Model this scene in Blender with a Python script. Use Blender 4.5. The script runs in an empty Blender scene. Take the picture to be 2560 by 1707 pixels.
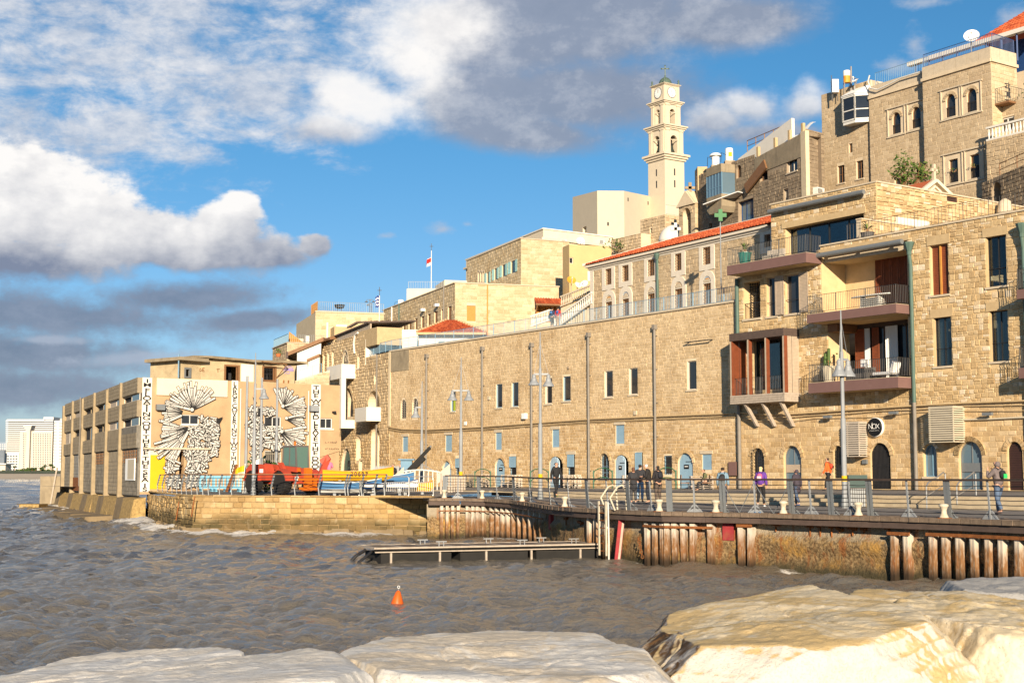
import bpy,bmesh,math,random
import numpy as np
from mathutils import Vector,Matrix,noise as mnoise
SC=bpy.context.scene
COL=SC.collection
R=math.radians
random.seed(7)
# camera
F=3555.0
HZ=1190.0
CAMZ=3.1
PITCH=math.atan((HZ-853.5)/F)
cd=bpy.data.cameras.new('camera')
cd.sensor_width=36.0
cd.lens=50.0
cd.clip_start=0.3
cd.clip_end=30000.0
cam=bpy.data.objects.new('camera',cd)
COL.objects.link(cam)
cam.location=(0,0,CAMZ)
cam.rotation_euler=(math.pi/2+PITCH,0,0)
SC.camera=cam
# exposure
SC.view_settings.view_transform='Standard'
SC.view_settings.look='None'
SC.view_settings.gamma=1.0
SC.view_settings.use_curve_mapping=False
SC.view_settings.exposure=0.88
SC.cycles.max_bounces=6
SC.cycles.diffuse_bounces=3
SC.cycles.glossy_bounces=3
SC.cycles.transparent_max_bounces=8
SC.cycles.caustics_reflective=False
SC.cycles.caustics_refractive=False
# node helper
class S:
 """a node socket with arithmetic"""
 def __init__(s,t,sock):
  s.t,s.k=t,sock
 def op(s,o,b=None,c=None,clamp=False):
  return s.t.math(o,s,b,c,clamp)
 def __add__(s,b):return s.op('ADD',b)
 __radd__=__add__
 def __mul__(s,b):return s.op('MULTIPLY',b)
 __rmul__=__mul__
 def __sub__(s,b):return s.op('SUBTRACT',b)
 def __rsub__(s,b):return s.t.math('SUBTRACT',b,s)
 def __truediv__(s,b):return s.op('DIVIDE',b)
 def max(s,b):return s.op('MAXIMUM',b)
 def min(s,b):return s.op('MINIMUM',b)
 def sat(s):return s.op('ADD',0.0,clamp=True)
 def pow(s,b):return s.op('POWER',b)
 def fract(s):return s.op('FRACT')
 def smooth(s,a,b):
  return s.t.mapr(s,a,b)
class T:
 def __init__(s,tree):
  s.tree=tree
  tree.nodes.clear()
 def n(s,typ,**kw):
  nd=s.tree.nodes.new(typ)
  for k,v in kw.items():
   setattr(nd,k,v)
  return nd
 def put(s,sock,v):
  if isinstance(v,S):
   s.tree.links.new(v.k,sock)
  elif v is not None:
   if isinstance(v,(tuple,list))and len(v)==3 and sock.type=='RGBA':
    v=(*v,1.0)
   sock.default_value=v
 def math(s,o,a,b=None,c=None,clamp=False):
  nd=s.n('ShaderNodeMath',operation=o,use_clamp=clamp)
  for i,v in enumerate((a,b,c)):
   if v is not None:
    s.put(nd.inputs[i],v)
  return S(s,nd.outputs[0])
 def mapr(s,v,a,b,c=0.0,d=1.0,kind='SMOOTHSTEP'):
  nd=s.n('ShaderNodeMapRange',interpolation_type=kind)
  for i,x in enumerate((v,a,b,c,d)):
   s.put(nd.inputs[i],x)
  return S(s,nd.outputs[0])
 def mix(s,f,a,b,blend='MIX'):
  nd=s.n('ShaderNodeMix',data_type='RGBA',blend_type=blend)
  s.put(nd.inputs[0],f)
  s.put(nd.inputs[6],a)
  s.put(nd.inputs[7],b)
  return S(s,nd.outputs[2])
 def noise(s,vec,scale,detail=3.0,rough=0.55,dist=0.0,out=0):
  nd=s.n('ShaderNodeTexNoise')
  s.put(nd.inputs['Vector'],vec)
  s.put(nd.inputs['Scale'],scale)
  s.put(nd.inputs['Detail'],detail)
  s.put(nd.inputs['Roughness'],rough)
  s.put(nd.inputs['Distortion'],dist)
  return S(s,nd.outputs[out])
 def comb(s,x,y,z):
  nd=s.n('ShaderNodeCombineXYZ')
  for i,v in enumerate((x,y,z)):
   s.put(nd.inputs[i],v)
  return S(s,nd.outputs[0])
 def sep(s,v):
  nd=s.n('ShaderNodeSeparateXYZ')
  s.put(nd.inputs[0],v)
  return[S(s,o)for o in nd.outputs]
 def vmul(s,v,xyz):
  nd=s.n('ShaderNodeVectorMath',operation='MULTIPLY')
  s.put(nd.inputs[0],v)
  nd.inputs[1].default_value=xyz
  return S(s,nd.outputs[0])
 def ramp(s,f,stops,interp='LINEAR'):
  nd=s.n('ShaderNodeValToRGB')
  cr=nd.color_ramp
  cr.interpolation=interp
  while len(cr.elements)<len(stops):
   cr.elements.new(0.5)
  for e,(p,c)in zip(cr.elements,stops):
   e.position=p
   e.color=(*c,1.0)
  s.put(nd.inputs[0],f)
  return S(s,nd.outputs[0])
# sun and sky
SUN_EL=R(16.0)
SUN_DIR=Vector((0.07*math.cos(SUN_EL),-0.9975*math.cos(SUN_EL),math.sin(SUN_EL)))
SUN_AZ=math.atan2(SUN_DIR.x,SUN_DIR.y)
ld=bpy.data.lights.new('sun','SUN')
ld.energy=5.0
ld.angle=R(0.53)
ld.color=(1.0,0.83,0.61)
sun=bpy.data.objects.new('sun',ld)
COL.objects.link(sun)
sun.location=(20,-60,60)
sun.rotation_euler=SUN_DIR.to_track_quat('Z','Y').to_euler()
world=bpy.data.worlds.new('World')
SC.world=world
world.use_nodes=True
def build_sky():
 t=T(world.node_tree)
 sky=t.n('ShaderNodeTexSky',sky_type='NISHITA',sun_disc=False)
 sky.sun_elevation=SUN_EL
 sky.sun_rotation=SUN_AZ
 sky.air_density=1.0
 sky.dust_density=0.2
 sky.ozone_density=3.0
 geo=t.n('ShaderNodeTexCoord')
 d=S(t,geo.outputs['Generated'])
 x,y,z=t.sep(d)
 az=t.math('ARCTAN2',x,y)
 el=t.math('ARCSINE',z)
 n1=t.noise(d,8.0,7.0,0.62)-0.5
 n2=t.noise(t.vmul(d,(1,1,1.5)),24.0,7.0,0.66)-0.5
 n3=t.noise(t.vmul(d,(1,1,1.9)),58.0,6.0,0.66)-0.5
 def puff(scale,warp):
  nd=t.n('ShaderNodeTexVoronoi',feature='SMOOTH_F1')
  nv=t.n('ShaderNodeVectorMath',operation='ADD')
  t.put(nv.inputs[0],d)
  w=t.n('ShaderNodeVectorMath',operation='SCALE')
  t.put(w.inputs[0],t.noise(d,scale*.8,4.0,.6,0.0,1))
  w.inputs['Scale'].default_value=warp
  t.tree.links.new(w.outputs[0],nv.inputs[1])
  t.tree.links.new(nv.outputs[0],nd.inputs['Vector'])
  nd.inputs['Scale'].default_value=scale
  nd.inputs['Smoothness'].default_value=0.35
  return 0.42-S(t,nd.outputs['Distance'])
 bil=puff(22.0,.03)*.75+puff(52.0,.012)*.45+puff(110.0,.006)*.25
 def pt(px,py):
  u=(px-1280)/F
  v=(853.5-py)/F
  dy=math.cos(PITCH)-v*math.sin(PITCH)
  dz=math.sin(PITCH)+v*math.cos(PITCH)
  return math.atan2(u,dy),math.atan2(dz,math.hypot(u,dy))
 def E(px,py):
  return pt(px,py)[1]
 def blob(px,py,rx,ry,tilt=0.0):
  a,e=pt(px,py)
  da,de=az-a,el-e
  if tilt:
   c,s_=math.cos(tilt),math.sin(tilt)
   da,de=da*c+de*s_,de*c-da*s_
  qa=da*(F/rx)
  qe=de*(F/ry)
  return 1.0-t.math('SQRT',qa*qa+qe*qe)
 def union(bl):
  m=blob(*bl[0])
  for b in bl[1:]:
   m=t.math('SMOOTH_MAX',m,blob(*b),0.2)
  return m
 hz=t.mapr(el,0.30,0.0)
 col=t.mix(1.0,S(t,sky.outputs[0]),t.mix(hz,(0.45,0.90,1.09),(0.76,0.85,1.08)),'MULTIPLY')
 W=SKY_W
 white=(W,W*0.975,W*0.95)
 soft=(W*.84,W*.84,W*.86)
 pale=(W*0.47,W*0.54,W*0.66)
 grey=(W*0.27,W*0.305,W*0.40)
 dark=(W*0.165,W*0.205,W*0.295)
 tl=t.vmul(d,(1,1,2.4))
 alto=(t.noise(tl,19.0,8.0,0.66,.3)-0.5)*3.0+n3*.8+bil*.5
 cov=union([(330,60,900,300,0.1),(640,230,480,190,0.15),(180,330,460,150)])
 al=alto+cov*1.15+.08
 shade=t.mix((n2*2.2+n3*1.6+alto*.35+0.42).sat(),pale,soft)
 col=t.mix(al.smooth(-.1,1.1)*.9,col,shade)
 rag=(alto+n1*1.2-0.28).smooth(0.0,0.6)*t.mapr(el,0.3,0.42)*0.7
 col=t.mix(rag,col,shade)
 low=union([(170,790,520,84,-0.03),(60,880,480,90),(60,970,400,80),(640,800,260,40,.1),(440,745,330,60,.05)])
 lw=low+n1*1.3+n2*1.1+n3*.5
 col=t.mix(lw.smooth(0.0,0.75)*0.88,col,t.mix((n2*2.4+n3+0.45).sat(),dark,grey))
 low2=union([(330,895,230,24,0.08),(120,850,160,16)])
 col=t.mix((low2+n2*1.5+n3).smooth(0.1,0.9)*0.6,col,pale)
 top=union([(1400,60,640,190,0.1),(1480,240,420,130),(1220,250,330,120),(1800,60,300,90),(1300,330,320,70,-0.1)])
 tp=top+n1*0.9+n2*0.5+n3*.2
 edge=t.mapr(az-el*0.55+n1*.06,-0.245,-0.165)
 lit=((1.0-edge)*1.15+n2*1.1+n1*0.5+n3*.4).sat()
 g2=t.mix((n1*2.0+n2*1.4+0.5).sat(),(dark[0]*1.55,dark[1]*1.45,dark[2]*1.32),(grey[0]*1.3,grey[1]*1.27,grey[2]*1.2))
 col=t.mix(tp.smooth(-.05,0.6)*0.9,col,t.mix(lit,g2,white))
 br=union([(1090,60,190,130),(900,250,230,120),(820,320,210,70),(1020,160,170,110)])
 bb=br+n1*0.9+n2*0.6+bil*.5
 bg_=t.mapr(el-n1*0.03,E(900,400),E(900,265))
 col=t.mix(bb.smooth(0.1,0.7)*0.9,col,t.mix((bg_*1.0+n2*0.9+bil*.25).sat(),(grey[0]*1.2,grey[1]*1.15,grey[2]*1.1),white))
 rt=union([(1880,265,150,85),(1790,300,130,60),(2010,260,120,85),(1930,330,220,46)])
 rr=rt+n1*0.9+n2*0.7+bil*.6
 col=t.mix(rr.smooth(0.1,0.75)*0.85,col,t.mix((t.mapr(el,E(1900,360),E(1900,220))*.9+n2+bil*.4+.05).sat(),grey,white))
 sm=union([(2285,110,46,66),(2235,165,70,36),(2540,40,90,40),(1105,575,62,30),(2320,5,110,24),(965,590,36,14),(1170,560,30,14)])
 ss=sm+n1*1.2+n2*1.7+n3*1.2
 col=t.mix(ss.smooth(0.15,1.2)*0.8,col,pale)
 cu=union([(60,445,170,95),(150,540,300,110),(330,575,230,85),(560,575,130,75),(600,530,62,52),(430,625,430,70),(660,640,160,40),(790,615,55,40),(-150,500,330,190),(20,650,420,66)])
 cc=cu+n1*0.30+n2*0.62+n3*.5+bil*.55
 line=el-az*0.035-n1*0.05-n2*0.025
 bc=t.mapr(line,E(280,735)+0.012,E(280,525)+0.012)
 cl=(bc*.98+n2*0.5+n3*0.5+bil*.55-.02).sat()
 shade_c=t.mix(cl,(grey[0]*.82,grey[1]*.86,grey[2]*.92),white)
 lo_edge=t.mapr(line,E(280,700),E(280,560))
 col=t.mix(t.mapr(cc,0.0,t.math('SUBTRACT',.70,lo_edge*.42))*0.98,col,shade_c)
 col=t.mix(t.mapr(el,0.09,-0.01)*0.6,col,(grey[0]*1.02,grey[1]*1.14,grey[2]*1.2))
 bg=t.n('ShaderNodeBackground')
 t.put(bg.inputs[0],col)
 bg.inputs[1].default_value=0.057
 out=t.n('ShaderNodeOutputWorld')
 t.tree.links.new(bg.outputs[0],out.inputs[0])
SKY_W=9.6
build_sky()
world.cycles.sampling_method='MANUAL'
world.cycles.sample_map_resolution=512
# pixel rays -> real positions (used once, to measure the place)
def ray(px,py):
 u=(px-1280)/F
 v=(853.5-py)/F
 return Vector((u,math.cos(PITCH)-v*math.sin(PITCH),math.sin(PITCH)+v*math.cos(PITCH)))
def at(px,py,Y):
 r=ray(px,py)
 return Vector((0,0,CAMZ))+r*(Y/r.y)
def xy(px,Y,py=1190):
 p=at(px,py,Y)
 return(p.x,p.y)
def zof(py,Y,px=1280):
 return at(px,py,Y).z
def ground(px,py,z):
 r=ray(px,py)
 t=(z-CAMZ)/r.z
 return Vector((r.x*t,r.y*t,z))
# materials
MATS={}
def finish(t,col,rough=0.8,metal=0.0,bump=None,bstr=0.3,bdist=0.02,spec=0.3,mat=None,**kw):
 b=t.n('ShaderNodeBsdfPrincipled')
 t.put(b.inputs['Base Color'],col)
 t.put(b.inputs['Roughness'],rough)
 t.put(b.inputs['Metallic'],metal)
 b.inputs['Specular IOR Level'].default_value=spec
 for k,v in kw.items():
  t.put(b.inputs[k],v)
 if bump is not None:
  bn=t.n('ShaderNodeBump')
  bn.inputs['Strength'].default_value=bstr
  bn.inputs['Distance'].default_value=bdist
  t.put(bn.inputs['Height'],bump)
  t.tree.links.new(bn.outputs[0],b.inputs['Normal'])
 o=t.n('ShaderNodeOutputMaterial')
 t.tree.links.new(b.outputs[0],o.inputs[0])
 return b
def newmat(name):
 m=bpy.data.materials.new(name)
 m.use_nodes=True
 MATS[name]=m
 return m,T(m.node_tree)
def pos(t):
 g=t.n('ShaderNodeNewGeometry')
 return S(t,g.outputs['Position'])
def objpos(t):
 g=t.n('ShaderNodeTexCoord')
 return S(t,g.outputs['Object'])
def paint(name,col,rough=0.6,metal=0.0,var=0.12,scale=3.0,dirt=0.0,dirtcol=(0.12,0.09,0.06),bump=0.0,bscale=30.0,spec=0.3,streak=False):
 """a plain surface: base colour with mottling, dirt patches and grain"""
 m,t=newmat(name)
 p=pos(t)
 n=t.noise(p,scale,5.0,0.6)
 c=t.mix((n-0.25)*2.0,tuple(x*(1-var)for x in col),tuple(min(1,x*(1+var))for x in col))
 if dirt:
  v=t.vmul(p,(1,1,0.25))if streak else p
  dn=t.noise(v,scale*0.8,6.0,0.68,0.4)
  c=t.mix(dn.smooth(0.5,0.78)*dirt,c,dirtcol)
 finish(t,c,rough,metal,t.noise(p,bscale,4.0,0.6)if bump else None,bump,0.03,spec)
 return m
def stone_mat(name,cols,patch=(0.30,0.21,0.12),patch_amt=0.5,bump=0.6,zmix=None,zn=6.0):
 """per-stone colour (one random value per stone) with stains, pitting and grain"""
 m,t=newmat(name)
 g=t.n('ShaderNodeNewGeometry')
 oi=t.n('ShaderNodeObjectInfo')
 rnd=(S(t,g.outputs['Random Per Island'])+S(t,oi.outputs['Random'])).fract()
 p=S(t,g.outputs['Position'])
 k=len(cols)
 c=t.ramp(rnd,[((i+0.5)/k,q)for i,q in enumerate(cols)])
 if zmix:
  z0,z1,cols2=zmix
  c2=t.ramp(rnd,[((i+0.5)/len(cols2),q)for i,q in enumerate(cols2)])
  z=t.sep(p)[2]
  zz=z+(t.noise(p,0.35,4.0,0.6)-0.5)*zn
  c=t.mix(zz.smooth(z0,z1),c2,c)
 n1=t.noise(p,0.55,6.0,0.65,0.3)
 c=t.mix(n1.smooth(0.42,0.74)*patch_amt,c,patch)
 sk=t.noise(t.vmul(p,(1,1,.1)),1.1,5.0,.7)
 c=t.mix(sk.smooth(.52,.75)*.4,c,t.mix(.5,c,(.16,.11,.07)))
 n2=t.noise(p,7.0,6.0,0.7)
 c=t.mix((n2.smooth(0.35,0.72))*0.38,c,t.mix(0.5,c,(0.14,0.095,0.055)))
 n3=t.noise(p,2.2,5.0,0.65)
 c=t.mix(n3.smooth(0.55,0.8)*0.35,c,(0.62,0.52,0.38))
 hgt=n2*0.7+t.noise(p,24.0,4.0,0.6)*0.4
 finish(t,c,0.92,0.0,hgt,bump,0.05,0.15)
 return m
def make_materials():
 stone_mat('warehouse_stone',[(.51,.385,.23),(.57,.435,.265),(.62,.48,.30),(.54,.41,.245),(.47,.35,.205),(.60,.46,.285)],zmix=(5.0,9.5,[(.50,.35,.18),(.60,.44,.25),(.39,.26,.13),(.65,.51,.32),(.53,.38,.20),(.44,.30,.15),(.60,.45,.27)]),patch=(.33,.215,.105),patch_amt=.6)
 paint('warehouse_mortar',(.66,.54,.38),0.95,var=.12,scale=1.2,dirt=.4,dirtcol=(.45,.32,.18),bump=.5,bscale=14)
 stone_mat('rubble_stone',[(.47,.335,.175),(.57,.42,.23),(.41,.28,.14),(.52,.375,.20),(.62,.48,.29),(.48,.345,.18),(.70,.60,.45),(.55,.40,.215)],patch_amt=.25,bump=.8)
 paint('rubble_mortar',(.58,.43,.24),0.95,var=.15,scale=1.5,bump=.5,bscale=14)
 stone_mat('grey_stone',[(.46,.355,.225),(.52,.405,.265),(.41,.31,.195),(.56,.445,.295),(.49,.38,.245),(.44,.335,.21)],patch=(.36,.265,.165),patch_amt=.4,bump=.5)
 paint('grey_mortar',(.58,.475,.335),0.95,var=.12,scale=1.2,bump=.4,bscale=14)
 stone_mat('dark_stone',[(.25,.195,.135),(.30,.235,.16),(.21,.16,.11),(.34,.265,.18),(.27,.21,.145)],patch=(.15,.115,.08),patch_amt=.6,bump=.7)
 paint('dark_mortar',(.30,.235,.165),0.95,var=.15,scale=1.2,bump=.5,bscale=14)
 stone_mat('pale_stone',[(.47,.37,.225),(.54,.435,.28),(.42,.315,.18),(.58,.48,.325),(.51,.405,.255),(.55,.45,.30)],patch=(.42,.31,.18),patch_amt=.3,bump=.4)
 paint('pale_mortar',(.57,.47,.32),0.95,var=.1,scale=1.2,bump=.4,bscale=14)
 stone_mat('quay_stone',[(.40,.27,.12),(.48,.34,.165),(.34,.22,.09),(.44,.305,.14),(.53,.40,.22),(.37,.25,.11)],patch=(.25,.16,.07),patch_amt=.7,bump=.9,zmix=(0.55,1.2,[(.10,.075,.035),(.16,.115,.05),(.08,.065,.03)]),zn=1.3)
 paint('quay_mortar',(.30,.21,.105),0.95,var=.2,scale=2.0,bump=.5,bscale=14)
 paint('trim_stone',(.50,.42,.31),0.9,var=.12,scale=4.0,dirt=.4,dirtcol=(.34,.27,.18),bump=.3)
 paint('ochre_trim',(.46,.34,.19),0.9,var=.12,scale=3.0,dirt=.3,dirtcol=(.30,.21,.11),bump=.3)
 paint('white_trim',(.62,.56,.47),0.9,var=.08,scale=4.0,dirt=.4,dirtcol=(.45,.38,.28),bump=.2)
 paint('church_plaster',(.56,.48,.36),0.9,var=.04,scale=1.2,dirt=.22,dirtcol=(.52,.43,.31),bump=.15,streak=True)
 paint('white_plaster',(.64,.61,.55),0.9,var=.04,scale=1.2,dirt=.25,dirtcol=(.58,.53,.45),bump=.15,streak=True)
 paint('cream_plaster',(.62,.54,.41),0.9,var=.06,scale=1.2,dirt=.3,dirtcol=(.52,.44,.33),bump=.15,streak=True)
 paint('ochre_plaster',(.52,.37,.18),0.9,var=.08,scale=1.0,dirt=.3,dirtcol=(.45,.33,.17),bump=.15,streak=True)
 paint('mural_plaster',(.41,.275,.155),0.9,var=.16,scale=.8,dirt=.6,dirtcol=(.50,.34,.19),bump=.25)
 paint('ruin_plaster',(.44,.35,.215),0.95,var=.2,scale=1.2,dirt=.85,dirtcol=(.21,.15,.09),bump=.4)
 paint('grey_concrete',(.27,.22,.15),0.95,var=.2,scale=1.6,dirt=.85,dirtcol=(.11,.09,.062),bump=.5,streak=True)
 paint('dark_concrete',(.17,.155,.13),0.95,var=.4,scale=2.4,dirt=.85,dirtcol=(.05,.046,.04),bump=.5,streak=True)
 paint('pillar_concrete',(.31,.245,.155),0.95,var=.2,scale=2.0,dirt=.75,dirtcol=(.28,.20,.12),bump=.5,streak=True)
 paint('wet_concrete',(.19,.14,.08),0.8,var=.25,scale=1.6,dirt=.75,dirtcol=(.09,.07,.045),bump=.7,bscale=9)
 paint('barnacle_concrete',(.33,.225,.09),0.9,var=.5,scale=5.0,dirt=.85,dirtcol=(.06,.045,.025),bump=1.0,bscale=9)
 paint('asphalt',(.20,.175,.15),0.95,var=.12,scale=1.5,dirt=.35,dirtcol=(.19,.165,.135),bump=.3,bscale=40)
 paint('step_stone',(.44,.36,.245),0.95,var=.14,scale=2.0,dirt=.5,dirtcol=(.27,.21,.14),bump=.4)
 paint('deck_wood',(.17,.125,.09),0.9,var=.3,scale=6.0,dirt=.4,dirtcol=(.09,.07,.05),bump=.4)
 paint('old_wood',(.38,.32,.26),0.9,var=.2,scale=5.0,dirt=.35,dirtcol=(.2,.16,.12),bump=.4)
 paint('red_wood',(.185,.052,.022),0.55,var=.2,scale=4.0,bump=.2)
 paint('brown_wood',(.20,.10,.045),0.6,var=.2,scale=4.0,bump=.2)
 paint('dark_wood',(.085,.06,.05),0.7,var=.2,scale=4.0,bump=.2)
 paint('orange_wood',(.46,.22,.05),0.6,var=.12,scale=4.0,bump=.2)
 paint('taupe_wood',(.40,.32,.24),0.7,var=.12,scale=4.0,bump=.2)
 paint('mauve_metal',(.165,.095,.085),0.6,var=.06,scale=2.0,dirt=.12,dirtcol=(.36,.25,.22))
 paint('blue_paint',(.22,.35,.46),0.65,var=.06,scale=3.0,dirt=.15,dirtcol=(.4,.5,.55))
 paint('pale_blue_paint',(.42,.56,.67),0.65,var=.06,scale=3.0)
 paint('rail_blue',(.13,.24,.34),0.6,var=.1)
 paint('deep_blue',(.015,.05,.16),0.5,var=.1)
 paint('turquoise_paint',(.33,.58,.57),0.65,var=.06)
 paint('green_paint',(.012,.075,.035),0.5,var=.1)
 paint('copper_green',(.075,.125,.105),0.6,var=.12,dirt=.3,dirtcol=(.1,.14,.12))
 paint('dome_green',(.075,.115,.09),0.55,var=.2,dirt=.3,dirtcol=(.15,.2,.16))
 paint('steel_grey',(.19,.205,.215),0.5,0.3,var=.1,spec=.5)
 paint('galvanised',(.25,.265,.28),0.55,0.1,var=.12,spec=.4,dirt=.3,dirtcol=(.2,.19,.18))
 paint('pipe_grey',(.20,.18,.155),0.6,0.0,var=.15,scale=2.0,dirt=.4,dirtcol=(.12,.09,.06))
 paint('black_iron',(.022,.022,.024),0.5,0.0,var=.2)
 paint('rail_brown',(.05,.035,.028),0.6,var=.2)
 paint('chrome',(.50,.50,.49),0.35,0.7,var=.05)
 paint('white_metal',(.62,.61,.57),0.5,0.0,var=.08,dirt=.35,dirtcol=(.4,.3,.2))
 paint('bollard_paint',(.50,.45,.35),0.6,0.0,var=.15,scale=6,dirt=.75,dirtcol=(.38,.20,.06))
 paint('rust',(.21,.075,.022),0.9,0.0,var=.4,scale=6,dirt=.5,dirtcol=(.07,.03,.015),bump=.5)
 paint('curtain_white',(.66,.67,.66),0.9,var=.05)
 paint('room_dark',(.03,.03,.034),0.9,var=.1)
 paint('louvre_dark',(.05,.025,.022),0.6,var=.1)
 paint('slat_cream',(.52,.46,.35),0.7,var=.06,scale=5,dirt=.2,dirtcol=(.5,.42,.3))
 paint('slat_grey',(.46,.40,.33),0.7,var=.1,scale=5,dirt=.2,dirtcol=(.3,.25,.2))
 paint('sign_black',(.008,.008,.009),0.4,var=.1)
 paint('print_white',(.85,.85,.83),0.6,var=.02)
 paint('print_black',(.012,.012,.013),0.7,var=.2)
 paint('mural_white',(.52,.50,.46),0.85,var=.05,scale=4,dirt=.12,dirtcol=(.6,.5,.4))
 paint('yellow_paint',(.60,.37,.008),0.7,var=.05,scale=1.0)
 paint('lime_cloth',(.33,.42,.03),0.8,var=.1)
 paint('rubber',(.018,.017,.016),0.85,var=.2,bump=.3)
 paint('telehandler_red',(.40,.058,.028),0.5,var=.15,scale=2.0,dirt=.35,dirtcol=(.22,.07,.04))
 paint('telehandler_orange',(.55,.13,.01),0.5,var=.1,scale=2.0,dirt=.2,dirtcol=(.4,.12,.03))
 paint('boat_yellow',(.62,.33,.008),0.35,var=.05,scale=2.0)
 paint('boat_blue',(.06,.17,.34),0.35,var=.05,scale=2.0)
 paint('boat_white',(.58,.58,.56),0.35,var=.05,scale=2.0)
 paint('boat_orange',(.80,.24,.02),0.35,var=.05,scale=2.0)
 paint('barrier_blue',(.17,.40,.54),0.5,var=.06)
 paint('buoy_orange',(.58,.10,.012),0.45,var=.15,dirt=.3,dirtcol=(.15,.04,.02),scale=9)
 paint('terracotta',(.45,.13,.045),0.8,var=.1,scale=5)
 paint('pot_green',(.012,.16,.13),0.25,var=.1,spec=.6)
 paint('pot_grey',(.11,.10,.095),0.8,var=.1)
 paint('bin_green',(.035,.065,.06),0.6,var=.1)
 paint('dish_orange',(.62,.27,.03),0.5,var=.15)
 paint('dish_white',(.74,.73,.70),0.5,var=.05)
 paint('tank_white',(.78,.78,.75),0.5,var=.05)
 paint('flag_red',(.60,.03,.025),0.8,var=.1)
 paint('flag_blue',(.03,.045,.26),0.8,var=.1)
 paint('flag_white',(.80,.80,.80),0.8,var=.03)
 paint('cross_green',(.008,.13,.03),0.5,var=.1)
 paint('skin',(.50,.28,.19),0.6,var=.06,scale=20)
 paint('soil',(.12,.085,.05),0.95,var=.3)
 paint('earth',(.30,.24,.16),0.95,var=.3,scale=.3)
 paint('beach_sand',(.46,.38,.28),0.95,var=.1,scale=.02)
 paint('far_green',(.105,.12,.065),0.95,var=.25,scale=.03)
 paint('hotel_white',(.60,.58,.55),0.8,var=.03,scale=.1)
 paint('hotel_cream',(.52,.47,.40),0.8,var=.03,scale=.1)
 paint('hotel_glass',(.10,.12,.15),0.35,var=.15,scale=.1,spec=.5)
 paint('hotel_blue',(.20,.25,.32),0.6,var=.1,scale=.1)
 paint('ball_bronze',(.04,.055,.045),0.5,.4,var=.1)
 m,t=newmat('glass_dark')
 p=pos(t)
 n=t.noise(p,0.7,3.0)
 finish(t,t.mix(n,(.012,.014,.018),(.03,.034,.042)),0.06,0.0,t.noise(p,1.6,2.0),0.06,0.02,0.6)
 m,t=newmat('glass_blue')
 finish(t,(.10,.155,.20),0.12,0.0,t.noise(pos(t),1.6,2.0),0.06,0.02,0.8)
 m,t=newmat('glass_clear')
 fr=t.n('ShaderNodeFresnel')
 fr.inputs[0].default_value=1.5
 gl=t.n('ShaderNodeBsdfGlossy')
 gl.inputs['Roughness'].default_value=0.02
 tr=t.n('ShaderNodeBsdfTransparent')
 tr.inputs[0].default_value=(.62,.68,.70,1)
 mx=t.n('ShaderNodeMixShader')
 t.put(mx.inputs[0],S(t,fr.outputs[0])*0.8+0.02)
 t.tree.links.new(tr.outputs[0],mx.inputs[1])
 t.tree.links.new(gl.outputs[0],mx.inputs[2])
 o=t.n('ShaderNodeOutputMaterial')
 t.tree.links.new(mx.outputs[0],o.inputs[0])
 m,t=newmat('roof_tile')
 g=t.n('ShaderNodeNewGeometry')
 oi=t.n('ShaderNodeObjectInfo')
 rnd=(S(t,g.outputs['Random Per Island'])+S(t,oi.outputs['Random'])).fract()
 p=S(t,g.outputs['Position'])
 c=t.ramp(rnd,[(0.1,(.26,.045,.016)),(0.5,(.36,.068,.022)),(0.9,(.44,.11,.04))])
 c=t.mix(t.noise(p,4.0,5.0).smooth(.5,.8)*.4,c,(.2,.06,.03))
 finish(t,c,.8,bump=t.noise(p,20),bstr=.3)
 for nm,a,b in(('leaf_green',(.035,.075,.015),(.10,.15,.03)),('leaf_dark',(.02,.045,.012),(.06,.095,.02)),('palm_green',(.05,.10,.02),(.16,.20,.05))):
  m,t=newmat(nm)
  g=t.n('ShaderNodeNewGeometry')
  oi=t.n('ShaderNodeObjectInfo')
  rnd=(S(t,g.outputs['Random Per Island'])+S(t,oi.outputs['Random'])).fract()
  finish(t,t.mix(rnd,a,b),.6)
make_materials()
def M_(n):
 return MATS[n]
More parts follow.
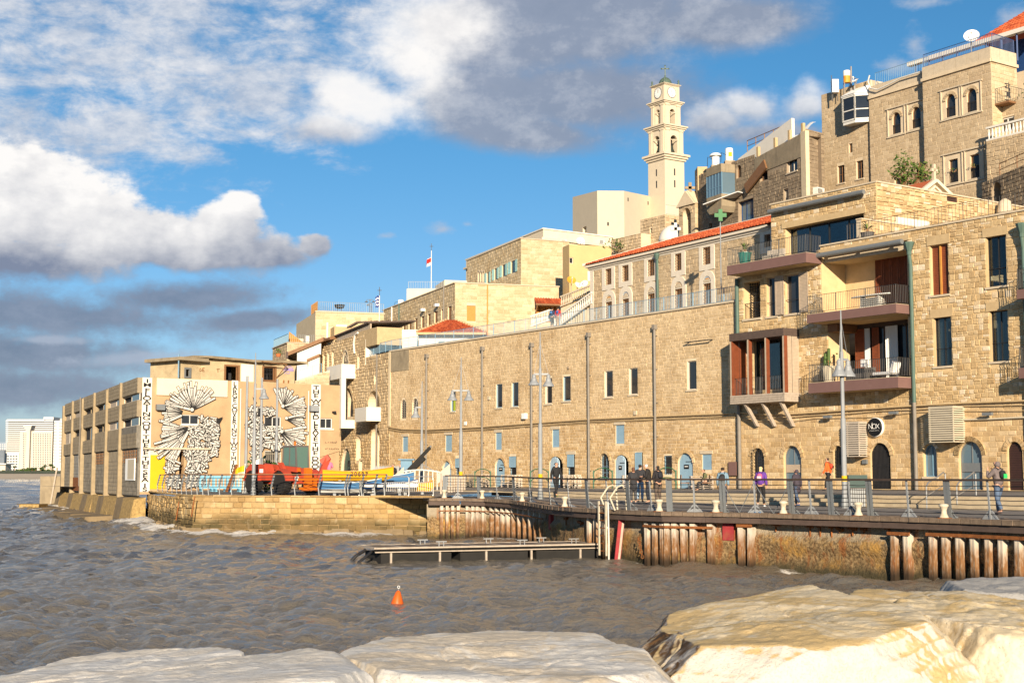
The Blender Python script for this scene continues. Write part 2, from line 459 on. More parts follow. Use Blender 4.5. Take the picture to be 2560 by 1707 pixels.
# mesh builder
class MB:
 def __init__(s):
  s.v,s.f,s.m=[],[],[]
  s.mi=0
 def add(s,vs,fs):
  o=len(s.v)
  s.v.extend([tuple(p)for p in vs])
  for f in fs:
   s.f.append(tuple(i+o for i in f))
   s.m.append(s.mi)
  return s
 def box(s,x0,x1,y0,y1,z0,z1):
  s.add([(x0,y0,z0),(x1,y0,z0),(x1,y1,z0),(x0,y1,z0),(x0,y0,z1),(x1,y0,z1),(x1,y1,z1),(x0,y1,z1)],[(3,2,1,0),(4,5,6,7),(0,1,5,4),(1,2,6,5),(2,3,7,6),(3,0,4,7)])
  return s
 def bar(s,a,b,w,h=None,up=(0,0,1)):
  """a square bar from a to b"""
  a,b=Vector(a),Vector(b)
  h=w if h is None else h
  d=(b-a)
  if d.length<1e-6:
   return s
  d.normalize()
  upv=Vector(up)
  if abs(d.dot(upv))>0.98:
   upv=Vector((0,1,0))
  r=d.cross(upv).normalized()
  u=r.cross(d)
  r*=w/2
  u*=h/2
  vs=[a-r-u,a+r-u,a+r+u,a-r+u,b-r-u,b+r-u,b+r+u,b-r+u]
  s.add(vs,[(0,1,2,3),(7,6,5,4),(4,5,1,0),(5,6,2,1),(6,7,3,2),(7,4,0,3)])
  return s
 def tube(s,pts,r,n=8,caps=True):
  """round tube through points, r one radius or one per point"""
  pts=[Vector(p)for p in pts]
  k=len(pts)
  rs=r if isinstance(r,(list,tuple))else[r]*k
  rings=[]
  prev=None
  for i,p in enumerate(pts):
   d=(pts[min(i+1,k-1)]-pts[max(i-1,0)])
   d=d.normalized()if d.length>1e-9 else Vector((0,0,1))
   if prev is None:
    a=Vector((0,0,1))if abs(d.z)<0.9 else Vector((1,0,0))
    e1=d.cross(a).normalized()
   else:
    e1=(prev-d*prev.dot(d))
    e1=e1.normalized()if e1.length>1e-6 else d.orthogonal().normalized()
   prev=e1
   e2=d.cross(e1)
   rings.append([p+(e1*math.cos(2*math.pi*j/n)+e2*math.sin(2*math.pi*j/n))*rs[i]for j in range(n)])
  vs=[q for rg in rings for q in rg]
  fs=[]
  for i in range(k-1):
   for j in range(n):
    j2=(j+1)%n
    fs.append((i*n+j,i*n+j2,(i+1)*n+j2,(i+1)*n+j))
  if caps:
   fs.append(tuple(range(n-1,-1,-1)))
   fs.append(tuple((k-1)*n+j for j in range(n)))
  s.add(vs,fs)
  return s
 def lathe(s,prof,c=(0,0,0),n=16):
  """profile of (radius, height) turned about z at c"""
  c=Vector(c)
  vs,fs=[],[]
  for r,z in prof:
   for j in range(n):
    a=2*math.pi*j/n
    vs.append((c.x+r*math.cos(a),c.y+r*math.sin(a),c.z+z))
  for i in range(len(prof)-1):
   for j in range(n):
    j2=(j+1)%n
    fs.append((i*n+j,i*n+j2,(i+1)*n+j2,(i+1)*n+j))
  fs.append(tuple(range(n-1,-1,-1)))
  fs.append(tuple((len(prof)-1)*n+j for j in range(n)))
  s.add(vs,fs)
  return s
 def prism(s,poly,y0,y1,axis='y'):
  """polygon of (a, b) extruded: axis y -> (a, y, b); axis z -> (a, b, y); axis x -> (y, a, b)"""
  def P(a,b,h):
   return(a,h,b)if axis=='y' else((a,b,h)if axis=='z' else(h,a,b))
  n=len(poly)
  vs=[P(a,b,y0)for a,b in poly]+[P(a,b,y1)for a,b in poly]
  fs=[tuple(range(n)),tuple(range(2*n-1,n-1,-1))]
  for i in range(n):
   j=(i+1)%n
   fs.append((i,i+n,j+n,j))
  s.add(vs,fs)
  return s
 def quad(s,a,b,c,d):
  s.add([a,b,c,d],[(0,1,2,3)])
  return s
 def xf(s,m,start=0):
  for i in range(start,len(s.v)):
   s.v[i]=tuple(m@Vector(s.v[i]))
  return s
 def mesh(s,name,mats,smooth=False):
  me=bpy.data.meshes.new(name)
  me.from_pydata(s.v,[],s.f)
  mats=mats if isinstance(mats,(list,tuple))else[mats]
  for q in mats:
   me.materials.append(M_(q)if isinstance(q,str)else q)
  if len(mats)>1:
   me.polygons.foreach_set('material_index',s.m)
  me.update()
  bm=bmesh.new()
  bm.from_mesh(me)
  bmesh.ops.recalc_face_normals(bm,faces=bm.faces)
  bm.to_mesh(me)
  bm.free()
  if smooth:
   me.polygons.foreach_set('use_smooth',[True]*len(me.polygons))
  return me
 def obj(s,name,mats,parent=None,M=None,smooth=False):
  return link(name,s.mesh(name,mats,smooth),parent,M)
WM={}
def link(name,data,parent=None,M=None):
 o=bpy.data.objects.new(name,data)
 COL.objects.link(o)
 M=Matrix.Identity(4)if M is None else M
 if parent is not None:
  o.parent=parent
  o.matrix_basis=WM[parent.name].inverted()@M
 else:
  o.matrix_basis=M
 WM[o.name]=M.copy()
 return o
def tag(o,label=None,cat=None,group=None,kind=None):
 if label:o['label']=label
 if cat:o['category']=cat
 if group:o['group']=group
 if kind:o['kind']=kind
 return o
def thing(name,label,cat,M=None,group=None):
 return tag(link(name,None,None,M),label,cat,group)
def TR(x=0,y=0,z=0,rz=0):
 return Matrix.Translation((x,y,z))@Matrix.Rotation(rz,4,'Z')
def copy_tree(o,M,label=None,group=None):
 """a copy of a thing with copies of its parts and sub-parts (mesh data shared)"""
 c=o.copy()
 COL.objects.link(c)
 c.matrix_basis=M
 WM[c.name]=M.copy()
 if label:c['label']=label
 if group:c['group']=group
 def rec(src,dst):
  for ch in KIDS.get(src.name,[]):
   d=ch.copy()
   COL.objects.link(d)
   d.parent=dst
   rec(ch,d)
 rec(o,c)
 return c
KIDS={}
def index_kids():
 KIDS.clear()
 for o in COL.objects:
  if o.parent is not None:
   KIDS.setdefault(o.parent.name,[]).append(o)
# lettering
GLYPHS={}
def glyph(ch,mat='print_black',bold=.022):
 k=(ch,mat)
 if k not in GLYPHS:
  cu=bpy.data.curves.new('letter','FONT')
  cu.body=ch
  cu.align_x='CENTER'
  cu.extrude=.004
  cu.offset=bold
  o=bpy.data.objects.new('letter',cu)
  COL.objects.link(o)
  bpy.context.view_layer.update()
  me=bpy.data.meshes.new_from_object(o.evaluated_get(bpy.context.evaluated_depsgraph_get()))
  me.materials.clear()
  me.materials.append(M_(mat))
  bpy.data.objects.remove(o)
  GLYPHS[k]=me
 return GLYPHS[k]
for _c in sorted(set('IMFLOATINGUTHERESALARGECOVERINGTWOTHIRDSTHEWORLDLEAVETHEDOORNX20697')):
 glyph(_c)
# walls
class Op:
 pass
STONE_UNITS=[]
def unit_stones():
 """six unit stones: pillowed front face, uneven outline; x, z in -.5...5, y from 0 (back) to -1 (front)"""
 rnd=random.Random(3)
 for k in range(6):
  c=[(-.5,-.5),(.5,-.5),(.5,.5),(-.5,.5)]
  o=[(x+rnd.uniform(-.04,.04),z+rnd.uniform(-.05,.05))for x,z in c]
  i1=[(x*.86+rnd.uniform(-.05,.05),z*.78+rnd.uniform(-.06,.06))for x,z in o]
  vs=[(x,0,z)for x,z in o]+[(x*.985,-.62+rnd.uniform(-.12,.12),z*.97)for x,z in o]+[(x,-1+rnd.uniform(-.25,.25),z)for x,z in i1]
  mb=MB()
  fs=[]
  for a in(0,4):
   for i in range(4):
    j=(i+1)%4
    fs.append((a+i,a+j,a+j+4,a+i+4))
  fs.append((8,9,10,11))
  mb.add(vs,fs)
  STONE_UNITS.append((vs,fs))
unit_stones()
STONE_MESH={}
def stone_mesh(k,mat):
 key=(k,mat)
 if key not in STONE_MESH:
  mb=MB()
  mb.add(*STONE_UNITS[k])
  STONE_MESH[key]=mb.mesh('stone',mat)
 return STONE_MESH[key]
class Wall:
 """an upright wall between two ground points (left, right as seen from outside); local x along, y inward, z up"""
 def __init__(s,A,B,z0,z1,top=None):
  s.A,s.B=Vector((A[0],A[1],0)),Vector((B[0],B[1],0))
  d=s.B-s.A
  s.L=d.length
  s.d=d.normalized()
  s.inw=Vector((-s.d.y,s.d.x,0))
  s.M=TR(A[0],A[1],0,math.atan2(s.d.y,s.d.x))
  s.z0,s.z1=z0,z1
  s.top=top or[(0,z1),(s.L,z1)]
  s.ops=[]
 def uv(s,px,py):
  r=ray(px,py)
  o=Vector((0,0,CAMZ))
  t=(s.A-o).dot(s.inw)/r.dot(s.inw)
  p=o+r*t
  return(p-s.A).dot(s.d),p.z
 def u(s,px,py=1190):
  return s.uv(px,py)[0]
 def rect(s,x0,y0,x1,y1):
  xm,ym=(x0+x1)/2,(y0+y1)/2
  return s.uv(x0,ym)[0],s.uv(x1,ym)[0],s.uv(xm,y1)[1],s.uv(xm,y0)[1]
 def hole(s,x0,x1,z0,z1,kind='rect',reveal=0.3,arch=None):
  o=Op()
  o.x0,o.x1,o.z0,o.z1,o.kind,o.reveal=x0,x1,z0,z1,kind,reveal
  w=x1-x0
  o.rise=0.0
  if kind=='arch':
   o.rise=min(w/2 if arch is None else arch,(z1-z0)*.8)
  elif kind=='point':
   o.rise=min(w*.8 if arch is None else arch,(z1-z0)*.8)
  o.zs=z1-o.rise
  o.W=s
  s.ops.append(o)
  return o
 def px_hole(s,x0,y0,x1,y1,**kw):
  return s.hole(*s.rect(x0,y0,x1,y1),**kw)
 def build(s,parent,mat,name='wall',sides=True):
  mb=MB()
  xs=sorted(set([0,s.L]+[round(v,4)for o in s.ops for v in(o.x0,o.x1)]+[t[0]for t in s.top]))
  xs=[x for x in xs if-1e-4<=x<=s.L+1e-4]
  for a,b in zip(xs[:-1],xs[1:]):
   if b-a<1e-4:
    continue
   m=(a+b)/2
   ta,tb=s.topz(a+1e-4),s.topz(b-1e-4)
   iv=sorted((o.z0,o.z1)for o in s.ops if o.x0<m<o.x1)
   z=s.z0
   for z0,z1 in iv:
    if z0>z+1e-4:
     mb.quad((a,0,z),(b,0,z),(b,0,z0),(a,0,z0))
    z=max(z,z1)
   if min(ta,tb)>z+1e-4 or max(ta,tb)>z+1e-3:
    mb.quad((a,0,z),(b,0,z),(b,0,max(tb,z)),(a,0,max(ta,z)))
  for o in s.ops:
   pl=outline(o)
   n=len(pl)
   for i in range(n):
    (xa,za),(xb,zb)=pl[i],pl[(i+1)%n]
    mb.quad((xa,0,za),(xa,o.reveal,za),(xb,o.reveal,zb),(xb,0,zb))
   if o.rise:
    arc=[p for p in pl if p[1]>=o.zs-1e-6]
    arc.sort()
    for p,q in zip(arc[:-1],arc[1:]):
     mb.quad((p[0],0,p[1]),(q[0],0,q[1]),(q[0],0,o.z1),(p[0],0,o.z1))
  me=bpy.data.meshes.new(name)
  me.from_pydata(mb.v,[],mb.f)
  me.materials.append(M_(mat))
  me.update()
  s.o=link(name,me,parent,s.M)
  return s.o
 def topz(s,x):
  tp=s.top
  if x<=tp[0][0]:
   return tp[0][1]
  for(a,za),(b,zb)in zip(tp[:-1],tp[1:]):
   if x<=b:
    return za+(zb-za)*(x-a)/max(b-a,1e-6)
  return tp[-1][1]
 def at(s,x,y,z,rz=0):
  return s.M@TR(x,y,z,rz)
 def stones(s,mat,course=.3,length=.5,gap=.022,depth=.045,rough=.15,n_obj=300,zmin=None,zmax=None,margin=.0,rubble=False,seed=1,skip=.0,name='stone',vis=None,xr=None):
  """lay stones in courses over the wall face, leaving the openings free"""
  rnd=random.Random(seed)
  zmin=s.z0 if zmin is None else zmin
  zmax=max(t[1]for t in s.top)if zmax is None else zmax
  X0,X1=xr if xr else(0,s.L)
  z=zmin
  out=[]
  while z<zmax-.08:
   h=course*rnd.uniform(1-rough,1+rough)
   if zmax-(z+h)<.1:
    h=zmax-z
   zb,zt=z,z+h
   z=zt
   blocks=[]
   for o in s.ops:
    if o.z0-margin<zt and o.z1+margin>zb:
     if o.rise and zb>o.zs:
      f=(zb-o.zs)/max(o.rise,1e-3)
      half=(o.x1-o.x0)/2*math.sqrt(max(0,1-min(1,f)**2))
      c=(o.x0+o.x1)/2
      blocks.append((c-half-margin,c+half+margin))
     else:
      blocks.append((o.x0-margin,o.x1+margin))
   for bz in getattr(s,'keep',[]):
    if bz[2]<zt-.02 and bz[3]>zb+.02:
     blocks.append((bz[0],bz[1]))
   blocks.sort()
   segs,x=[],X0
   for a,b in blocks:
    if a>x:
     segs.append((x,min(a,X1)))
    x=max(x,b)
   if x<X1:
    segs.append((x,X1))
   for a,b in segs:
    x=a
    while x<b-.04:
     w=length*rnd.uniform(.65,1.4)
     if b-(x+w)<length*.4:
      w=b-x
     if w<.07:
      break
     zt2=min(zt,min(s.topz(x),s.topz(x+w)))
     if zt2-zb>.07 and rnd.random()>=skip:
      if rubble and h>course*.8 and rnd.random()<.3:
       f=rnd.uniform(.4,.6)
       zm=zb+(zt2-zb)*f
       out.append((x,x+w,zb,zm))
       out.append((x,x+w,zm,zt2))
      else:
       j=rnd.uniform(-.03,.03)if rubble else 0
       out.append((x,x+w,zb+j,zt2+(rnd.uniform(-.03,.03)if rubble else 0)))
     x+=w
  cam_l=s.M.inverted()@Vector((0,0,CAMZ))
  def score(q):
   if vis and not vis(q):
    return 0
   return(q[1]-q[0])*(q[3]-q[2])/((q[0]-cam_l.x)**2+cam_l.y**2)
  order=sorted(range(len(out)),key=lambda i:-score(out[i]))
  big=set(order[:n_obj])
  rest=MB()
  g=gap/2
  for i,(x0,x1,z0,z1)in enumerate(out):
   k=rnd.randrange(6)
   dp=depth*rnd.uniform(.55,1.5)
   w,h=max(x1-x0-gap,.04),max(z1-z0-gap,.04)
   cx,cz=(x0+x1)/2,(z0+z1)/2
   if i in big:
    o=bpy.data.objects.new(name,stone_mesh(k,mat))
    COL.objects.link(o)
    o.parent=s.o
    o.location=(cx,0.002,cz)
    o.scale=(w,dp,h)
   else:
    vs,fs=STONE_UNITS[k]
    rest.add([(cx+v[0]*w,.002+v[1]*dp,cz+v[2]*h)for v in vs],fs)
  if rest.v:
   me=bpy.data.meshes.new('stonework')
   me.from_pydata(rest.v,[],rest.f)
   me.materials.append(M_(mat))
   me.update()
   o=link('stonework',me,s.o,s.M)
   tag(o,kind='stuff')
def outline(o,inset=0.0,n=7):
 """outline of an opening, bottom left round to top left (anticlockwise from outside)"""
 x0,x1,z0=o.x0+inset,o.x1-inset,o.z0+inset
 pl=[(x0,z0),(x1,z0)]
 if not o.rise:
  return pl+[(x1,o.z1-inset),(x0,o.z1-inset)]
 c,hw,rs=(x0+x1)/2,(x1-x0)/2,o.rise-inset
 if o.kind=='point':
  for i in range(n+1):
   f=i/n
   pl.append((c+hw*(1-f**1.6),o.zs+rs*math.sin(f*math.pi/2)**.9))
  for i in range(1,n+1):
   f=1-i/n
   pl.append((c-hw*(1-f**1.6),o.zs+rs*math.sin(f*math.pi/2)**.9))
 else:
  for i in range(2*n+1):
   a=math.pi*i/(2*n)
   pl.append((c+hw*math.cos(a),o.zs+rs*math.sin(a)))
 return pl
def ring(mb,o,inset,w,y0,y1):
 """a frame of width w following the outline of an opening"""
 a,b=outline(o,inset),outline(o,inset+w)
 n=len(a)
 for i in range(n):
  j=(i+1)%n
  p,q,r_,s_=a[i],a[j],b[j],b[i]
  vs=[(p[0],y0,p[1]),(q[0],y0,q[1]),(r_[0],y0,r_[1]),(s_[0],y0,s_[1]),(p[0],y1,p[1]),(q[0],y1,q[1]),(r_[0],y1,r_[1]),(s_[0],y1,s_[1])]
  mb.add(vs,[(0,1,2,3),(7,6,5,4),(0,4,5,1),(1,5,6,2),(2,6,7,3),(3,7,4,0)])
def face(mb,o,inset,y0,y1):
 mb.prism(outline(o,inset),y0,y1)
def louvres(mb,x0,x1,z0,z1,y,pitch=.06,rail=.05,th=.035,stiles=True):
 """one louvred shutter leaf lying in x..x, facing -y"""
 if stiles:
  mb.box(x0,x0+rail,y,y+th,z0,z1).box(x1-rail,x1,y,y+th,z0,z1)
  mb.box(x0+rail,x1-rail,y,y+th,z0,z0+rail).box(x0+rail,x1-rail,y,y+th,z1-rail,z1)
  x0,x1,z0,z1=x0+rail,x1-rail,z0+rail,z1-rail
 n=max(2,int((z1-z0)/pitch))
 for i in range(n):
  z=z0+(z1-z0)*i/n
  h=(z1-z0)/n
  mb.add([(x0,y+.004,z),(x1,y+.004,z),(x1,y+.03,z+h*1.05),(x0,y+.03,z+h*1.05)],[(0,1,2,3)])
def window(b,o,frame='white_trim',pane='glass_dark',mull=(1,1),fw=.05,sill=None,lintel=None,grille=None,name='window',gdepth=None,label=None,proud=0,surround=None):
 """fill an opening: window > frame, pane, sill, lintel, grille"""
 W=o.W
 M=W.at(0,0,0)
 y=o.reveal if gdepth is None else gdepth
 fr=MB()
 ring(fr,o,0.002,fw,y-.06,y+.02)
 nx,nz=mull
 ztop=o.z1
 for i in range(1,nx):
  x=o.x0+(o.x1-o.x0)*i/nx
  fr.box(x-fw*.4,x+fw*.4,y-.052,y+.012,o.z0+fw*.5,ztop-fw*.5)
 for i in range(1,nz):
  z=o.z0+(o.zs-o.z0 if o.rise else o.z1-o.z0)*i/nz
  fr.box(o.x0+fw*.5,o.x1-fw*.5,y-.046,y+.008,z-fw*.35,z+fw*.35)
 root=fr.obj(name,frame,b,M)
 if label:
  root['label']=label
 p=MB()
 face(p,o,fw*.6,y-.01,y+.02)
 p.obj('pane',pane,root,M)
 if sill:
  q=MB()
  q.box(o.x0-.1,o.x1+.1,-.09,o.reveal*.5,o.z0-.12,o.z0-.003)
  q.obj('sill',sill,root,M)
 if lintel:
  q=MB()
  q.box(o.x0-.18,o.x1+.18,-.065,.05,o.z1+.003,o.z1+lintel[1])
  q.obj('lintel',lintel[0],root,M)
 if surround:
  q=MB()
  ring(q,o,-surround[1],surround[1]-.003,-.075,.06)
  q.obj('surround',surround[0],root,M)
 if grille:
  q=MB()
  bars(q,o,grille[1],grille[2]if len(grille)>2 else None,.02,-.03 if proud==0 else proud)
  q.obj('grille',grille[0],root,M)
 return root
def bars(q,o,nx,nz=None,r=.022,y=.05,z1=None):
 """upright (and level) bars across an opening"""
 zt=o.z1 if z1 is None else z1
 c,hw=(o.x0+o.x1)/2,(o.x1-o.x0)/2
 for i in range(nx):
  x=o.x0+(o.x1-o.x0)*(i+.5)/nx
  z=zt
  if o.rise and z1 is None:
   f=abs(x-c)/hw
   z=o.zs+o.rise*(math.sqrt(max(0,1-f*f))if o.kind=='arch' else(1-f))
  q.box(x-r/2,x+r/2,y,y+r,o.z0,z)
 for i in range(nz or 0):
  z=o.z0+(zt-o.z0)*(i+.5)/nz
  q.box(o.x0,o.x1,y-.004,y+r-.004,z-r/2,z+r/2)
def box_part(b,name,mat,M,x0,x1,y0,y1,z0,z1):
 return MB().box(x0,x1,y0,y1,z0,z1).obj(name,mat,b,M)
def shell(b,pts,z0,z1,mat,name='roof',skip=(),roof_drop=.35,roofmat=None):
 """the other sides and the flat roof of a building over ground points (anticlockwise from above)"""
 n=len(pts)
 mb=MB()
 for i in range(n):
  if i in skip:
   continue
  p,q=pts[i],pts[(i+1)%n]
  mb.quad((p[0],p[1],z0),(q[0],q[1],z0),(q[0],q[1],z1),(p[0],p[1],z1))
 if mb.v:
  mb.obj('back_wall',mat,b)
 c=Vector((sum(p[0]for p in pts)/n,sum(p[1]for p in pts)/n))
 ins=[c+(Vector(p[:2])-c)*.985 for p in pts]
 r=MB()
 r.add([(p.x,p.y,z1-roof_drop)for p in ins],[tuple(range(n))])
 r.obj(name,roofmat or mat,b)
def railing(b_or_none,pts,h,mat,spacing=.13,post=1.5,bar=.018,rail=.04,name='railing',label=None,cat='railing',group=None,postname='post',top=True,M=None,low=.08):
 """a railing along a 3-D line of floor points: rails, posts, balusters"""
 pts=[Vector(p)for p in pts]
 top_mb,bal=MB(),MB()
 root=b_or_none
 if label:
  root=thing(name,label,cat,Matrix.Translation(pts[0]),group)
  par=root
 else:
  par=top_mb
 posts=[]
 for a,b in zip(pts[:-1],pts[1:]):
  L=(b-a).length
  up=Vector((0,0,1))
  top_mb.bar(a+up*h,b+up*h,rail,rail*.7)
  top_mb.bar(a+up*low,b+up*low,rail*.7)
  n=max(1,int(L/spacing))
  for i in range(n+1):
   p=a+(b-a)*(i/n)
   bal.bar(p+up*low,p+up*(h-rail*.3),bar)
  k=max(1,round(L/post))
  for i in range(k+1):
   p=a+(b-a)*(i/k)
   if not any((p-q).length<.1 for q in posts):
    posts.append(p)
 if label:
  top_mb.obj('rail',mat,root)
  bal.obj('balusters',mat,root)
  for p in posts:
   MB().bar(p,p+Vector((0,0,h)),rail).obj(postname,mat,root)
 else:
  r=top_mb.obj(name,mat,root)
  bal.obj('balusters',mat,r)
  for p in posts:
   MB().bar(p,p+Vector((0,0,h)),rail).obj(postname,mat,r)
  return r
 return root
# SETTING
W0=Vector((14.96,95.0,0))
TW=Vector((0.569,-0.822,0)).normalized()
NW=Vector((TW.y,-TW.x,0))
def tw(t,w,z=0.0):
 """point from along-wall distance t, distance out from the wall w"""
 p=W0+TW*t+NW*w
 return Vector((p.x,p.y,z))
def to_tw(x,y):
 r=Vector((x,y,0))-W0
 return r.dot(TW),r.dot(NW)
def lerp(a,b,f):
 return a+(b-a)*max(0.0,min(1.0,f))
def zlow(t):
 return lerp(2.18,1.85,(t+6)/24)
def zup(t):
 return lerp(2.2,2.32,(t+10)/28)
WP=21.0
EDGE=[]
for px,py in((1073,1239.5),(1150,1242.5),(1210,1245.5),(1273,1250.5),(1325,1258),(1376,1265.5),(1430,1270),(1480,1272.5),(1560,1276),(1652,1279.5),(1760,1281),(1898,1283.5),(2050,1287.5),(2200,1291.5),(2400,1297.5),(2560,1303),(2700,1308)):
 z=1.9
 for _ in range(6):
  p=ground(px,py,z)
  z=zlow(to_tw(p.x,p.y)[0])
 EDGE.append(Vector((p.x,p.y,z)))
EDGE.append(EDGE[-1]+(EDGE[-1]-EDGE[-2]).normalized()*12)
def edge_at(px):
 """point and direction on the deck edge under a picture column"""
 for a,b in zip(EDGE[:-1],EDGE[1:]):
  pa=a.x/a.y*F+1280
  pb=b.x/b.y*F+1280
  if pa<=px<=pb:
   u=(px-1280)/F
   d=b-a
   k=(u*a.y-a.x)/(d.x-u*d.y)
   return a+d*k,d.normalized()
 return EDGE[0],(EDGE[1]-EDGE[0]).normalized()
def edge_in(px,back,dz=0.0):
 p,d=edge_at(px)
 inw=Vector((-d.y,d.x,0)).normalized()
 if inw.dot(NW)>0:
  inw=-inw
 q=p+inw*back
 return Vector((q.x,q.y,p.z+dz)),d
# water
def wave_field(X,Y):
 rnd=np.random.RandomState(11)
 H=np.zeros_like(X)
 DX=np.zeros_like(X)
 DY=np.zeros_like(X)
 main=R(118)
 dist=np.hypot(X,Y)
 for i in range(64):
  lam=0.34*(8.0/0.34)**(i/63.0)*rnd.uniform(.85,1.15)
  a=0.0084*lam**0.34*rnd.uniform(.6,1.3)
  th=R(18)+rnd.normal(0,.75)
  k=2*math.pi/lam
  kx,ky=k*math.cos(th),k*math.sin(th)
  ph=kx*X+ky*Y+rnd.uniform(0,6.28)
  att=np.clip((lam*300.0)/dist,0,1)
  H+=a*att*np.sin(ph)
  DX+=-a*att*math.cos(th)*np.cos(ph)*.9
  DY+=-a*att*math.sin(th)*np.cos(ph)*.9
 return H,DX,DY
def vnoise(x,y,seed=0):
 xi,yi=np.floor(x).astype(np.int64),np.floor(y).astype(np.int64)
 fx,fy=x-xi,y-yi
 fx,fy=fx*fx*(3-2*fx),fy*fy*(3-2*fy)
 def h(a,b):
  v=(a*374761393+b*668265263+seed*974711)&0xffffffff
  v=((v^(v>>13))*1274126177)&0xffffffff
  v=v^(v>>16)
  return(v&0xffff)/65535.0
 a=h(xi,yi)*(1-fx)+h(xi+1,yi)*fx
 b=h(xi,yi+1)*(1-fx)+h(xi+1,yi+1)*fx
 return a*(1-fy)+b*fy
def seg_dist(X,Y,pts):
 D=np.full(X.shape,1e9)
 for a,b in zip(pts[:-1],pts[1:]):
  dx,dy=b[0]-a[0],b[1]-a[1]
  t=np.clip(((X-a[0])*dx+(Y-a[1])*dy)/(dx*dx+dy*dy),0,1)
  D=np.minimum(D,np.hypot(X-a[0]-t*dx,Y-a[1]-t*dy))
 return D
QUAY_FOOT=[(-4.6,76.2),(-12.0,77.6),(-17.6,79.2),(-19.6,83.5),(-22.6,92.0),(-26.6,104.5),(-36,124),(-47.5,146)]
def build_water():
 def grid(xs,ys):
  Xg,Yg=np.meshgrid(xs,ys)
  return Xg,Yg
 def ladder(a,b,s0,g):
  out=[a]
  while out[-1]<b:
   out.append(out[-1]+max(s0,(out[-1])*g))
  return np.array(out)
 near=grid(np.linspace(-26,26,470),ladder(5.0,44.0,0.115,0.0))
 ysf=ladder(43.9,14000.0,.24,.0062)
 mid=np.linspace(-48,40,350)
 ext=40*1.035**np.arange(1,180)
 xsf=np.concatenate([-(ext+8)[::-1],mid,ext])
 far=grid(xsf,ysf)
 V,Fc,foam=[],[],[]
 o=0
 for Xg,Yg in(near,far):
  H,DX,DY=wave_field(Xg,Yg)
  big=np.clip((-Xg-6)/30,0,1)*1.1+1.0
  mod=.55+.9*(vnoise(Xg/11,Yg/7,14)*.6+vnoise(Xg/4.3,Yg/3,15)*.4)
  big=big*mod
  H2=H*big
  dq=seg_dist(Xg,Yg,QUAY_FOOT)
  n=vnoise(Xg*.9,Yg*.9,3)*.6+vnoise(Xg*2.7,Yg*2.7,5)*.4
  n2=vnoise(Xg*.16,Yg*.16,8)
  crest=np.clip((H2-.17)/.1,0,1)*np.clip((n-.45)*5,0,1)
  open_sea=np.clip((-Xg-18)/20,0,1)
  wash=np.clip(1.15-dq/(1.6+3.4*n2),0,1)*np.clip((n-.36)*4.2,0,1)
  dpile=seg_dist(Xg,Yg,[(p.x,p.y)for p in EDGE])
  wash2=np.clip(1.0-dpile/1.6,0,1)*np.clip((n-.60)*5,0,1)*.8
  surf=np.clip((Yg-900)/500,0,1)*np.clip((vnoise(Xg*.01,Yg*.03,21)-.62)*6,0,1)
  fm=np.clip(crest*(.25+.75*open_sea)+wash+wash2+surf,0,1)
  H2=H2+wash*.1
  P=np.stack([Xg+DX*big,Yg+DY*big,H2],-1).reshape(-1,3)
  r,c=Xg.shape
  idx=np.arange(r*c).reshape(r,c)+o
  q=np.stack([idx[:-1,:-1],idx[:-1,1:],idx[1:,1:],idx[1:,:-1]],-1).reshape(-1,4)
  V.append(P);Fc.append(q);foam.append(fm.reshape(-1))
  o+=r*c
 V=np.concatenate(V);Fc=np.concatenate(Fc);foam=np.concatenate(foam)
 me=bpy.data.meshes.new('sea_water')
 me.vertices.add(len(V));me.vertices.foreach_set('co',V.ravel())
 me.loops.add(Fc.size);me.loops.foreach_set('vertex_index',Fc.ravel().astype(np.int32))
 me.polygons.add(len(Fc))
 me.polygons.foreach_set('loop_start',np.arange(0,Fc.size,4,dtype=np.int32))
 me.polygons.foreach_set('use_smooth',np.ones(len(Fc),dtype=bool))
 me.update(calc_edges=True)
 at_=me.attributes.new('foam','FLOAT','POINT')
 at_.data.foreach_set('value',foam.astype(np.float32))
 m,t=newmat('sea_water')
 p=pos(t)
 a=t.n('ShaderNodeAttribute',attribute_name='foam')
 fo=S(t,a.outputs['Fac'])
 n=t.noise(p,5.0,6.0,.7)
 fmask=(fo*1.25+(n-.62)*1.5).smooth(.12,.62)
 murk=t.mix(t.noise(p,.12,4.0),(.125,.108,.084),(.155,.137,.108))
 col=t.mix(fmask,murk,(.70,.67,.62))
 rip=t.noise(t.vmul(p,(1,1.0,1)),6.0,7.0,.7,.4)+t.noise(p,1.7,4.0,.6)*.7
 finish(t,col,t.mix(fmask,(.06,)*3,(.8,)*3),0.0,rip,.75,.11,.5,IOR=1.33)
 me.materials.append(m)
 tag(link('sea_water',me),kind='structure')
build_water()
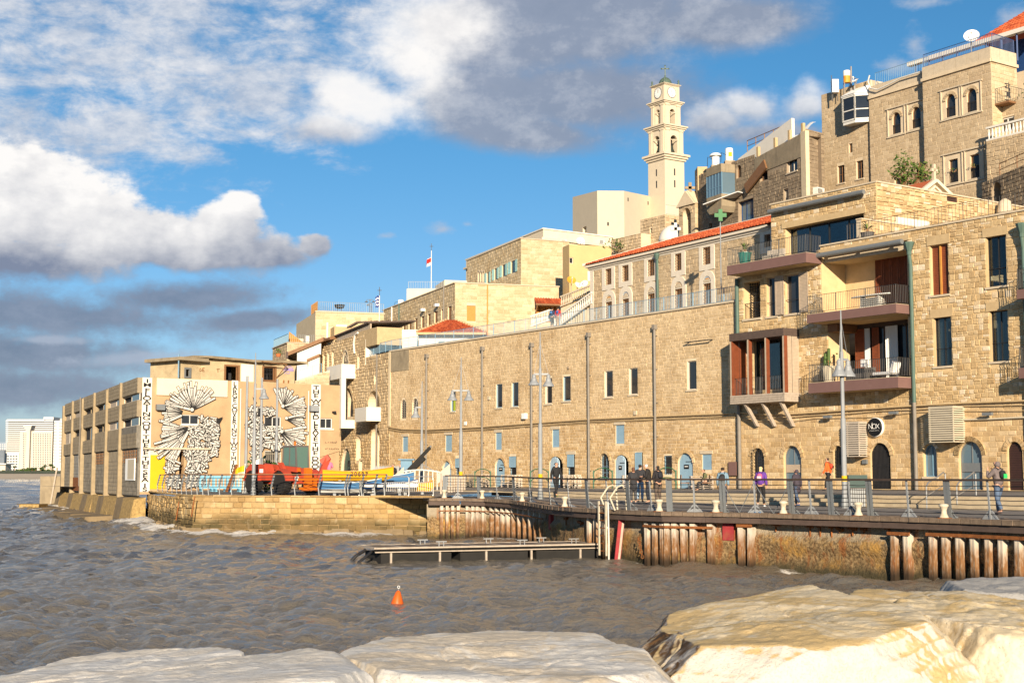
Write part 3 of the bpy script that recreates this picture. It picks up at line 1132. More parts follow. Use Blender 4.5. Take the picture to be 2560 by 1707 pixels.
# promenade ground
def sheet(name,rows,mat,kind='structure',parent=None):
 """a strip surface from rows of equally many points"""
 mb=MB()
 n=len(rows[0])
 mb.add([p for r in rows for p in r],[(i*n+j,i*n+j+1,(i+1)*n+j+1,(i+1)*n+j)for i in range(len(rows)-1)for j in range(n-1)])
 return tag(mb.obj(name,mat,parent),kind=kind)
def build_ground():
 rows=[]
 for p in EDGE:
  t,w=to_tw(p.x,p.y)
  row=[p]
  for k in range(1,9):
   f=k/8
   row.append(tw(t,w+(WP-.05-w)*f,zlow(t)))
  if not rows:
   rows.append([q-TW*9-Vector((0,0,.06))for q in row])
  rows.append(row)
 sheet('promenade',rows,'asphalt')
 rows=[]
 for t in np.linspace(-30,75,40):
  rows.append([tw(t,WP+(-1.5-WP)*k/6,zup(t)+(0 if k else 0))for k in range(7)])
 sheet('upper_promenade',rows,'asphalt')
 q=[Vector((x,y,2.0))for x,y in QUAY_FOOT[:6]]
 rows=[]
 for i,p in enumerate(q):
  b=tw(lerp(4.6,-42,i/5),lerp(20.9,6,i/5))
  b.z=2.17
  inn=(b-p).normalized()*.55
  rows.append([Vector((p.x+inn.x,p.y+inn.y,1.99)),p.lerp(b,.35)+Vector((0,0,.04)),p.lerp(b,.7)+Vector((0,0,.1)),b+Vector((0,0,.008))])
 sheet('boatyard_ground',rows,'asphalt')
 rows=[[tw(-29.9,WP,2.19),tw(-29.9,-1.5,2.19)],[tw(-75,WP+4,2.1),tw(-75,-4,2.1)]]
 sheet('yard_path',rows,'asphalt')
 def riser(t0,t1,n,name,depth):
  mb=MB()
  for k in range(n):
   za0,za1=zlow(t0),zup(t0)
   zb0,zb1=zlow(t1),zup(t1)
   h0,h1=(za1-za0)/n,(zb1-zb0)/n
   wq=WP+depth*(n-1-k)
   a0,b0=tw(t0,wq,za0-.05),tw(t1,wq,zb0-.05)
   a1,b1=tw(t0,wq,za0+h0*(k+1)+.006),tw(t1,wq,zb0+h1*(k+1)+.006)
   wi=WP-.45 if k==n-1 else wq-depth-.01
   c1,d1=tw(t0,wi,a1.z),tw(t1,wi,b1.z)
   mb.quad(a0,b0,b1,a1)
   mb.quad(a1,b1,d1,c1)
   mb.quad(a0,a1,c1,tw(t0,wi,za0-.05))
   mb.quad(b0,b1,d1,tw(t1,wi,zb0-.05))
  return mb
 st=thing('steps','low broad stone steps along the raised promenade in front of the hotel','steps',TR(*tw(30,WP+1,1.9)))
 tt=[23.2,28,33,38,43,48,54,60]
 for a,b in zip(tt[:-1],tt[1:]):
  for k in range(3):
   n=3
   mb=MB()
   h=(zup(a)-zlow(a))/n
   wq=WP+.42*(n-1-k)
   z0,z1=zlow(a)-.05+h*k,zlow(a)+h*(k+1)+.006
   v=[tw(a+.006,wq,z0),tw(b-.006,wq,z0),tw(b-.006,wq-.5,z0),tw(a+.006,wq-.5,z0)]
   v+=[Vector((p.x,p.y,z1))for p in v]
   mb.add(v,[(0,1,2,3),(4,5,6,7),(0,1,5,4),(1,2,6,5),(2,3,7,6),(3,0,4,7)])
   mb.obj('step','step_stone',st)
 lw=thing('low_wall','low pale stone retaining wall behind the railing, left of the broad steps','wall',TR(*tw(18,WP,1.9)))
 riser(2,23.1,1,'low_wall',0).obj('wall_face','step_stone',lw)
 mb=MB()
 for a,b in zip(np.linspace(-6,2,5)[:-1],np.linspace(-6,2,5)[1:]):
  mb.bar(tw(a,WP,zup(a)+.0),tw(b,WP,zup(b)+.0),.3,.1)
 tag(mb.obj('kerb','step_stone'),kind='structure')
 rows=[]
 for t in np.linspace(-90,110,30):
  row=[]
  for w,z in((-1.0,2.0),(-4.5,2.2),(-5,11.0),(-13,12.0),(-20,14),(-32,20),(-60,24),(-120,24),(-160,6)):
   f=max(0.0,min(1.0,(t+75)/40))
   row.append(tw(t,w,z*(.25+.75*f)+mnoise.noise(Vector((t*.1,w*.1,0)))*.4*(1 if w<-6 else 0)))
  rows.append(row)
 sheet('hill',rows,'earth')
build_ground()
# sheet pile quay under the promenade edge
def pile_material():
 m,t=newmat('pile_wood')
 p=pos(t)
 z=t.sep(p)[2]
 oi=t.n('ShaderNodeObjectInfo')
 rn=S(t,oi.outputs['Random'])
 st=t.noise(t.vmul(p,(1,1,.18)),7.0,6.0,.7)
 zz=z+(st-.5)*1.3+(rn-.5)*.35
 c=t.mix(zz.smooth(.75,1.3),(.22,.11,.045),(.52,.465,.385))
 c=t.mix(st.smooth(.52,.72)*.7,c,(.24,.075,.022))
 c=t.mix((t.noise(t.vmul(p,(1,1,.3)),16.0,4.0)).smooth(.45,.75)*.5,c,(.50,.44,.36))
 c=t.mix(t.mapr(z+(st-.5)*.5,.55,.05),c,(.035,.022,.012))
 finish(t,c,.9,bump=t.noise(t.vmul(p,(1,1,.2)),22.0,4.0),bstr=.6)
pile_material()
def build_quay():
 q=thing('quay_wall','rusty sheet pile quay wall with timber piles below the promenade edge','quay',Matrix.Translation(EDGE[8]))
 low=MB()
 for a,b in zip(EDGE[:-1],EDGE[1:]):
  d=(b-a).normalized()
  inw=Vector((-d.y,d.x,0)).normalized()
  if inw.dot(NW)>0:
   inw=-inw
  n=max(1,int((b-a).length/.34))
  for i in range(n):
   p0,p1=a.lerp(b,i/n),a.lerp(b,(i+1)/n)
   g=d*.008
   dz=random.uniform(-.006,.008)
   v=[p0+g,p1-g,p1-g+inw*1.6,p0+g+inw*1.6]
   e=random.uniform(-.015,.02)
   v[0]=v[0]-inw*e
   v[1]=v[1]-inw*e
   vs=[Vector((s.x,s.y,s.z-.13))for s in v]+[Vector((s.x,s.y,s.z+.012+dz))for s in v]
   MB().add(vs,[(0,1,2,3),(4,5,6,7),(0,1,5,4),(1,2,6,5),(2,3,7,6),(3,0,4,7)]).obj('plank','deck_wood',q)
  o=inw*.16
  low.bar(a+o-Vector((0,0,.24)),b+o-Vector((0,0,.24)),.16,.2)
 low.obj('fender_beam','dark_wood',q)
 cap=MB()
 rough=MB()
 tot=[]
 for a,b in zip(EDGE[:-1],EDGE[1:]):
  d=(b-a).normalized()
  inw=Vector((-d.y,d.x,0)).normalized()
  if inw.dot(NW)>0:
   inw=-inw
  n=max(2,int((b-a).length/.22))
  for i in range(n):
   tot.append((a.lerp(b,i/n),inw))
 tot.append((EDGE[-1],inw))
 nz=16
 rv,rf=[],[]
 for p,inw in tot:
  for k in range(nz):
   z=-1.0+(p.z-.3+1.0)*k/(nz-1)
   s=(p.x*1.1+p.y*.9)
   nn=mnoise.noise(Vector((s*.9,z*1.3,1)))*.16+mnoise.noise(Vector((s*3.1,z*3.3,5)))*.10+mnoise.noise(Vector((s*8,z*7,9)))*.05
   amp=1.0 if z<1.05+.2*mnoise.noise(Vector((s*.5,0,0)))else .16
   bk=.48+(nn-.06)*amp+(.14 if amp<.5 else 0)
   if amp<.5:
    bk-=.06
   rv.append((p.x+inw.x*bk,p.y+inw.y*bk,z))
 for i in range(len(tot)-1):
  for k in range(nz-1):
   rf.append((i*nz+k,(i+1)*nz+k,(i+1)*nz+k+1,i*nz+k+1))
 rough.add(rv,rf)
 m,t=newmat('quay_face')
 p=pos(t)
 z=t.sep(p)[2]
 n=t.noise(p,3.0,6.0,.7)
 fine=t.noise(p,10.0,5.0,.7)
 zz=z+(n-.5)*.7
 c=t.mix(fine.smooth(.35,.65),(.33,.225,.11),(.10,.062,.028))
 c=t.mix(t.noise(p,1.1,5.0,.7).smooth(.48,.70),c,(.42,.235,.06))
 c=t.mix(zz.smooth(.95,1.25),c,t.mix(n,(.40,.345,.26),(.27,.22,.155)))
 ru=t.noise(t.vmul(p,(1,1,.12)),2.6,6.0,.75)
 c=t.mix(ru.smooth(.5,.68)*.8,c,(.27,.085,.018))
 c=t.mix(t.mapr(zz,.45,.0),c,(.055,.045,.022))
 finish(t,c,.9,bump=fine+n,bstr=1.0,bdist=.08)
 o=rough.obj('concrete_face','quay_face',q,smooth=True)
 groups=[list(np.linspace(1108,1336,18)),[1455,1470,1486],[1599,1617,1637,1656,1676,1698,1719,1762],[1838,1860],[2210,2243],[2305,2338,2372,2407,2441,2475,2515,2555,2600,2640]]
 rnd=random.Random(5)
 for gi,g in enumerate(groups):
  for px in g:
   p,d=edge_in(px,.38)
   top=p.z-(.33 if gi else .30)
   if gi==2:top-=.07
   if gi>=3:top-=.14
   sp=.2 if gi==0 else .25
   ln=rnd.uniform(-.02,.02)
   M=Matrix.Translation((p.x,p.y,0))@Matrix.Rotation(math.atan2(d.y,d.x),4,'Z')@Matrix.Rotation(ln,4,'Y')
   mb=MB()
   w=sp*.38
   mb.box(-w,w*.9,-.16,.12,-1.2,top)
   mb.box(-w*.7,-w*.2,-.172,-.158,top-.9,top-.1)
   mb.obj('pile','pile_wood',q,M)
 for a,b,dz,th in((1100,1345,.62,.05),(1595,1770,.52,.08),(1830,1868,.42,.10),(2200,2255,.5,.1),(2296,2660,.48,.10)):
  mb=MB()
  pts=[edge_in(px,.185)for px in np.linspace(a,b,14)]
  for(p,d),(p2,d2)in zip(pts[:-1],pts[1:]):
   mb.bar(p-Vector((0,0,dz)),p2-Vector((0,0,dz)),.05,th)
  mb.obj('waling','rust',q)
 for px,dz,ln in((1348,.55,.5),(1385,.5,.4),(1420,.55,.6),(1725,.55,.35),(1815,.5,.4),(1910,.34,.28),(1995,.36,.2),(2020,.36,.22),(2048,.38,.2),(2068,.4,.25),(2100,.36,.3),(2128,.38,.2),(2190,.35,.3)):
  p,d=edge_in(px,.5)
  mb=MB()
  c=p-Vector((0,0,dz))
  mb.bar(c-d*ln/2,c+d*ln/2-Vector((0,0,rnd.uniform(-.04,.1))),.12,.1)
  mb.bar(c,c-Vector((0,0,rnd.uniform(.15,.5))),.05,.03)
  mb.obj('bracket','rust',q)
 paint('red_paint',(.27,.03,.035),.8,var=.2,dirt=.8,dirtcol=(.25,.10,.05))
 for px,w,dz,hh in((1351,.5,.42,.62),(1801,.42,.34,.6)):
  p,d=edge_in(px,.45)
  M=Matrix.Translation((p.x,p.y,p.z))@Matrix.Rotation(math.atan2(d.y,d.x),4,'Z')
  MB().box(-w/2,w/2,-.06,.2,-dz-hh,-dz).obj('red_panel','red_paint',q,M)
 p,d=edge_in(1540,.25)
 mb=MB()
 mb.bar((0,-.08,-1.2),(.32,.1,p.z-.25),.22,.2)
 mb.obj('leaning_pile','red_paint',q,TR(p.x-.35,p.y,0))['label']='leaning pile painted red'
 mb=MB()
 mb.bar((0.03,-.19,-1.2),(.36,-.02,p.z-.45),.08,.04)
 mb.obj('white_strip','old_wood',q,TR(p.x-.35,p.y,0))
build_quay()
# old stone quay of the boatyard
def build_stone_quay():
 q=thing('stone_quay','old ashlar stone quay wall below the boatyard','quay',TR(-12,77.5,0))
 fronts=[((-17.6,79.2),(-12.0,77.6)),((-12.0,77.6),(-4.25,76.1))]
 n=0
 for i,(a,b)in enumerate(fronts):
  w=Wall(a,b,-1.0,2.0)
  w.build(q,'quay_mortar','wall_face')
  w.stones('quay_stone',course=.30,length=.56,gap=.025,depth=.05,rough=.22,n_obj=150,zmin=-.35,zmax=1.98,seed=31+i)
 pts=QUAY_FOOT[2:6]
 for i,(b,a)in enumerate(zip(pts[:-1],pts[1:])):
  w=Wall(a,b,-1.0,2.0-.08*i)
  w.build(q,'quay_mortar','wall_face')
  w.stones('quay_stone',course=.30,length=.7,gap=.02,depth=.07,rough=.25,n_obj=40,zmin=-.35,zmax=1.98-.08*i,rubble=True,seed=41+i)
 w=Wall((-4.25,76.1),(-3.4,80),-1.0,2.0)
 w.build(q,'quay_mortar','end_face')
 rnd=random.Random(9)
 for i in range(42):
  f=i/41
  k=f*4.0
  j=min(int(k),3)
  a,b=QUAY_FOOT[j],QUAY_FOOT[j+1]
  x,y=lerp(a[0],b[0],k-j),lerp(a[1],b[1],k-j)
  d=Vector((b[0]-a[0],b[1]-a[1])).normalized()
  s=rnd.uniform(.35,.8)
  mb=MB()
  mb.add([(v[0]*s*1.6,v[1]*s,v[2]*.4)for v in[(-.5,-.5,-1),(.5,-.45,-1),(.5,.5,-1),(-.5,.5,-1),(-.42,-.4,.1+rnd.uniform(-.2,.2)),(.44,-.36,rnd.uniform(-.2,.3)),(.4,.5,.3),(-.4,.5,.3)]],[(3,2,1,0),(4,5,6,7),(0,1,5,4),(1,2,6,5),(2,3,7,6),(3,0,4,7)])
  mb.obj('ledge_stone','wet_concrete',q,TR(x-d.y*.0+rnd.uniform(-.15,.15),y-.25+rnd.uniform(-.2,.1),rnd.uniform(.0,.22),math.atan2(d.y,d.x)+rnd.uniform(-.2,.2)))
 for(a,b)in fronts+[(QUAY_FOOT[3],QUAY_FOOT[2]),(QUAY_FOOT[4],QUAY_FOOT[3]),(QUAY_FOOT[5],QUAY_FOOT[4])]:
  a,b=Vector((*a,0)),Vector((*b,0))
  L=(b-a).length
  n=max(1,int(L/1.1))
  for i in range(n):
   M=TR(*a.lerp(b,i/n),math.atan2((b-a).y,(b-a).x))
   MB().box(.012,L/n-.012,-.06,.62,1.99,2.06+rnd.uniform(-.015,.02)).obj('coping_stone','quay_stone',q,M)
 for px,y0,y1 in((448,1252,1282),(487,1240,1290),(463,1250,1285)):
  mb=MB()
  p=at(px,y0,78.2 if px>470 else 82.5)
  mb.bar(p,p+Vector((-.12,-.15,-1.1)),.06)
  mb.obj('iron_stake','rust',q)
build_stone_quay()
# far shore
def build_shore():
 rows=[]
 for y,z in((1500,-.5),(1560,1.0),(1640,6),(1700,9),(2100,12),(4000,14)):
  rows.append([Vector((x,y+(x+700)*.12,z+mnoise.noise(Vector((x*.01,y*.01,0)))*1.5))for x in np.linspace(-1500,600,40)])
 sheet('beach',rows[:3],'beach_sand')
 sheet('shore_park',[[Vector((p.x,p.y,p.z+.3))for p in r]for r in rows[2:]],'far_green')
 Yh=1900.0
 def px_box(b,name,mat,x0,y0,x1,y1,Y,depth):
  a,c=at(x0,y1,Y),at(x1,y0,Y)
  return MB().box(a.x,c.x,Y,Y+depth,a.z,c.z).obj(name,mat,b)
 def fins(b,x0,x1,y0,y1,Y,nx,nz,mat,name,fw=.6,fh=.5,out=.5):
  mb=MB()
  for i in range(nx):
   for j in range(nz):
    xa=x0+(x1-x0)*i/nx
    xb=xa+(x1-x0)/nx*fw
    ya=y0+(y1-y0)*j/nz
    yb=ya+(y1-y0)/nz*fh
    a,c=at(xa,yb,Y),at(xb,ya,Y)
    mb.box(a.x,c.x,Y-out,Y+.1,a.z,c.z)
  return tag(mb.obj(name,mat,b),kind='stuff')
 h=thing('hotel_tower','wide pale hotel slab with long horizontal bands, far along the shore','hotel',TR(-640,Yh+40,8))
 px_box(h,'body','hotel_glass',17,1049,134,1185,Yh+40,60)
 mb=MB()
 for k in range(17):
  y=1051+k*4.9
  a,c=at(16.5,y+2.6,Yh+40),at(135,y,Yh+40)
  mb.box(a.x,c.x,Yh+37,Yh+101,a.z,c.z)
 mb.obj('balcony_band','hotel_white',h)
 px_box(h,'podium','hotel_white',16,1132,48,1185,Yh+36,20)
 fins(h,18,46,1138,1178,Yh+36,4,6,'hotel_glass','window_grid',.7,.55)
 px_box(h,'roof_block','hotel_white',109,1042,134,1055,Yh+45,30)
 px_box(h,'top_slab','hotel_white',17,1048,110,1053,Yh+36,66)
 h=thing('hotel_tower','cream hotel with a flared crown on its stair shaft, in front of the banded slab','hotel',TR(-610,Yh,8))
 px_box(h,'body','hotel_cream',47,1077,132,1188,Yh,36)
 fins(h,58,70,1082,1172,Yh,2,20,'hotel_glass','window_grid',.55,.5)
 fins(h,83,130,1084,1172,Yh,8,20,'hotel_glass','window_grid',.5,.5)
 mb=MB()
 z0,z1=zof(1077,Yh),zof(1064,Yh)
 xa,xb=at(70,1077,Yh).x,at(79,1077,Yh).x
 xc,xd=at(62,1064,Yh).x,at(83,1064,Yh).x
 mb.prism([(xa,at(70,1188,Yh).z),(xb,at(70,1188,Yh).z),(xb,z0),(xd,z1),(xc,z1),(xa,z0)],Yh-6,Yh+10)
 mb.obj('stair_shaft','hotel_cream',h)
 h=thing('hotel_tower','white hotel tower with rows of small dark windows, beside the concrete warehouse','hotel',TR(-590,Yh-20,8))
 px_box(h,'body','hotel_white',132,1051,178,1186,Yh-20,40)
 fins(h,148,178,1057,1160,Yh-20,10,14,'hotel_glass','window_grid',.6,.3)
 fins(h,133,143,1057,1160,Yh-20,1,14,'hotel_glass','window_grid',.9,.12)
 px_box(h,'podium','hotel_white',140,1162,180,1176,Yh-30,20)
 px_box(h,'roof_block','hotel_cream',150,1046,166,1053,Yh,20)
 h=thing('office_tower','bluish hazy tower at the left picture edge, beyond the hotels','tower',TR(-800,Yh+300,8))
 px_box(h,'body','hotel_blue',-30,1105,17,1190,Yh+300,40)  # distance haze is put into the blue-grey body colour, no air is built
 fins(h,-28,16,1110,1160,Yh+300,8,12,'hotel_white','window_grid',.6,.4)
 h=thing('office_block','dark blue office block low at the left picture edge','office block',TR(-790,Yh+150,8))
 px_box(h,'body','hotel_glass',-40,1124,12,1190,Yh+150,40)
 fins(h,-38,11,1128,1160,Yh+150,3,10,'hotel_blue','window_grid',.95,.35)
 h=thing('beach_house','low cream building among the shore trees at the left edge','building',TR(-690,Yh-120,8))
 px_box(h,'body','hotel_cream',-20,1160,14,1186,Yh-120,20)
 px_box(h,'roof','hotel_white',-21,1158,15,1161,Yh-123,26)
 rnd=random.Random(4)
 def shore_tree(px,py,hpx,wpx,label,palm=False):
  Y=Yh-160+rnd.uniform(-40,60)
  p=at(px,py,Y)
  k=Y/F
  tr=thing('palm_tree' if palm else 'shore_tree',label,'palm' if palm else 'tree',Matrix.Translation(p),'trees along the far shore')
  h_,w_=hpx*k,wpx*k
  MB().tube([p,p+Vector((0,0,h_*(.85 if palm else .5)))],[.5,.3],6).obj('trunk','brown_wood',tr)
  cr=MB()
  for i in range(150 if not palm else 80):
   while True:
    v=Vector((rnd.uniform(-1,1),rnd.uniform(-1,1),rnd.uniform(-1,1)))
    if v.length<1:break
   if palm:
    c=p+Vector((v.x*w_/2,v.y*w_/2,h_*.85+v.z*w_*.35))
   else:
    c=p+Vector((v.x*w_/2,v.y*w_/2,h_*.58+v.z*h_*.42*(1-.3*abs(v.x))))
   s=w_*rnd.uniform(.05,.1)
   a=Vector((rnd.uniform(-1,1),rnd.uniform(-1,1),rnd.uniform(-1,1))).normalized()*s
   b=a.orthogonal().normalized()*s
   cr.quad(c-a-b,c+a-b,c+a+b,c-a+b)
  cr.obj('crown','leaf_dark',tr)
 nth='first second third fourth fifth sixth seventh eighth ninth tenth eleventh twelfth thirteenth'.split()
 for px,hp,wp in((8,12,16),(18,14,10),(30,10,16),(45,14,18),(58,16,20),(70,18,22),(82,17,20),(100,12,16),(108,15,18),(120,15,18),(132,13,18),(142,10,14),(152,9,14)):
  shore_tree(px,1187,hp,wp,'bushy tree below the far hotels, %s from the left of the bushy ones'%nth.pop(0))
 nth='first second third fourth fifth sixth seventh eighth ninth'.split()
 for px,hp in((36,25),(80,20),(89,20),(102,20),(107,22),(112,28),(125,30),(129,29),(134,24)):
  shore_tree(px,1188,hp,9,'thin palm before the far hotels, %s palm from the left'%nth.pop(0),True)
build_shore()
# BUILDINGS
def wall_px(p0,p1,z0,Y1=None,z1=None):
 """wall from two measured roof-line points (px, py, distance); the second distance follows from a level roof line if not given"""
 a=at(*p0)
 z1=a.z if z1 is None else z1
 if len(p1)==3:
  b=at(*p1)
 else:
  r=ray(p1[0],p1[1])
  b=Vector((0,0,CAMZ))+r*((a.z-CAMZ)/r.z)
 return Wall((a.x,a.y),(b.x,b.y),z0,z1)
def swall(A,length,z0,z1,d=(0.822,0.569)):
 d=Vector(d).normalized()
 return Wall(A,(A[0]+d.x*length,A[1]+d.y*length),z0,z1)
SEA=Wall(tw(-80,0),tw(80,0),0,10)
def sea_t(px,py=1190):
 return SEA.uv(px,py)[0]-80
def thick(mb,w,x0,x1,z0,z1,y0,y1):
 mb.box(x0,x1,y0,y1,z0,z1)
def voussoirs(b,o,mat,n=9,w=.28,parent=None):
 """arch stones round an arched opening, one object each"""
 W=o.W
 c,hw,zs,rise=(o.x0+o.x1)/2,(o.x1-o.x0)/2,o.zs,o.rise
 for i in range(n):
  a0,a1=math.pi*(i+.06)/n,math.pi*(i+.94)/n
  pl=[]
  for a in(a0,(a0+a1)/2,a1):
   pl.append((c+(hw+.012)*math.cos(a),zs+(rise+.012)*math.sin(a)))
  for a in(a1,(a0+a1)/2,a0):
   pl.append((c+(hw+w)*math.cos(a),zs+(rise+w)*math.sin(a)))
  MB().prism(pl,-.07-.012*(i%3),.04).obj('arch_stone',mat,parent or W.o,W.M)
# the long warehouse
def build_warehouse():
 b=thing('warehouse_building','long sandstone harbour warehouse with pale blue doors and shutters and tall drainpipes','warehouse',TR(*tw(-20,0,2.2)))
 t0,t1=sea_t(976,880),sea_t(1848,1000)
 W=Wall(tw(t0,0),tw(t1,0),2.05,10)
 W.z1=W.uv(1840,755)[1]
 za=W.uv(980,879)[1]
 W.top=[(0,za),(W.L,W.z1)]
 up=[(1127,979,1139,1028),(1240,960,1255.5,1019),(1279.5,956,1296,1016),(1363.5,945,1380,1009),(1407.5,940.5,1426.5,1002),(1511.6,927,1532,992.5),(1573,920,1594,986),(1718,902,1741,974)]
 ups=[W.px_hole(*r,reveal=.16)for r in up]
 slits=[W.px_hole(1002,999,1015.5,1045.6,kind='arch',reveal=.2),W.px_hole(1031,996,1045,1043,kind="arch",reveal=.2)]
 mid=[W.px_hole(*r,reveal=.12)for r in((1007,1091,1020,1129),(1114,1087,1129.7,1128),(1239.5,1081,1254,1124),(1381,1073,1398,1117.6),(1539.5,1062,1560.5,1108.6),(1756,1134.7,1779,1174))]
 doors=[W.px_hole(*r,kind='arch',reveal=rv,arch=ar)for r,rv,ar in(((1107,1152,1128,1214),.22,None),((1238,1145,1261.6,1217),.22,None),((1374,1141,1407,1219),.3,.55),((1538,1137,1571.5,1219),.3,.5),((1695.6,1132,1732,1219),.22,.7))]
 for o in doors:
  o.z0=2.2
  o.zs=o.z1-o.rise
 archw=W.px_hole(1500.6,1133,1523,1196,kind='arch',reveal=.25)
 low=[W.px_hole(*r,reveal=.14)for r in((1140,1145,1150,1186),(1275,1140,1291,1188),(1420,1135.5,1437,1189),(1589.5,1130,1606.7,1175),(1660,1138.5,1680,1185.5))]
 W.build(b,'warehouse_mortar')
 W.stones('warehouse_stone',course=.225,length=.40,gap=.02,depth=.02,rough=.12,n_obj=300,zmin=2.1,seed=2,margin=.02)
 for o in doors+[archw]:
  voussoirs(b,o,'warehouse_stone',7,.24)
 for i,o in enumerate(ups):
  w=window(b,o,'blue_paint' if i in(0,1,2,4)else 'white_trim','glass_dark',(1,1),.06,sill='trim_stone')
  if i==0:
   MB().box(o.x0+.25,o.x1-.06,.128,.142,o.z0+.06,o.z1-.5).obj('curtain','lime_cloth',w,W.M)['label']='lime green curtain'
  MB().box(o.x0+.001,o.x0+.012,.012,o.reveal-.07,o.z0+.01,o.z1-.01).obj('reveal','cream_plaster',w,W.M)
 for o in slits:
  q=MB()
  face(q,o,0,.16,.2)
  w=q.obj('window','room_dark',b,W.M)
  q=MB()
  bars(q,o,3,8,.05,.09)
  q.obj('lattice','pipe_grey',w,W.M)
 for o in mid:
  q=MB()
  louvres(q,o.x0+.01,o.x1-.01,o.z0+.01,o.z1-.01,.03,.075,.07)
  s=q.obj('shutter','blue_paint',b,W.M)
  MB().box(o.x0+.02,o.x1-.02,.075,.11,o.z0,o.z1).obj('backing','blue_paint',s,W.M)
  MB().box(o.x0-.15,o.x1+.15,-.07,.03,o.z1+.01,o.z1+.24).obj('lintel','trim_stone',s,W.M)
 for i,o in enumerate(doors):
  pale=i in(2,3)
  mt='pale_blue_paint' if pale else 'blue_paint'
  d=MB()
  if pale:
   face(d,o,.03,.0,.05)
   M=W.M@TR(o.x0,.06,0,R(-12))@TR(-o.x0,0,0)
  else:
   face(d,o,.02,.12,.17)
   M=W.M
  dr=d.obj('door',mt,b,M)
  yb=(.0 if pale else .12)
  n=5
  for k in range(n):
   x=o.x0+.03+(o.x1-o.x0-.06)*k/n
   x2=x+(o.x1-o.x0-.06)/n
   f=max(abs(x-(o.x0+o.x1)/2),abs(x2-(o.x0+o.x1)/2))/((o.x1-o.x0)/2)
   zt=o.zs+o.rise*math.sqrt(max(0,1-f*f))-.02
   MB().box(x+.006,x2-.006,yb-.022,yb,o.z0+.04,zt).obj('plank',mt,dr,M)
  xc,zc=(o.x0+o.x1)/2,o.z0+(o.z1-o.z0)*.64
  MB().box(xc-.26,xc+.26,yb-.04,yb-.024,zc-.2,zc+.1).obj('sign_plate','sign_black',dr,M)
  q=MB()
  for k in range(5):
   q.box(xc-.17+k*.07,xc-.12+k*.07,yb-.045,yb-.041,zc-.06,zc-.0)
  q.obj('plate_print','print_white',dr,M)
  q=MB()
  for zz in(zc+.28,o.z0+.45):
   q.box(o.x1-.05-(o.x1-o.x0)*.5,o.x1-.05,yb-.045,yb-.023,zz,zz+.045)
  q.obj('strap_hinge','black_iron',dr,M)
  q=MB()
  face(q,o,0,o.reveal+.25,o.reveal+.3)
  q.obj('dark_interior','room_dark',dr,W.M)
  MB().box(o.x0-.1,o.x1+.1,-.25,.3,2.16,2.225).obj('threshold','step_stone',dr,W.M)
 window(b,archw,'blue_paint','glass_dark',(2,3),.07,sill='trim_stone',grille=('black_iron',5,7))
 for i,o in enumerate(low):
  w=window(b,o,'blue_paint','glass_dark',(1,1),.06,sill='trim_stone' if i!=4 else None,grille=('black_iron',4,5)if i!=3 else None,lintel=('trim_stone',.26)if i==2 else None)
  if i!=4:
   q=MB()
   zt=o.z0+(o.z1-o.z0)*(.42 if i!=3 else 0)
   louvres(q,o.x0+.02,o.x1-.02,zt,o.z1-.02,-.10,.075,.06)
   q.obj('shutter','blue_paint',w,W.M)
 for px,y0,y1 in((1071,893,1204),(1210.5,875,1208),(1333.5,866,1210),(1475.5,841,1213),(1641,822,1216)):
  x,z1=W.uv(px,y0)
  q=MB()
  q.tube([(x,-.2,2.22),(x,-.2,z1)],.095,10)
  p=q.obj('drainpipe','pipe_grey',b,W.M)
  q=MB()
  q.box(x-.14,x+.14,-.34,-.02,z1-.05,z1+.28)
  q.obj('hopper','pipe_grey',p,W.M)
  q=MB()
  z=3.5
  while z<z1:
   q.box(x-.125,x+.125,-.215,-.01,z,z+.05)
   z+=2.4
  q.obj('clip','pipe_grey',p,W.M)
 q=MB()
 q.add([(0,-.12,za),(W.L,-.12,W.z1),(W.L,.5,W.z1),(0,.5,za),(0,-.12,za+.13),(W.L,-.12,W.z1+.13),(W.L,.5,W.z1+.13),(0,.5,za+.13)],[(3,2,1,0),(4,5,6,7),(0,1,5,4),(1,2,6,5),(2,3,7,6),(3,0,4,7)])
 q.obj('coping','trim_stone',b,W.M)
 q=MB()
 q.quad((0,.4,za-.25),(W.L,.4,W.z1-.25),(W.L,12,W.z1-.25),(0,12,za-.25))
 q.obj('terrace','step_stone',b,W.M)
 A=at(913,894,139.5)
 c0=tw(t0,0)
 W2=Wall((A.x,A.y),(c0.x,c0.y),2.0,za)
 niche=W2.px_hole(928,1066,949,1196,kind='arch',reveal=1.2)
 arch2=W2.px_hole(921,977,949,1018,kind='arch',reveal=1.0)
 slot=W2.px_hole(936,938,940,960,reveal=.4)
 W2.build(b,'warehouse_mortar')
 W2.stones('warehouse_stone',course=.3,length=.5,gap=.02,depth=.05,rough=.25,n_obj=60,seed=4,margin=.02,zmin=2.1)
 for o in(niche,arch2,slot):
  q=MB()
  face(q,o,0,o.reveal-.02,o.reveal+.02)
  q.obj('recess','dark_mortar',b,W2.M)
 voussoirs(b,arch2,'warehouse_stone',7,.3)
 q=MB()
 q.box(-.18,.16,-.10,.3,W.uv(976,1065)[1],za)
 q.obj('corner_strip','pale_mortar',b,W.M)
 q=MB()
 q.box(-.5,3.2,-.3,.4,za-1.9,za+.02)
 o=q.obj('plaster_patch','grey_concrete',b,W.M@TR(.3,.24,0))
 MB().tube([W2.at(W2.uv(945,940)[0],-.12,2.2).to_translation(),W2.at(W2.uv(945,940)[0],-.12,za).to_translation()],.08,8).obj('drainpipe','pipe_grey',b)
 x0,x1,z0,z1=W.rect(1826,1154,1845,1188)
 MB().box(x0,x1,-.18,.02,z0,z1).obj('meter_cabinet','mauve_metal',b,W.M)
 q=MB()
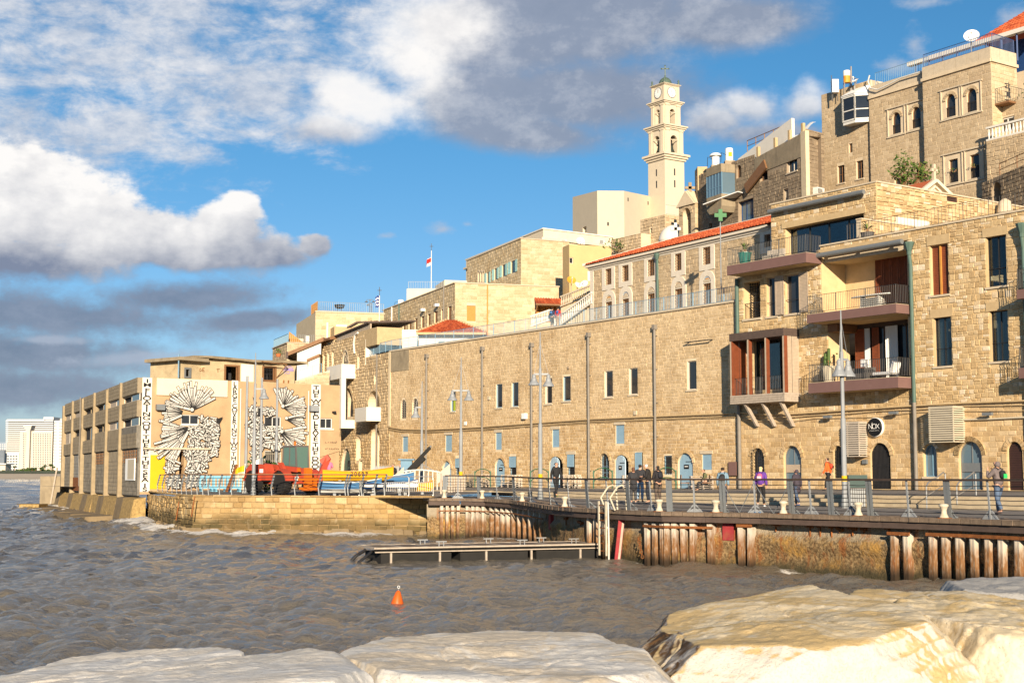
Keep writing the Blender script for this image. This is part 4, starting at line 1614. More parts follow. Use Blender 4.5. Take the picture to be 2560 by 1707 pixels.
 pts=[(949,1069),(1010,1073),(1073,1074),(1140,1071),(1210,1067),(1333,1058),(1476,1048),(1660,1040),(1840,1033)]
 loc=[]
 for px,py in pts:
  x,z=W.uv(px,py)
  loc.append((max(x,.05),-.14,z))
 q.tube(loc,.06,6)
 q.tube([(x,-.11,z-.17-.02*(i%2))for i,(x,y,z)in enumerate(loc)],.035,6)
 q.tube([(x,-.10,z-.27+.04*(i%2))for i,(x,y,z)in enumerate(loc)],.022,6)
 q.obj('conduit','ochre_trim',b,W.M)
 for px,py,s,mt in((1165,1058,.3,'dish_white'),(1315,1040,.45,'tank_white'),(1224,995,.3,'trim_stone'),(1590,1032,.3,'trim_stone'),(1423,919,.2,'dark_mortar')):
  x,z=W.uv(px,py)
  MB().box(x-s/2,x+s/2,-.3 if mt=='tank_white' else-.12,.02,z-s/2,z+s/2).obj('wall_fitting',mt,b,W.M)
 x,z=W.uv(1752,853)
 MB().box(x-1.3,x+1.3,-.35,-.29,z-.03,z+.03).box(x-1.2,x-1.15,-.3,0,z-.03,z+.03).box(x+1.15,x+1.2,-.3,0,z-.03,z+.03).obj('wall_bar','black_iron',b,W.M)
 pts=[W.at(x,.25,W.topz(x)+.13).to_translation()for x in np.linspace(-.2,W.L-.05,16)]
 a2=W2.at(.1,.25,za+.13).to_translation()
 railing(None,[a2]+pts,1.0,'rail_blue',.16,1.9,.022,.045,label='pale blue iron railing along the wall head of the long warehouse')
 return W,W2,za
WH,WH2,WH_ZA=build_warehouse()
# the hotel on the right
def slab_prism(W,x0,x1,p,z0,z1,mb=None):
 mb=mb or MB()
 mb.box(x0,x1,-p,.0,z0,z1)
 return mb
def build_hotel():
 b=thing('hotel_building','rubble stone hotel with mauve balconies, louvred bay window and round black sign','hotel',TR(*tw(10,0,2.3)))
 t0,t1=sea_t(1848,1000)+.02,sea_t(2690,900)
 W=Wall(tw(t0,0),tw(t1,0),2.15,10)
 zt=W.uv(2051,617.4)[1]
 ub=W.uv(2051,617.4)[0]
 P=1.38
 WF=Wall(tw(t0,P),tw(t1,P),2,20)
 bal=[]
 for(x0,x1,yt,yb,xs)in((1817,2015,648,672,1916),(2016.6,2240,773,795,2128),(2020.5,2245,950,976,2132)):
  u0,u1=WF.u(x0,yt),WF.u(x1,yt)
  bal.append((u0,u1,WF.uv(xs,yb)[1],WF.uv(xs,yt)[1]))
 ztl=bal[0][2]
 W.top=[(0,ztl),(ub-.001,ztl),(ub,zt),(W.L,zt)]
 W.z1=zt
 H=lambda*r,**k:W.px_hole(*r,**k)
 zg=zup(40)
 ga=H(1882,1120,1910.5,1196,kind='arch',reveal=.24)
 gb=H(1960,1114,2003,1222,kind='arch',reveal=.22)
 gc=H(2085,1114,2108,1195,kind='arch',reveal=.24)
 gd=H(2177,1107,2226,1222,kind='arch',reveal=.24)
 ge=H(2309,1110,2342,1191,kind='arch',reveal=.25)
 gf=H(2398,1103,2455,1222,kind='arch',reveal=.22)
 gg=H(2520,1104,2557,1222,kind='arch',reveal=.25)
 for o in(gb,gd,gf,gg):
  o.z0=zg+.02
 bx=W.rect(1885,850,1975,985)
 bayh=W.hole(W.u(1885,920),W.u(1975,920),bal[2][3]-.1,W.uv(1950,845)[1],reveal=.6)
 l1=W.hole(W.u(2072,880),W.u(2272,880),bal[2][3]+.02,bal[1][2]-.02,reveal=1.9)
 l2=W.hole(W.u(2054,710),W.u(2269,690),bal[1][3]+.02,W.uv(2160,619)[1],reveal=2.2)
 s1=H(1860,704,1900.5,796,reveal=1.2)
 s2=H(1917,693,1942,791,reveal=.25)
 s3=H(1963,686,2000,784,reveal=.25)
 a1=H(2326,611,2371,737,reveal=.26)
 a2=H(2466,590,2516,716,reveal=.26)
 b1=H(2335,793,2379,915,reveal=.26)
 b2=H(2475,776,2520.5,903,reveal=.26)
 W.build(b,'rubble_mortar')
 zc=W.uv(2150,1022)[1]
 W.stones('warehouse_stone',course=.29,length=.46,gap=.022,depth=.022,rough=.2,n_obj=140,zmin=2.2,zmax=zc,seed=12,margin=.03)
 W.stones('rubble_stone',course=.31,length=.36,gap=.028,depth=.034,rough=.28,n_obj=300,zmin=zc,seed=13,margin=.04,rubble=True)
 mb=MB()
 mb.quad((W.L,0,2),(W.L,14,2),(W.L,14,zt),(W.L,0,zt))
 mb.quad((ub,.3,zt-1.0),(W.L,.3,zt-1.0),(W.L,14,zt-1.0),(ub,14,zt-1.0))
 mb.quad((0,.0,ztl),(ub,.0,ztl),(ub,6,ztl),(0,6,ztl))
 mb.quad((0,0,ztl),(0,6,ztl),(0,6,WH.z1-.3),(0,0,WH.z1-.3))
 mb.quad((ub,0,ztl),(ub,4,ztl),(ub,4,zt),(ub,0,zt))
 mb.obj('roof','step_stone',b,W.M)
 mb=MB()
 mb.quad((ub,.3,zt),(ub,.3,zt-1),(W.L,.3,zt-1),(W.L,.3,zt))
 mb.box(ub-.02,W.L,-.1,.34,zt+.003,zt+.1)
 mb.obj('coping','trim_stone',b,W.M)
 for(u0,u1,z0,z1)in bal:
  s=slab_prism(W,u0,u1,P,z0,z1).obj('balcony_slab','mauve_metal',b,W.M)
  MB().box(u0+.1,u1-.1,-P+.1,-.01,z0-.012,z0-.003).obj('soffit','ochre_trim',s,W.M)
  MB().box(u0+.04,u1-.04,-P+.04,-.01,z1+.003,z1+.03).obj('floor','step_stone',s,W.M)
 def brail(u0,u1,z,name='balcony_railing',left=True,right=True,p=P):
  pts=[]
  if left:pts.append((u0+.05,-.05,z))
  pts+=[(u0+.05,-p+.06,z),(u1-.05,-p+.06,z)]
  if right:pts.append((u1-.05,-.05,z))
  railing(b,[(W.M@Vector(q))for q in pts],1.12,'black_iron',.14,2.2,.02,.035,name=name)
 for(u0,u1,z0,z1)in bal:
  brail(u0,u1,z1+.03)
 for px,yt,yb in((2541,723,746),(2546,919,945)):
  u0=WF.u(px,yt)
  z0,z1=WF.uv(px+15,yb)[1],WF.uv(px+15,yt)[1]
  s=slab_prism(W,u0,u0+4,P,z0,z1).obj('balcony_slab','mauve_metal',b,W.M)
  brail(u0,u0+4,z1)
 o=l2
 y=o.reveal
 lg=MB().box(o.x0-.01,o.x1+.01,y-.02,y+.1,o.z0,o.z1).obj('loggia_back','rubble_mortar',b,W.M)
 xa=W.u(2124,700)+.2
 n=7
 for k in range(n):
  x0,x1=lerp(xa,o.x1,k/n),lerp(xa,o.x1,(k+1)/n)
  q=MB()
  louvres(q,x0+.02,x1-.02,o.z0+.02,o.z1-.35,y-.12,.09,.09,.05)
  d=q.obj('folding_door','red_wood',b,W.M)
  MB().box(x0+.03,x1-.03,y-.06,y-.03,o.z0+.02,o.z1-.35).obj('backing','brown_wood',d,W.M)
 MB().box(o.x0-.3,o.x1+.2,-.08,.06,o.z1+.003,o.z1+.32).obj('beam','ochre_trim',b,W.M)
 o=l1
 y=o.reveal
 MB().box(o.x0-.01,o.x1+.01,y+.9,y+1.0,o.z0,o.z1).obj('loggia_back','room_dark',b,W.M)
 q=MB()
 xs=np.linspace(o.x0+1.1,o.x1,7)
 for i in range(6):
  q.box(xs[i],xs[i]+.07,y-.08,y,o.z0,o.z1)
 q.box(o.x0,o.x1,y-.08,y,o.z1-.25,o.z1)
 fr=q.obj('door_frame','dark_wood',b,W.M)
 MB().box(xs[0],o.x1,y-.04,y-.03,o.z0+.02,o.z1-.26).obj('pane','glass_dark',fr,W.M)
 for x0,x1 in((W.u(2068,880)+.75,W.u(2085,880)+.95),(W.u(2105,880)+.9,W.u(2122,880)+.9)):
  q=MB()
  louvres(q,x0,x1,o.z0+.02,o.z1-.3,y-.2,.09,.08,.05)
  q.obj('shutter','red_wood',b,W.M)
 for x0,x1 in((W.u(2088,880)+.95,W.u(2102,880)+.9),(W.u(2150,880)+.6,W.u(2180,880)+.6)):
  q=MB()
  n=14
  pl=[(x0+(x1-x0)*i/n,y-.28+.06*(i%2))for i in range(n+1)]
  pl+=[(x,yy+.02)for x,yy in reversed(pl)]
  q.prism(pl,o.z0+.05,o.z1-.3,'z')
  q.obj('curtain','curtain_white',b,W.M)
 MB().box(o.x0-.05,o.x0+.75,-.012,y,o.z1-.5,o.z1-.01).obj('beam','brown_wood',b,W.M)
 def awning(WX,x0,y0,x1,y1,off,M):
  u0,z0=WX.uv(x0,y0)
  u1,z1=WX.uv(x1,y1)
  q=MB()
  z=(z0+z1)/2
  q.tube([(u0,-off,z),(u1,-off,z)],.16,10)
  a=q.obj('awning_cassette','steel_grey',b,M)
  q=MB()
  for f in(.12,.5,.88):
   u=lerp(u0,u1,f)
   q.box(u-.05,u+.05,-off,.05,z-.08,z+.08)
  q.obj('bracket','steel_grey',a,M)
 awning(W,2048,641,2265,606,.35,W.M)
 WB=WF
 u0,u1=WB.u(1825,910),WB.u(1960,910)
 zt0=WB.uv(1892,827)[1]
 zt1=WB.uv(1892,846)[1]
 zb1=WB.uv(1892,985)[1]
 zb0=WB.uv(1892,1007)[1]
 bay=MB().box(u0,u1,-P,0,zb0,zb1-.0).obj('bay_base','taupe_wood',b,W.M)
 for k in range(4):
  z=lerp(zb0,zb1,k/4)
  MB().box(u0-.015,u1+.015,-P-.03,-.01,z+.012,z+(zb1-zb0)/4-.006).obj('board','old_wood',bay,W.M)
 MB().box(u0-.02,u1+.02,-P-.03,0,zt1,zt0).obj('bay_head','dark_wood',b,W.M)
 posts=[u0,WB.u(1868,910),WB.u(1912,910),u1-.12]
 for u in posts:
  q=MB()
  q.box(u,u+.13,-P,-P+.3,zb1,zt1)
  q.obj('bay_post','taupe_wood',b,W.M)
  MB().box(u+.131,u+.15,-P+.004,-P+.296,zb1,zt1).obj('post_side','red_wood',b,W.M)
 for f0,f1 in((.06,.5),(.54,.98)):
  ql,qr=MB(),MB()
  louvres(ql,P*f0,P*f1,zb1,zt1,0,.09,.07)
  ql.obj('side_louvre','red_wood',b,W.M@TR(u0+.15,0,0,R(-90)))
  louvres(qr,P*f0,P*f1,zb1,zt1,0,.09,.07)
  qr.obj('side_louvre','taupe_wood',b,W.M@TR(u1,-P,0,R(90)))
 o=bayh
 MB().box(o.x0,o.x1,.9,1.0,o.z0,o.z1).obj('bay_room','room_dark',b,W.M)
 fr=MB()
 ring(fr,o,.002,.07,.25,.33)
 for f in(.33,.66):
  x=lerp(o.x0,o.x1,f)
  fr.box(x-.035,x+.035,.262,.318,o.z0+.05,o.z1-.05)
 fr=fr.obj('door_frame','black_iron',b,W.M)
 MB().box(o.x0+.05,o.x1-.05,.285,.295,o.z0+.05,o.z1-.05).obj('pane','glass_clear',fr,W.M)
 n=20
 x0,x1=o.x0+.1,lerp(o.x0,o.x1,.62)
 pl=[(x0+(x1-x0)*i/n,.42+.06*(i%2))for i in range(n+1)]
 MB().prism(pl+[(x,yy+.02)for x,yy in reversed(pl)],o.z0+.02,o.z1-.1,'z').obj('curtain','curtain_white',b,W.M)
 brail(u0+.1,u1,zb1,left=False,right=False,p=P-.2)
 for px in(1856,1899,1945):
  ua=WB.u(px,1014)
  q=MB()
  zl=W.uv(px+34,1066)[1]
  q.add([(ua,-P+.06,zb0),(ua+.16,-P+.06,zb0),(ua+.16,-P+.34,zb0),(ua,-P+.34,zb0),(ua,-.26,zl),(ua+.16,-.26,zl),(ua+.16,.02,zl),(ua,.02,zl)],[(3,2,1,0),(4,5,6,7),(0,1,5,4),(1,2,6,5),(2,3,7,6),(3,0,4,7)])
  q.obj('strut','old_wood',b,W.M)
 q=MB()
 bars(q,s1,7,14,.03,.5)
 w=q.obj('window_lattice','black_iron',b,W.M)
 MB().box(s1.x0-.1,s1.x1+.1,s1.reveal+.8,s1.reveal+.9,s1.z0-.2,s1.z1).obj('back','dark_mortar',w,W.M)
 q=MB()
 bars(q,s1,8,0,.02,.05,z1=s1.z0+1.0)
 q.box(s1.x0,s1.x1,.04,.08,s1.z0+1.0,s1.z0+1.04)
 q.obj('guard_rail','black_iron',w,W.M)
 MB().box(s1.x0-.12,s1.x1+.12,-.1,.1,s1.z0-.14,s1.z0).obj('sill','trim_stone',w,W.M)
 for o in(s2,s3):
  w=window(b,o,'taupe_wood','glass_dark',(1,1),.06,sill='trim_stone')
  for sx in((o.x0-.02,-1),(o.x1+.02,1)):
   if o is s2 and sx[1]<0:
    continue
   wl=(o.x1-o.x0)*(.6 if o is s3 else .55)
   q=MB()
   louvres(q,0,wl,o.z0,o.z1,-.0,.09,.07)
   q.obj('shutter','taupe_wood',w,W.M@TR(sx[0]if sx[1]>0 else sx[0]-wl,-.13,0))
  q=MB()
  q.box(o.x0,o.x1,.02,.05,o.z0+.9,o.z0+.93)
  q.obj('guard_rail','black_iron',w,W.M)
 w=window(b,a1,'ochre_trim','room_dark',(1,1),.05,sill='trim_stone',lintel=('ochre_trim',.55))
 for x0,x1 in((a1.x0+.05,(a1.x0+a1.x1)/2-.05),((a1.x0+a1.x1)/2+.05,a1.x1-.05)):
  q=MB()
  louvres(q,x0,x1,a1.z0+.05,a1.z1-.05,.18,.10,.09,.05)
  q.obj('shutter','red_wood',w,W.M)
 c=(a1.x0+a1.x1)/2
 MB().box(c-.05,c+.05,.09,.18,a1.z0,a1.z1).obj('mullion','orange_wood',w,W.M)
 for o in(a2,b1,b2):
  w=window(b,o,'black_iron','glass_clear',(2,1),.05,sill='trim_stone',lintel=('ochre_trim',.5))
  MB().box(o.x0-.3,o.x1+.3,o.reveal+1.6,o.reveal+1.7,o.z0-.3,o.z1+.3).obj('room','room_dark',w,W.M)
  q=MB()
  q.box(o.x0,o.x1,o.reveal-.1,o.reveal-.07,o.z0+1.0,o.z0+1.03)
  q.obj('guard_rail','black_iron',w,W.M)
  if o is not a2:
   x0,x1=(o.x0+.05,lerp(o.x0,o.x1,.62))if o is b1 else(lerp(o.x0,o.x1,.2),o.x1-.1)
   pl=[(x0+(x1-x0)*i/14,o.reveal+.06+.06*(i%2))for i in range(15)]
   MB().prism(pl+[(x,yy+.02)for x,yy in reversed(pl)],o.z0,o.z1-.05,'z').obj('curtain','curtain_white',w,W.M)
  MB().box(o.x0+.001,o.x0+.014,.012,o.reveal-.08,o.z0+.01,o.z1-.01).obj('reveal','ochre_trim',w,W.M)
 for o,fillm in((ga,'room_dark'),(gc,'room_dark')):
  w=window(b,o,'black_iron','glass_dark',(1,1),.05,grille=('black_iron',6,9,),proud=-.16 if o is ga else .05)
  voussoirs(b,o,'warehouse_stone',9,.26)
  if o is ga:
   q=MB()
   for i in range(9):
    z=o.z0+(o.zs-o.z0+.4)*i/9
    q.box(o.x0,o.x0+.02,-.16,.0,z,z+.02).box(o.x1-.02,o.x1,-.16,.0,z,z+.02)
   q.obj('grille_side','black_iron',w,W.M)
 for o in(gb,gf):
  w=window(b,o,'steel_grey','glass_blue',(2,1),.06,name='glass_door')
  MB().box(o.x0+.06,o.x1-.06,o.reveal-.08,o.reveal-.03,o.z0+1.0,o.z0+1.5).obj('door_panel','taupe_wood' if o is gb else 'steel_grey',w,W.M)
  voussoirs(b,o,'warehouse_stone',11,.28)
 w=window(b,gd,'black_iron','room_dark',(1,1),.06,name='iron_gate')
 q=MB()
 bars(q,gd,15,3,.035,.1)
 q.obj('gate_bars','black_iron',w,W.M)
 voussoirs(b,gd,'warehouse_stone',11,.3)
 MB().box(gd.x0-.55,gd.x0-.2,-.16,.0,gd.z0+1.5,gd.z0+1.75).obj('intercom','steel_grey',w,W.M)
 window(b,ge,'rail_blue','glass_blue',(2,1),.06,sill='trim_stone')
 q=MB()
 face(q,gg,0,.14,.2)
 d=q.obj('louvred_door','louvre_dark',b,W.M)
 for k in range(30):
  z=gg.z0+.08+k*.093
  f=max(0,(z+.09-gg.zs)/gg.rise)
  if f>=1:break
  hw=(gg.x1-gg.x0)/2*math.sqrt(max(0,1-f*f))-.05
  c=(gg.x0+gg.x1)/2
  MB().box(c-hw,c+hw,.08,.14,z,z+.07).obj('slat','louvre_dark',d,W.M)
 voussoirs(b,gg,'warehouse_stone',9,.26)
 voussoirs(b,gf,'rubble_stone',11,.3)
 voussoirs(b,ge,'rubble_stone',9,.2)
 x,z=W.uv(2511,1144)
 MB().box(x-.16,x+.16,-.05,.02,z-.22,z+.22).obj('wall_plate','ochre_trim',b,W.M)
 for px,yt in((2281,607),(2562,560)):
  x,z=W.uv(px,yt)
  q=MB()
  q.lathe([(.14,-.75),(.14,-.55),(.30,-.1),(.32,0)],(x,-.32,z),8)
  p=q.obj('rain_hopper','copper_green',b,W.M)
  q=MB()
  q.tube([(x,-.32,z-.7),(x,-.22,z-1.4),(x+.0,-.22,zc+.2)],.11,10)
  q.obj('downpipe','copper_green',p,W.M)
  q=MB()
  q.tube([(x,-.22,zc+.2),(x,-.22,2.3)],.11,10)
  q.obj('lower_downpipe','pipe_grey',p,W.M)
 x,z=W.uv(1843,742)
 q=MB()
 q.tube([(.12,-.2,ztl-.1),(.12,-.2,zt0)],.13,10)
 q.obj('downpipe','copper_green',b,W.M)
 q=MB()
 q.tube([(.14,-.2,zb0+.1),(.14,-.2,2.25)],.13,10)
 q.obj('downpipe','pipe_grey',b,W.M)
 q=MB()
 loc=[(W.uv(px,py)[0],W.uv(px,py)[1])for px,py in((1852,1031),(1900,1036),(1960,1036),(2040,1031),(2105,1026),(2200,1020),(2290,1014),(2420,1007),(2560,1002),(2640,998))]
 q.tube([(x,-.16,z)for x,z in loc],.055,6)
 q.tube([(x,-.13,z-.22+.05*(i%2))for i,(x,z)in enumerate(loc)],.03,6)
 q.tube([(x,-.12,z-.36-.08*(i%3))for i,(x,z)in enumerate(loc)],.022,6)
 q.obj('conduit','ochre_trim',b,W.M)
 q=MB()
 loc=[(W.uv(px,py)[0],W.uv(px,py)[1])for px,py in((2404,1049),(2480,1047),(2560,1043),(2640,1040))]
 q.tube([(x,-.13,z)for x,z in loc],.05,6)
 q.obj('white_conduit','slat_cream',b,W.M)
 for px,py in((2080,1043),(2245,1033),(2480,1036)):
  x,z=W.uv(px,py)
  q=MB()
  q.box(x-.3,x+.3,-.5,-.3,z-.06,z+.1).box(x-.03,x+.03,-.4,0,z+.02,z+.06)
  q.obj('floodlight','steel_grey',b,W.M)
 t2=Wall(tw(-60,-4.0),tw(60,-4.0),ztl,20)
 ua,ub2=t2.u(1927,514),t2.u(2190.5,456.5)
 z2=t2.uv(2190,456.5)[1]
 U=Wall(t2.M@Vector((ua,0,0)),t2.M@Vector((ub2,0,0)),ztl,z2)
 g=U.hole(U.u(1964,580),U.u(2160,560),ztl+.05,U.uv(2060,553)[1],reveal=.7)
 U.build(b,'rubble_mortar','upper_wall')
 U.stones('rubble_stone',course=.30,length=.40,gap=.028,depth=.04,rough=.28,n_obj=90,seed=17,margin=.03,rubble=True,name='stone')
 MB().box(g.x0-.3,g.x1+.2,-.09,.05,g.z1+.003,g.z1+.42).obj('beam','ochre_trim',b,U.M)
 fr=MB()
 ring(fr,g,.002,.08,.5,.62)
 for f in(.25,.5,.75):
  x=lerp(g.x0,g.x1,f)
  fr.box(x-.04,x+.04,.51,.60,g.z0+.05,g.z1-.05)
 fr=fr.obj('glass_door','black_iron',b,U.M)
 MB().box(g.x0+.06,g.x1-.06,.55,.56,g.z0+.06,g.z1-.06).obj('pane','glass_clear',fr,U.M)
 MB().box(g.x0-.2,g.x1+.2,2.4,2.5,g.z0,g.z1).obj('room','room_dark',fr,U.M)
 x0,x1=g.x0+.1,lerp(g.x0,g.x1,.21)
 pl=[(x0+(x1-x0)*i/14,.75+.08*(i%2))for i in range(15)]
 MB().prism(pl+[(x,yy+.02)for x,yy in reversed(pl)],g.z0,g.z1-.1,'z').obj('curtain','curtain_white',fr,U.M)
 MB().box(x1+.02,x1+.2,.78,.83,g.z0,g.z1-.1).obj('curtain_edge','lime_cloth',fr,U.M)
 awning(U,1932,532,2170,481,.4,U.M)
 Cn=U.M@Vector((U.L,0,0))
 V=swall((Cn.x,Cn.y),20,ztl,z2)
 e=V.u(2405,495)
 e2=V.u(2523,523)
 V.top=[(0,z2),(e,z2),(V.L,z2)]
 ve=V.px_hole(2367,492,2395,505,reveal=.3)
 wh=V.rect(2236,545,2316,600)
 V.build(b,'rubble_mortar','side_wall')
 V.stones('rubble_stone',course=.32,length=.5,gap=.03,depth=.07,rough=.25,n_obj=140,seed=19,margin=.03,rubble=True,name='stone')
 q=MB()
 bars(q,ve,0,5,.08,.1)
 q.box(ve.x0,ve.x1,.25,.28,ve.z0,ve.z1)
 q.obj('vent_grille','louvre_dark',b,V.M)
 zz=V.uv(2240,544)[1]
 MB().box(wh[0],wh[1],-.25,-.12,zt-1,zz).obj('white_screen','white_plaster',b,V.M)
 q=MB()
 q.quad((0,0,z2),(U.L,0,z2),(U.L,16,z2),(0,16,z2))
 q.quad((0,0,ztl),(0,16,ztl),(0,16,z2),(0,0,z2))
 q.obj('upper_roof','step_stone',b,U.M)
 MB().box(-.06,U.L+.06,-.1,.3,z2+.002,z2+.1).obj('coping','trim_stone',b,U.M)
 MB().box(0,V.L,-.1,.3,z2+.004,z2+.1).obj('coping','trim_stone',b,V.M)
 Lw=swall((W.M@Vector((W.u(2094,610),2.2,0)))[:2],5.2,ztl,W.uv(2094,545)[1]+.15)
 Lw.build(b,'rubble_mortar','terrace_wall')
 Lw.stones('rubble_stone',course=.3,length=.42,gap=.03,depth=.06,rough=.25,n_obj=30,seed=23,rubble=True)
 q=MB()
 q.box(-.05,5.2,-.08,.4,Lw.z1,Lw.z1+.08).quad((0,0,ztl),(0,.4,ztl),(0,.4,Lw.z1),(0,0,Lw.z1))
 q.obj('terrace_coping','trim_stone',b,Lw.M)
 pts=[W.at(x,.12,zt+.1).to_translation()for x in np.linspace(W.u(2115,600),W.L,10)]
 railing(None,pts,1.0,'black_iron',.22,2.6,.016,.03,label='thin black railing along the roof terrace of the hotel')
 return W,WF,bal,zt,ztl,U,V,P
HO,HOF,HBAL,HZT,HZL,HU,HV,HP=build_hotel()
# THE UPPER TOWN
def lvl(px,py,z):
 r=ray(px,py)
 return Vector((0,0,CAMZ))+r*((z-CAMZ)/r.z)
class Blk:
 """a building block: walls through measured roof corners (left to right), one corner with a distance"""
 def __init__(s,name,label,cat,corners,z0,depth=8,drop=0.0):
  k=[i for i,c in enumerate(corners)if len(c)==3][0]
  z1=at(*corners[k]).z
  s.z1,s.z0=z1,z0
  s.c=[]
  for i,c in enumerate(corners):
   p=at(*c)if len(c)==3 else lvl(c[0],c[1],z1)
   s.c.append((p.x,p.y))
  s.w=[Wall(a,b,z0,z1)for a,b in zip(s.c[:-1],s.c[1:])]
  s.depth=depth
  s.b=thing(name,label,cat,TR(*s.c[min(1,len(s.c)-1)],z0))
 def finish(s,mortar,stone=None,roof=True,coping=None,**kw):
  for i,w in enumerate(s.w):
   w.build(s.b,mortar)
   if stone:
    k=dict(kw)
    k['seed']=kw.get('seed',1)+i
    w.stones(stone,**k)
  pts=list(s.c)
  if len(pts)==2:
   iw=s.w[0].inw
   pts+=[(pts[1][0]+iw.x*s.depth,pts[1][1]+iw.y*s.depth),(pts[0][0]+iw.x*s.depth,pts[0][1]+iw.y*s.depth)]
  elif len(pts)==3:
   pts.append((pts[0][0]+pts[2][0]-pts[1][0],pts[0][1]+pts[2][1]-pts[1][1]))
  if roof:
   shell(s.b,pts,s.z0,s.z1,mortar,skip=range(len(s.c)-1))
  if coping:
   for w in s.w:
    MB().box(-.06,w.L+.06,-.12,.35,w.z1+.002,w.z1+coping[1]).obj('coping',coping[0],s.b,w.M)
  s.pts=pts
  return s.b
def shutters(b,o,mat,ajar=False,M=None):
 W=o.W
 q=MB()
 m=(o.x0+o.x1)/2
 w=o.x1-o.x0
 if ajar:
  face(q,o,0,o.reveal-.05,o.reveal)
  r=q.obj('window','glass_dark',b,W.M)
  for sgn in(-1,1):
   q=MB()
   louvres(q,0,w*.5,o.z0+.02,o.z1-.02,0,.12,.08)
   if sgn<0:
    mm=W.M@TR(o.x0-w*.5,-.1,0,R(4))
   else:
    mm=W.M@TR(o.x1,-.08,0,R(-4))
   q.obj('shutter',mat,r,mm)
 else:
  louvres(q,o.x0+.01,m-.01,o.z0,o.z1,o.reveal-.06,.12,.08)
  r=q.obj('shutter',mat,b,W.M)
  q=MB()
  louvres(q,m+.01,o.x1-.01,o.z0,o.z1,o.reveal-.06,.12,.08)
  q.obj('leaf',mat,r,W.M)
  MB().box(o.x0,o.x1,o.reveal,o.reveal+.04,o.z0,o.z1).obj('backing',mat,r,W.M)
 return r
def tile_roof(b,quads,name='roof',mat='roof_tile',step=.34,row=.55,n_obj=60):
 """curved tiles in columns over roof planes; each plane = eave left, eave right, ridge right, ridge left"""
 base=MB()
 for q in quads:
  base.quad(*[Vector(p)for p in q])
 root=base.obj(name,mat,b)
 allt=[]
 for q in quads:
  a,b_,c,d=[Vector(p)for p in q]
  L=max((b_-a).length,(c-d).length)
  n=max(1,int(L/step))
  for i in range(n):
   f=(i+.5)/n
   lo,hi=a.lerp(b_,f),d.lerp(c,f)
   nrm=(b_-a).cross(hi-lo)
   nrm=nrm.normalized()if nrm.length>1e-6 else Vector((0,0,1))
   if nrm.z<0:nrm=-nrm
   m=max(1,int((hi-lo).length/row))
   for j in range(m):
    p0,p1=lo.lerp(hi,j/m),lo.lerp(hi,(j+1.08)/m)
    allt.append((p0,p1,(b_-a).normalized(),nrm))
 mb=MB()
 for k,(p0,p1,e,nrm)in enumerate(allt):
  w=step*.40
  mb.add([p0-e*w,p0+nrm*.13,p0+e*w,p1+e*w*.8,p1+nrm*.07,p1-e*w*.8],[(0,1,4,5),(1,2,3,4),(0,2,1)])
 t=mb.obj('tiles',mat,root)
 tag(t,kind='stuff')
 return root
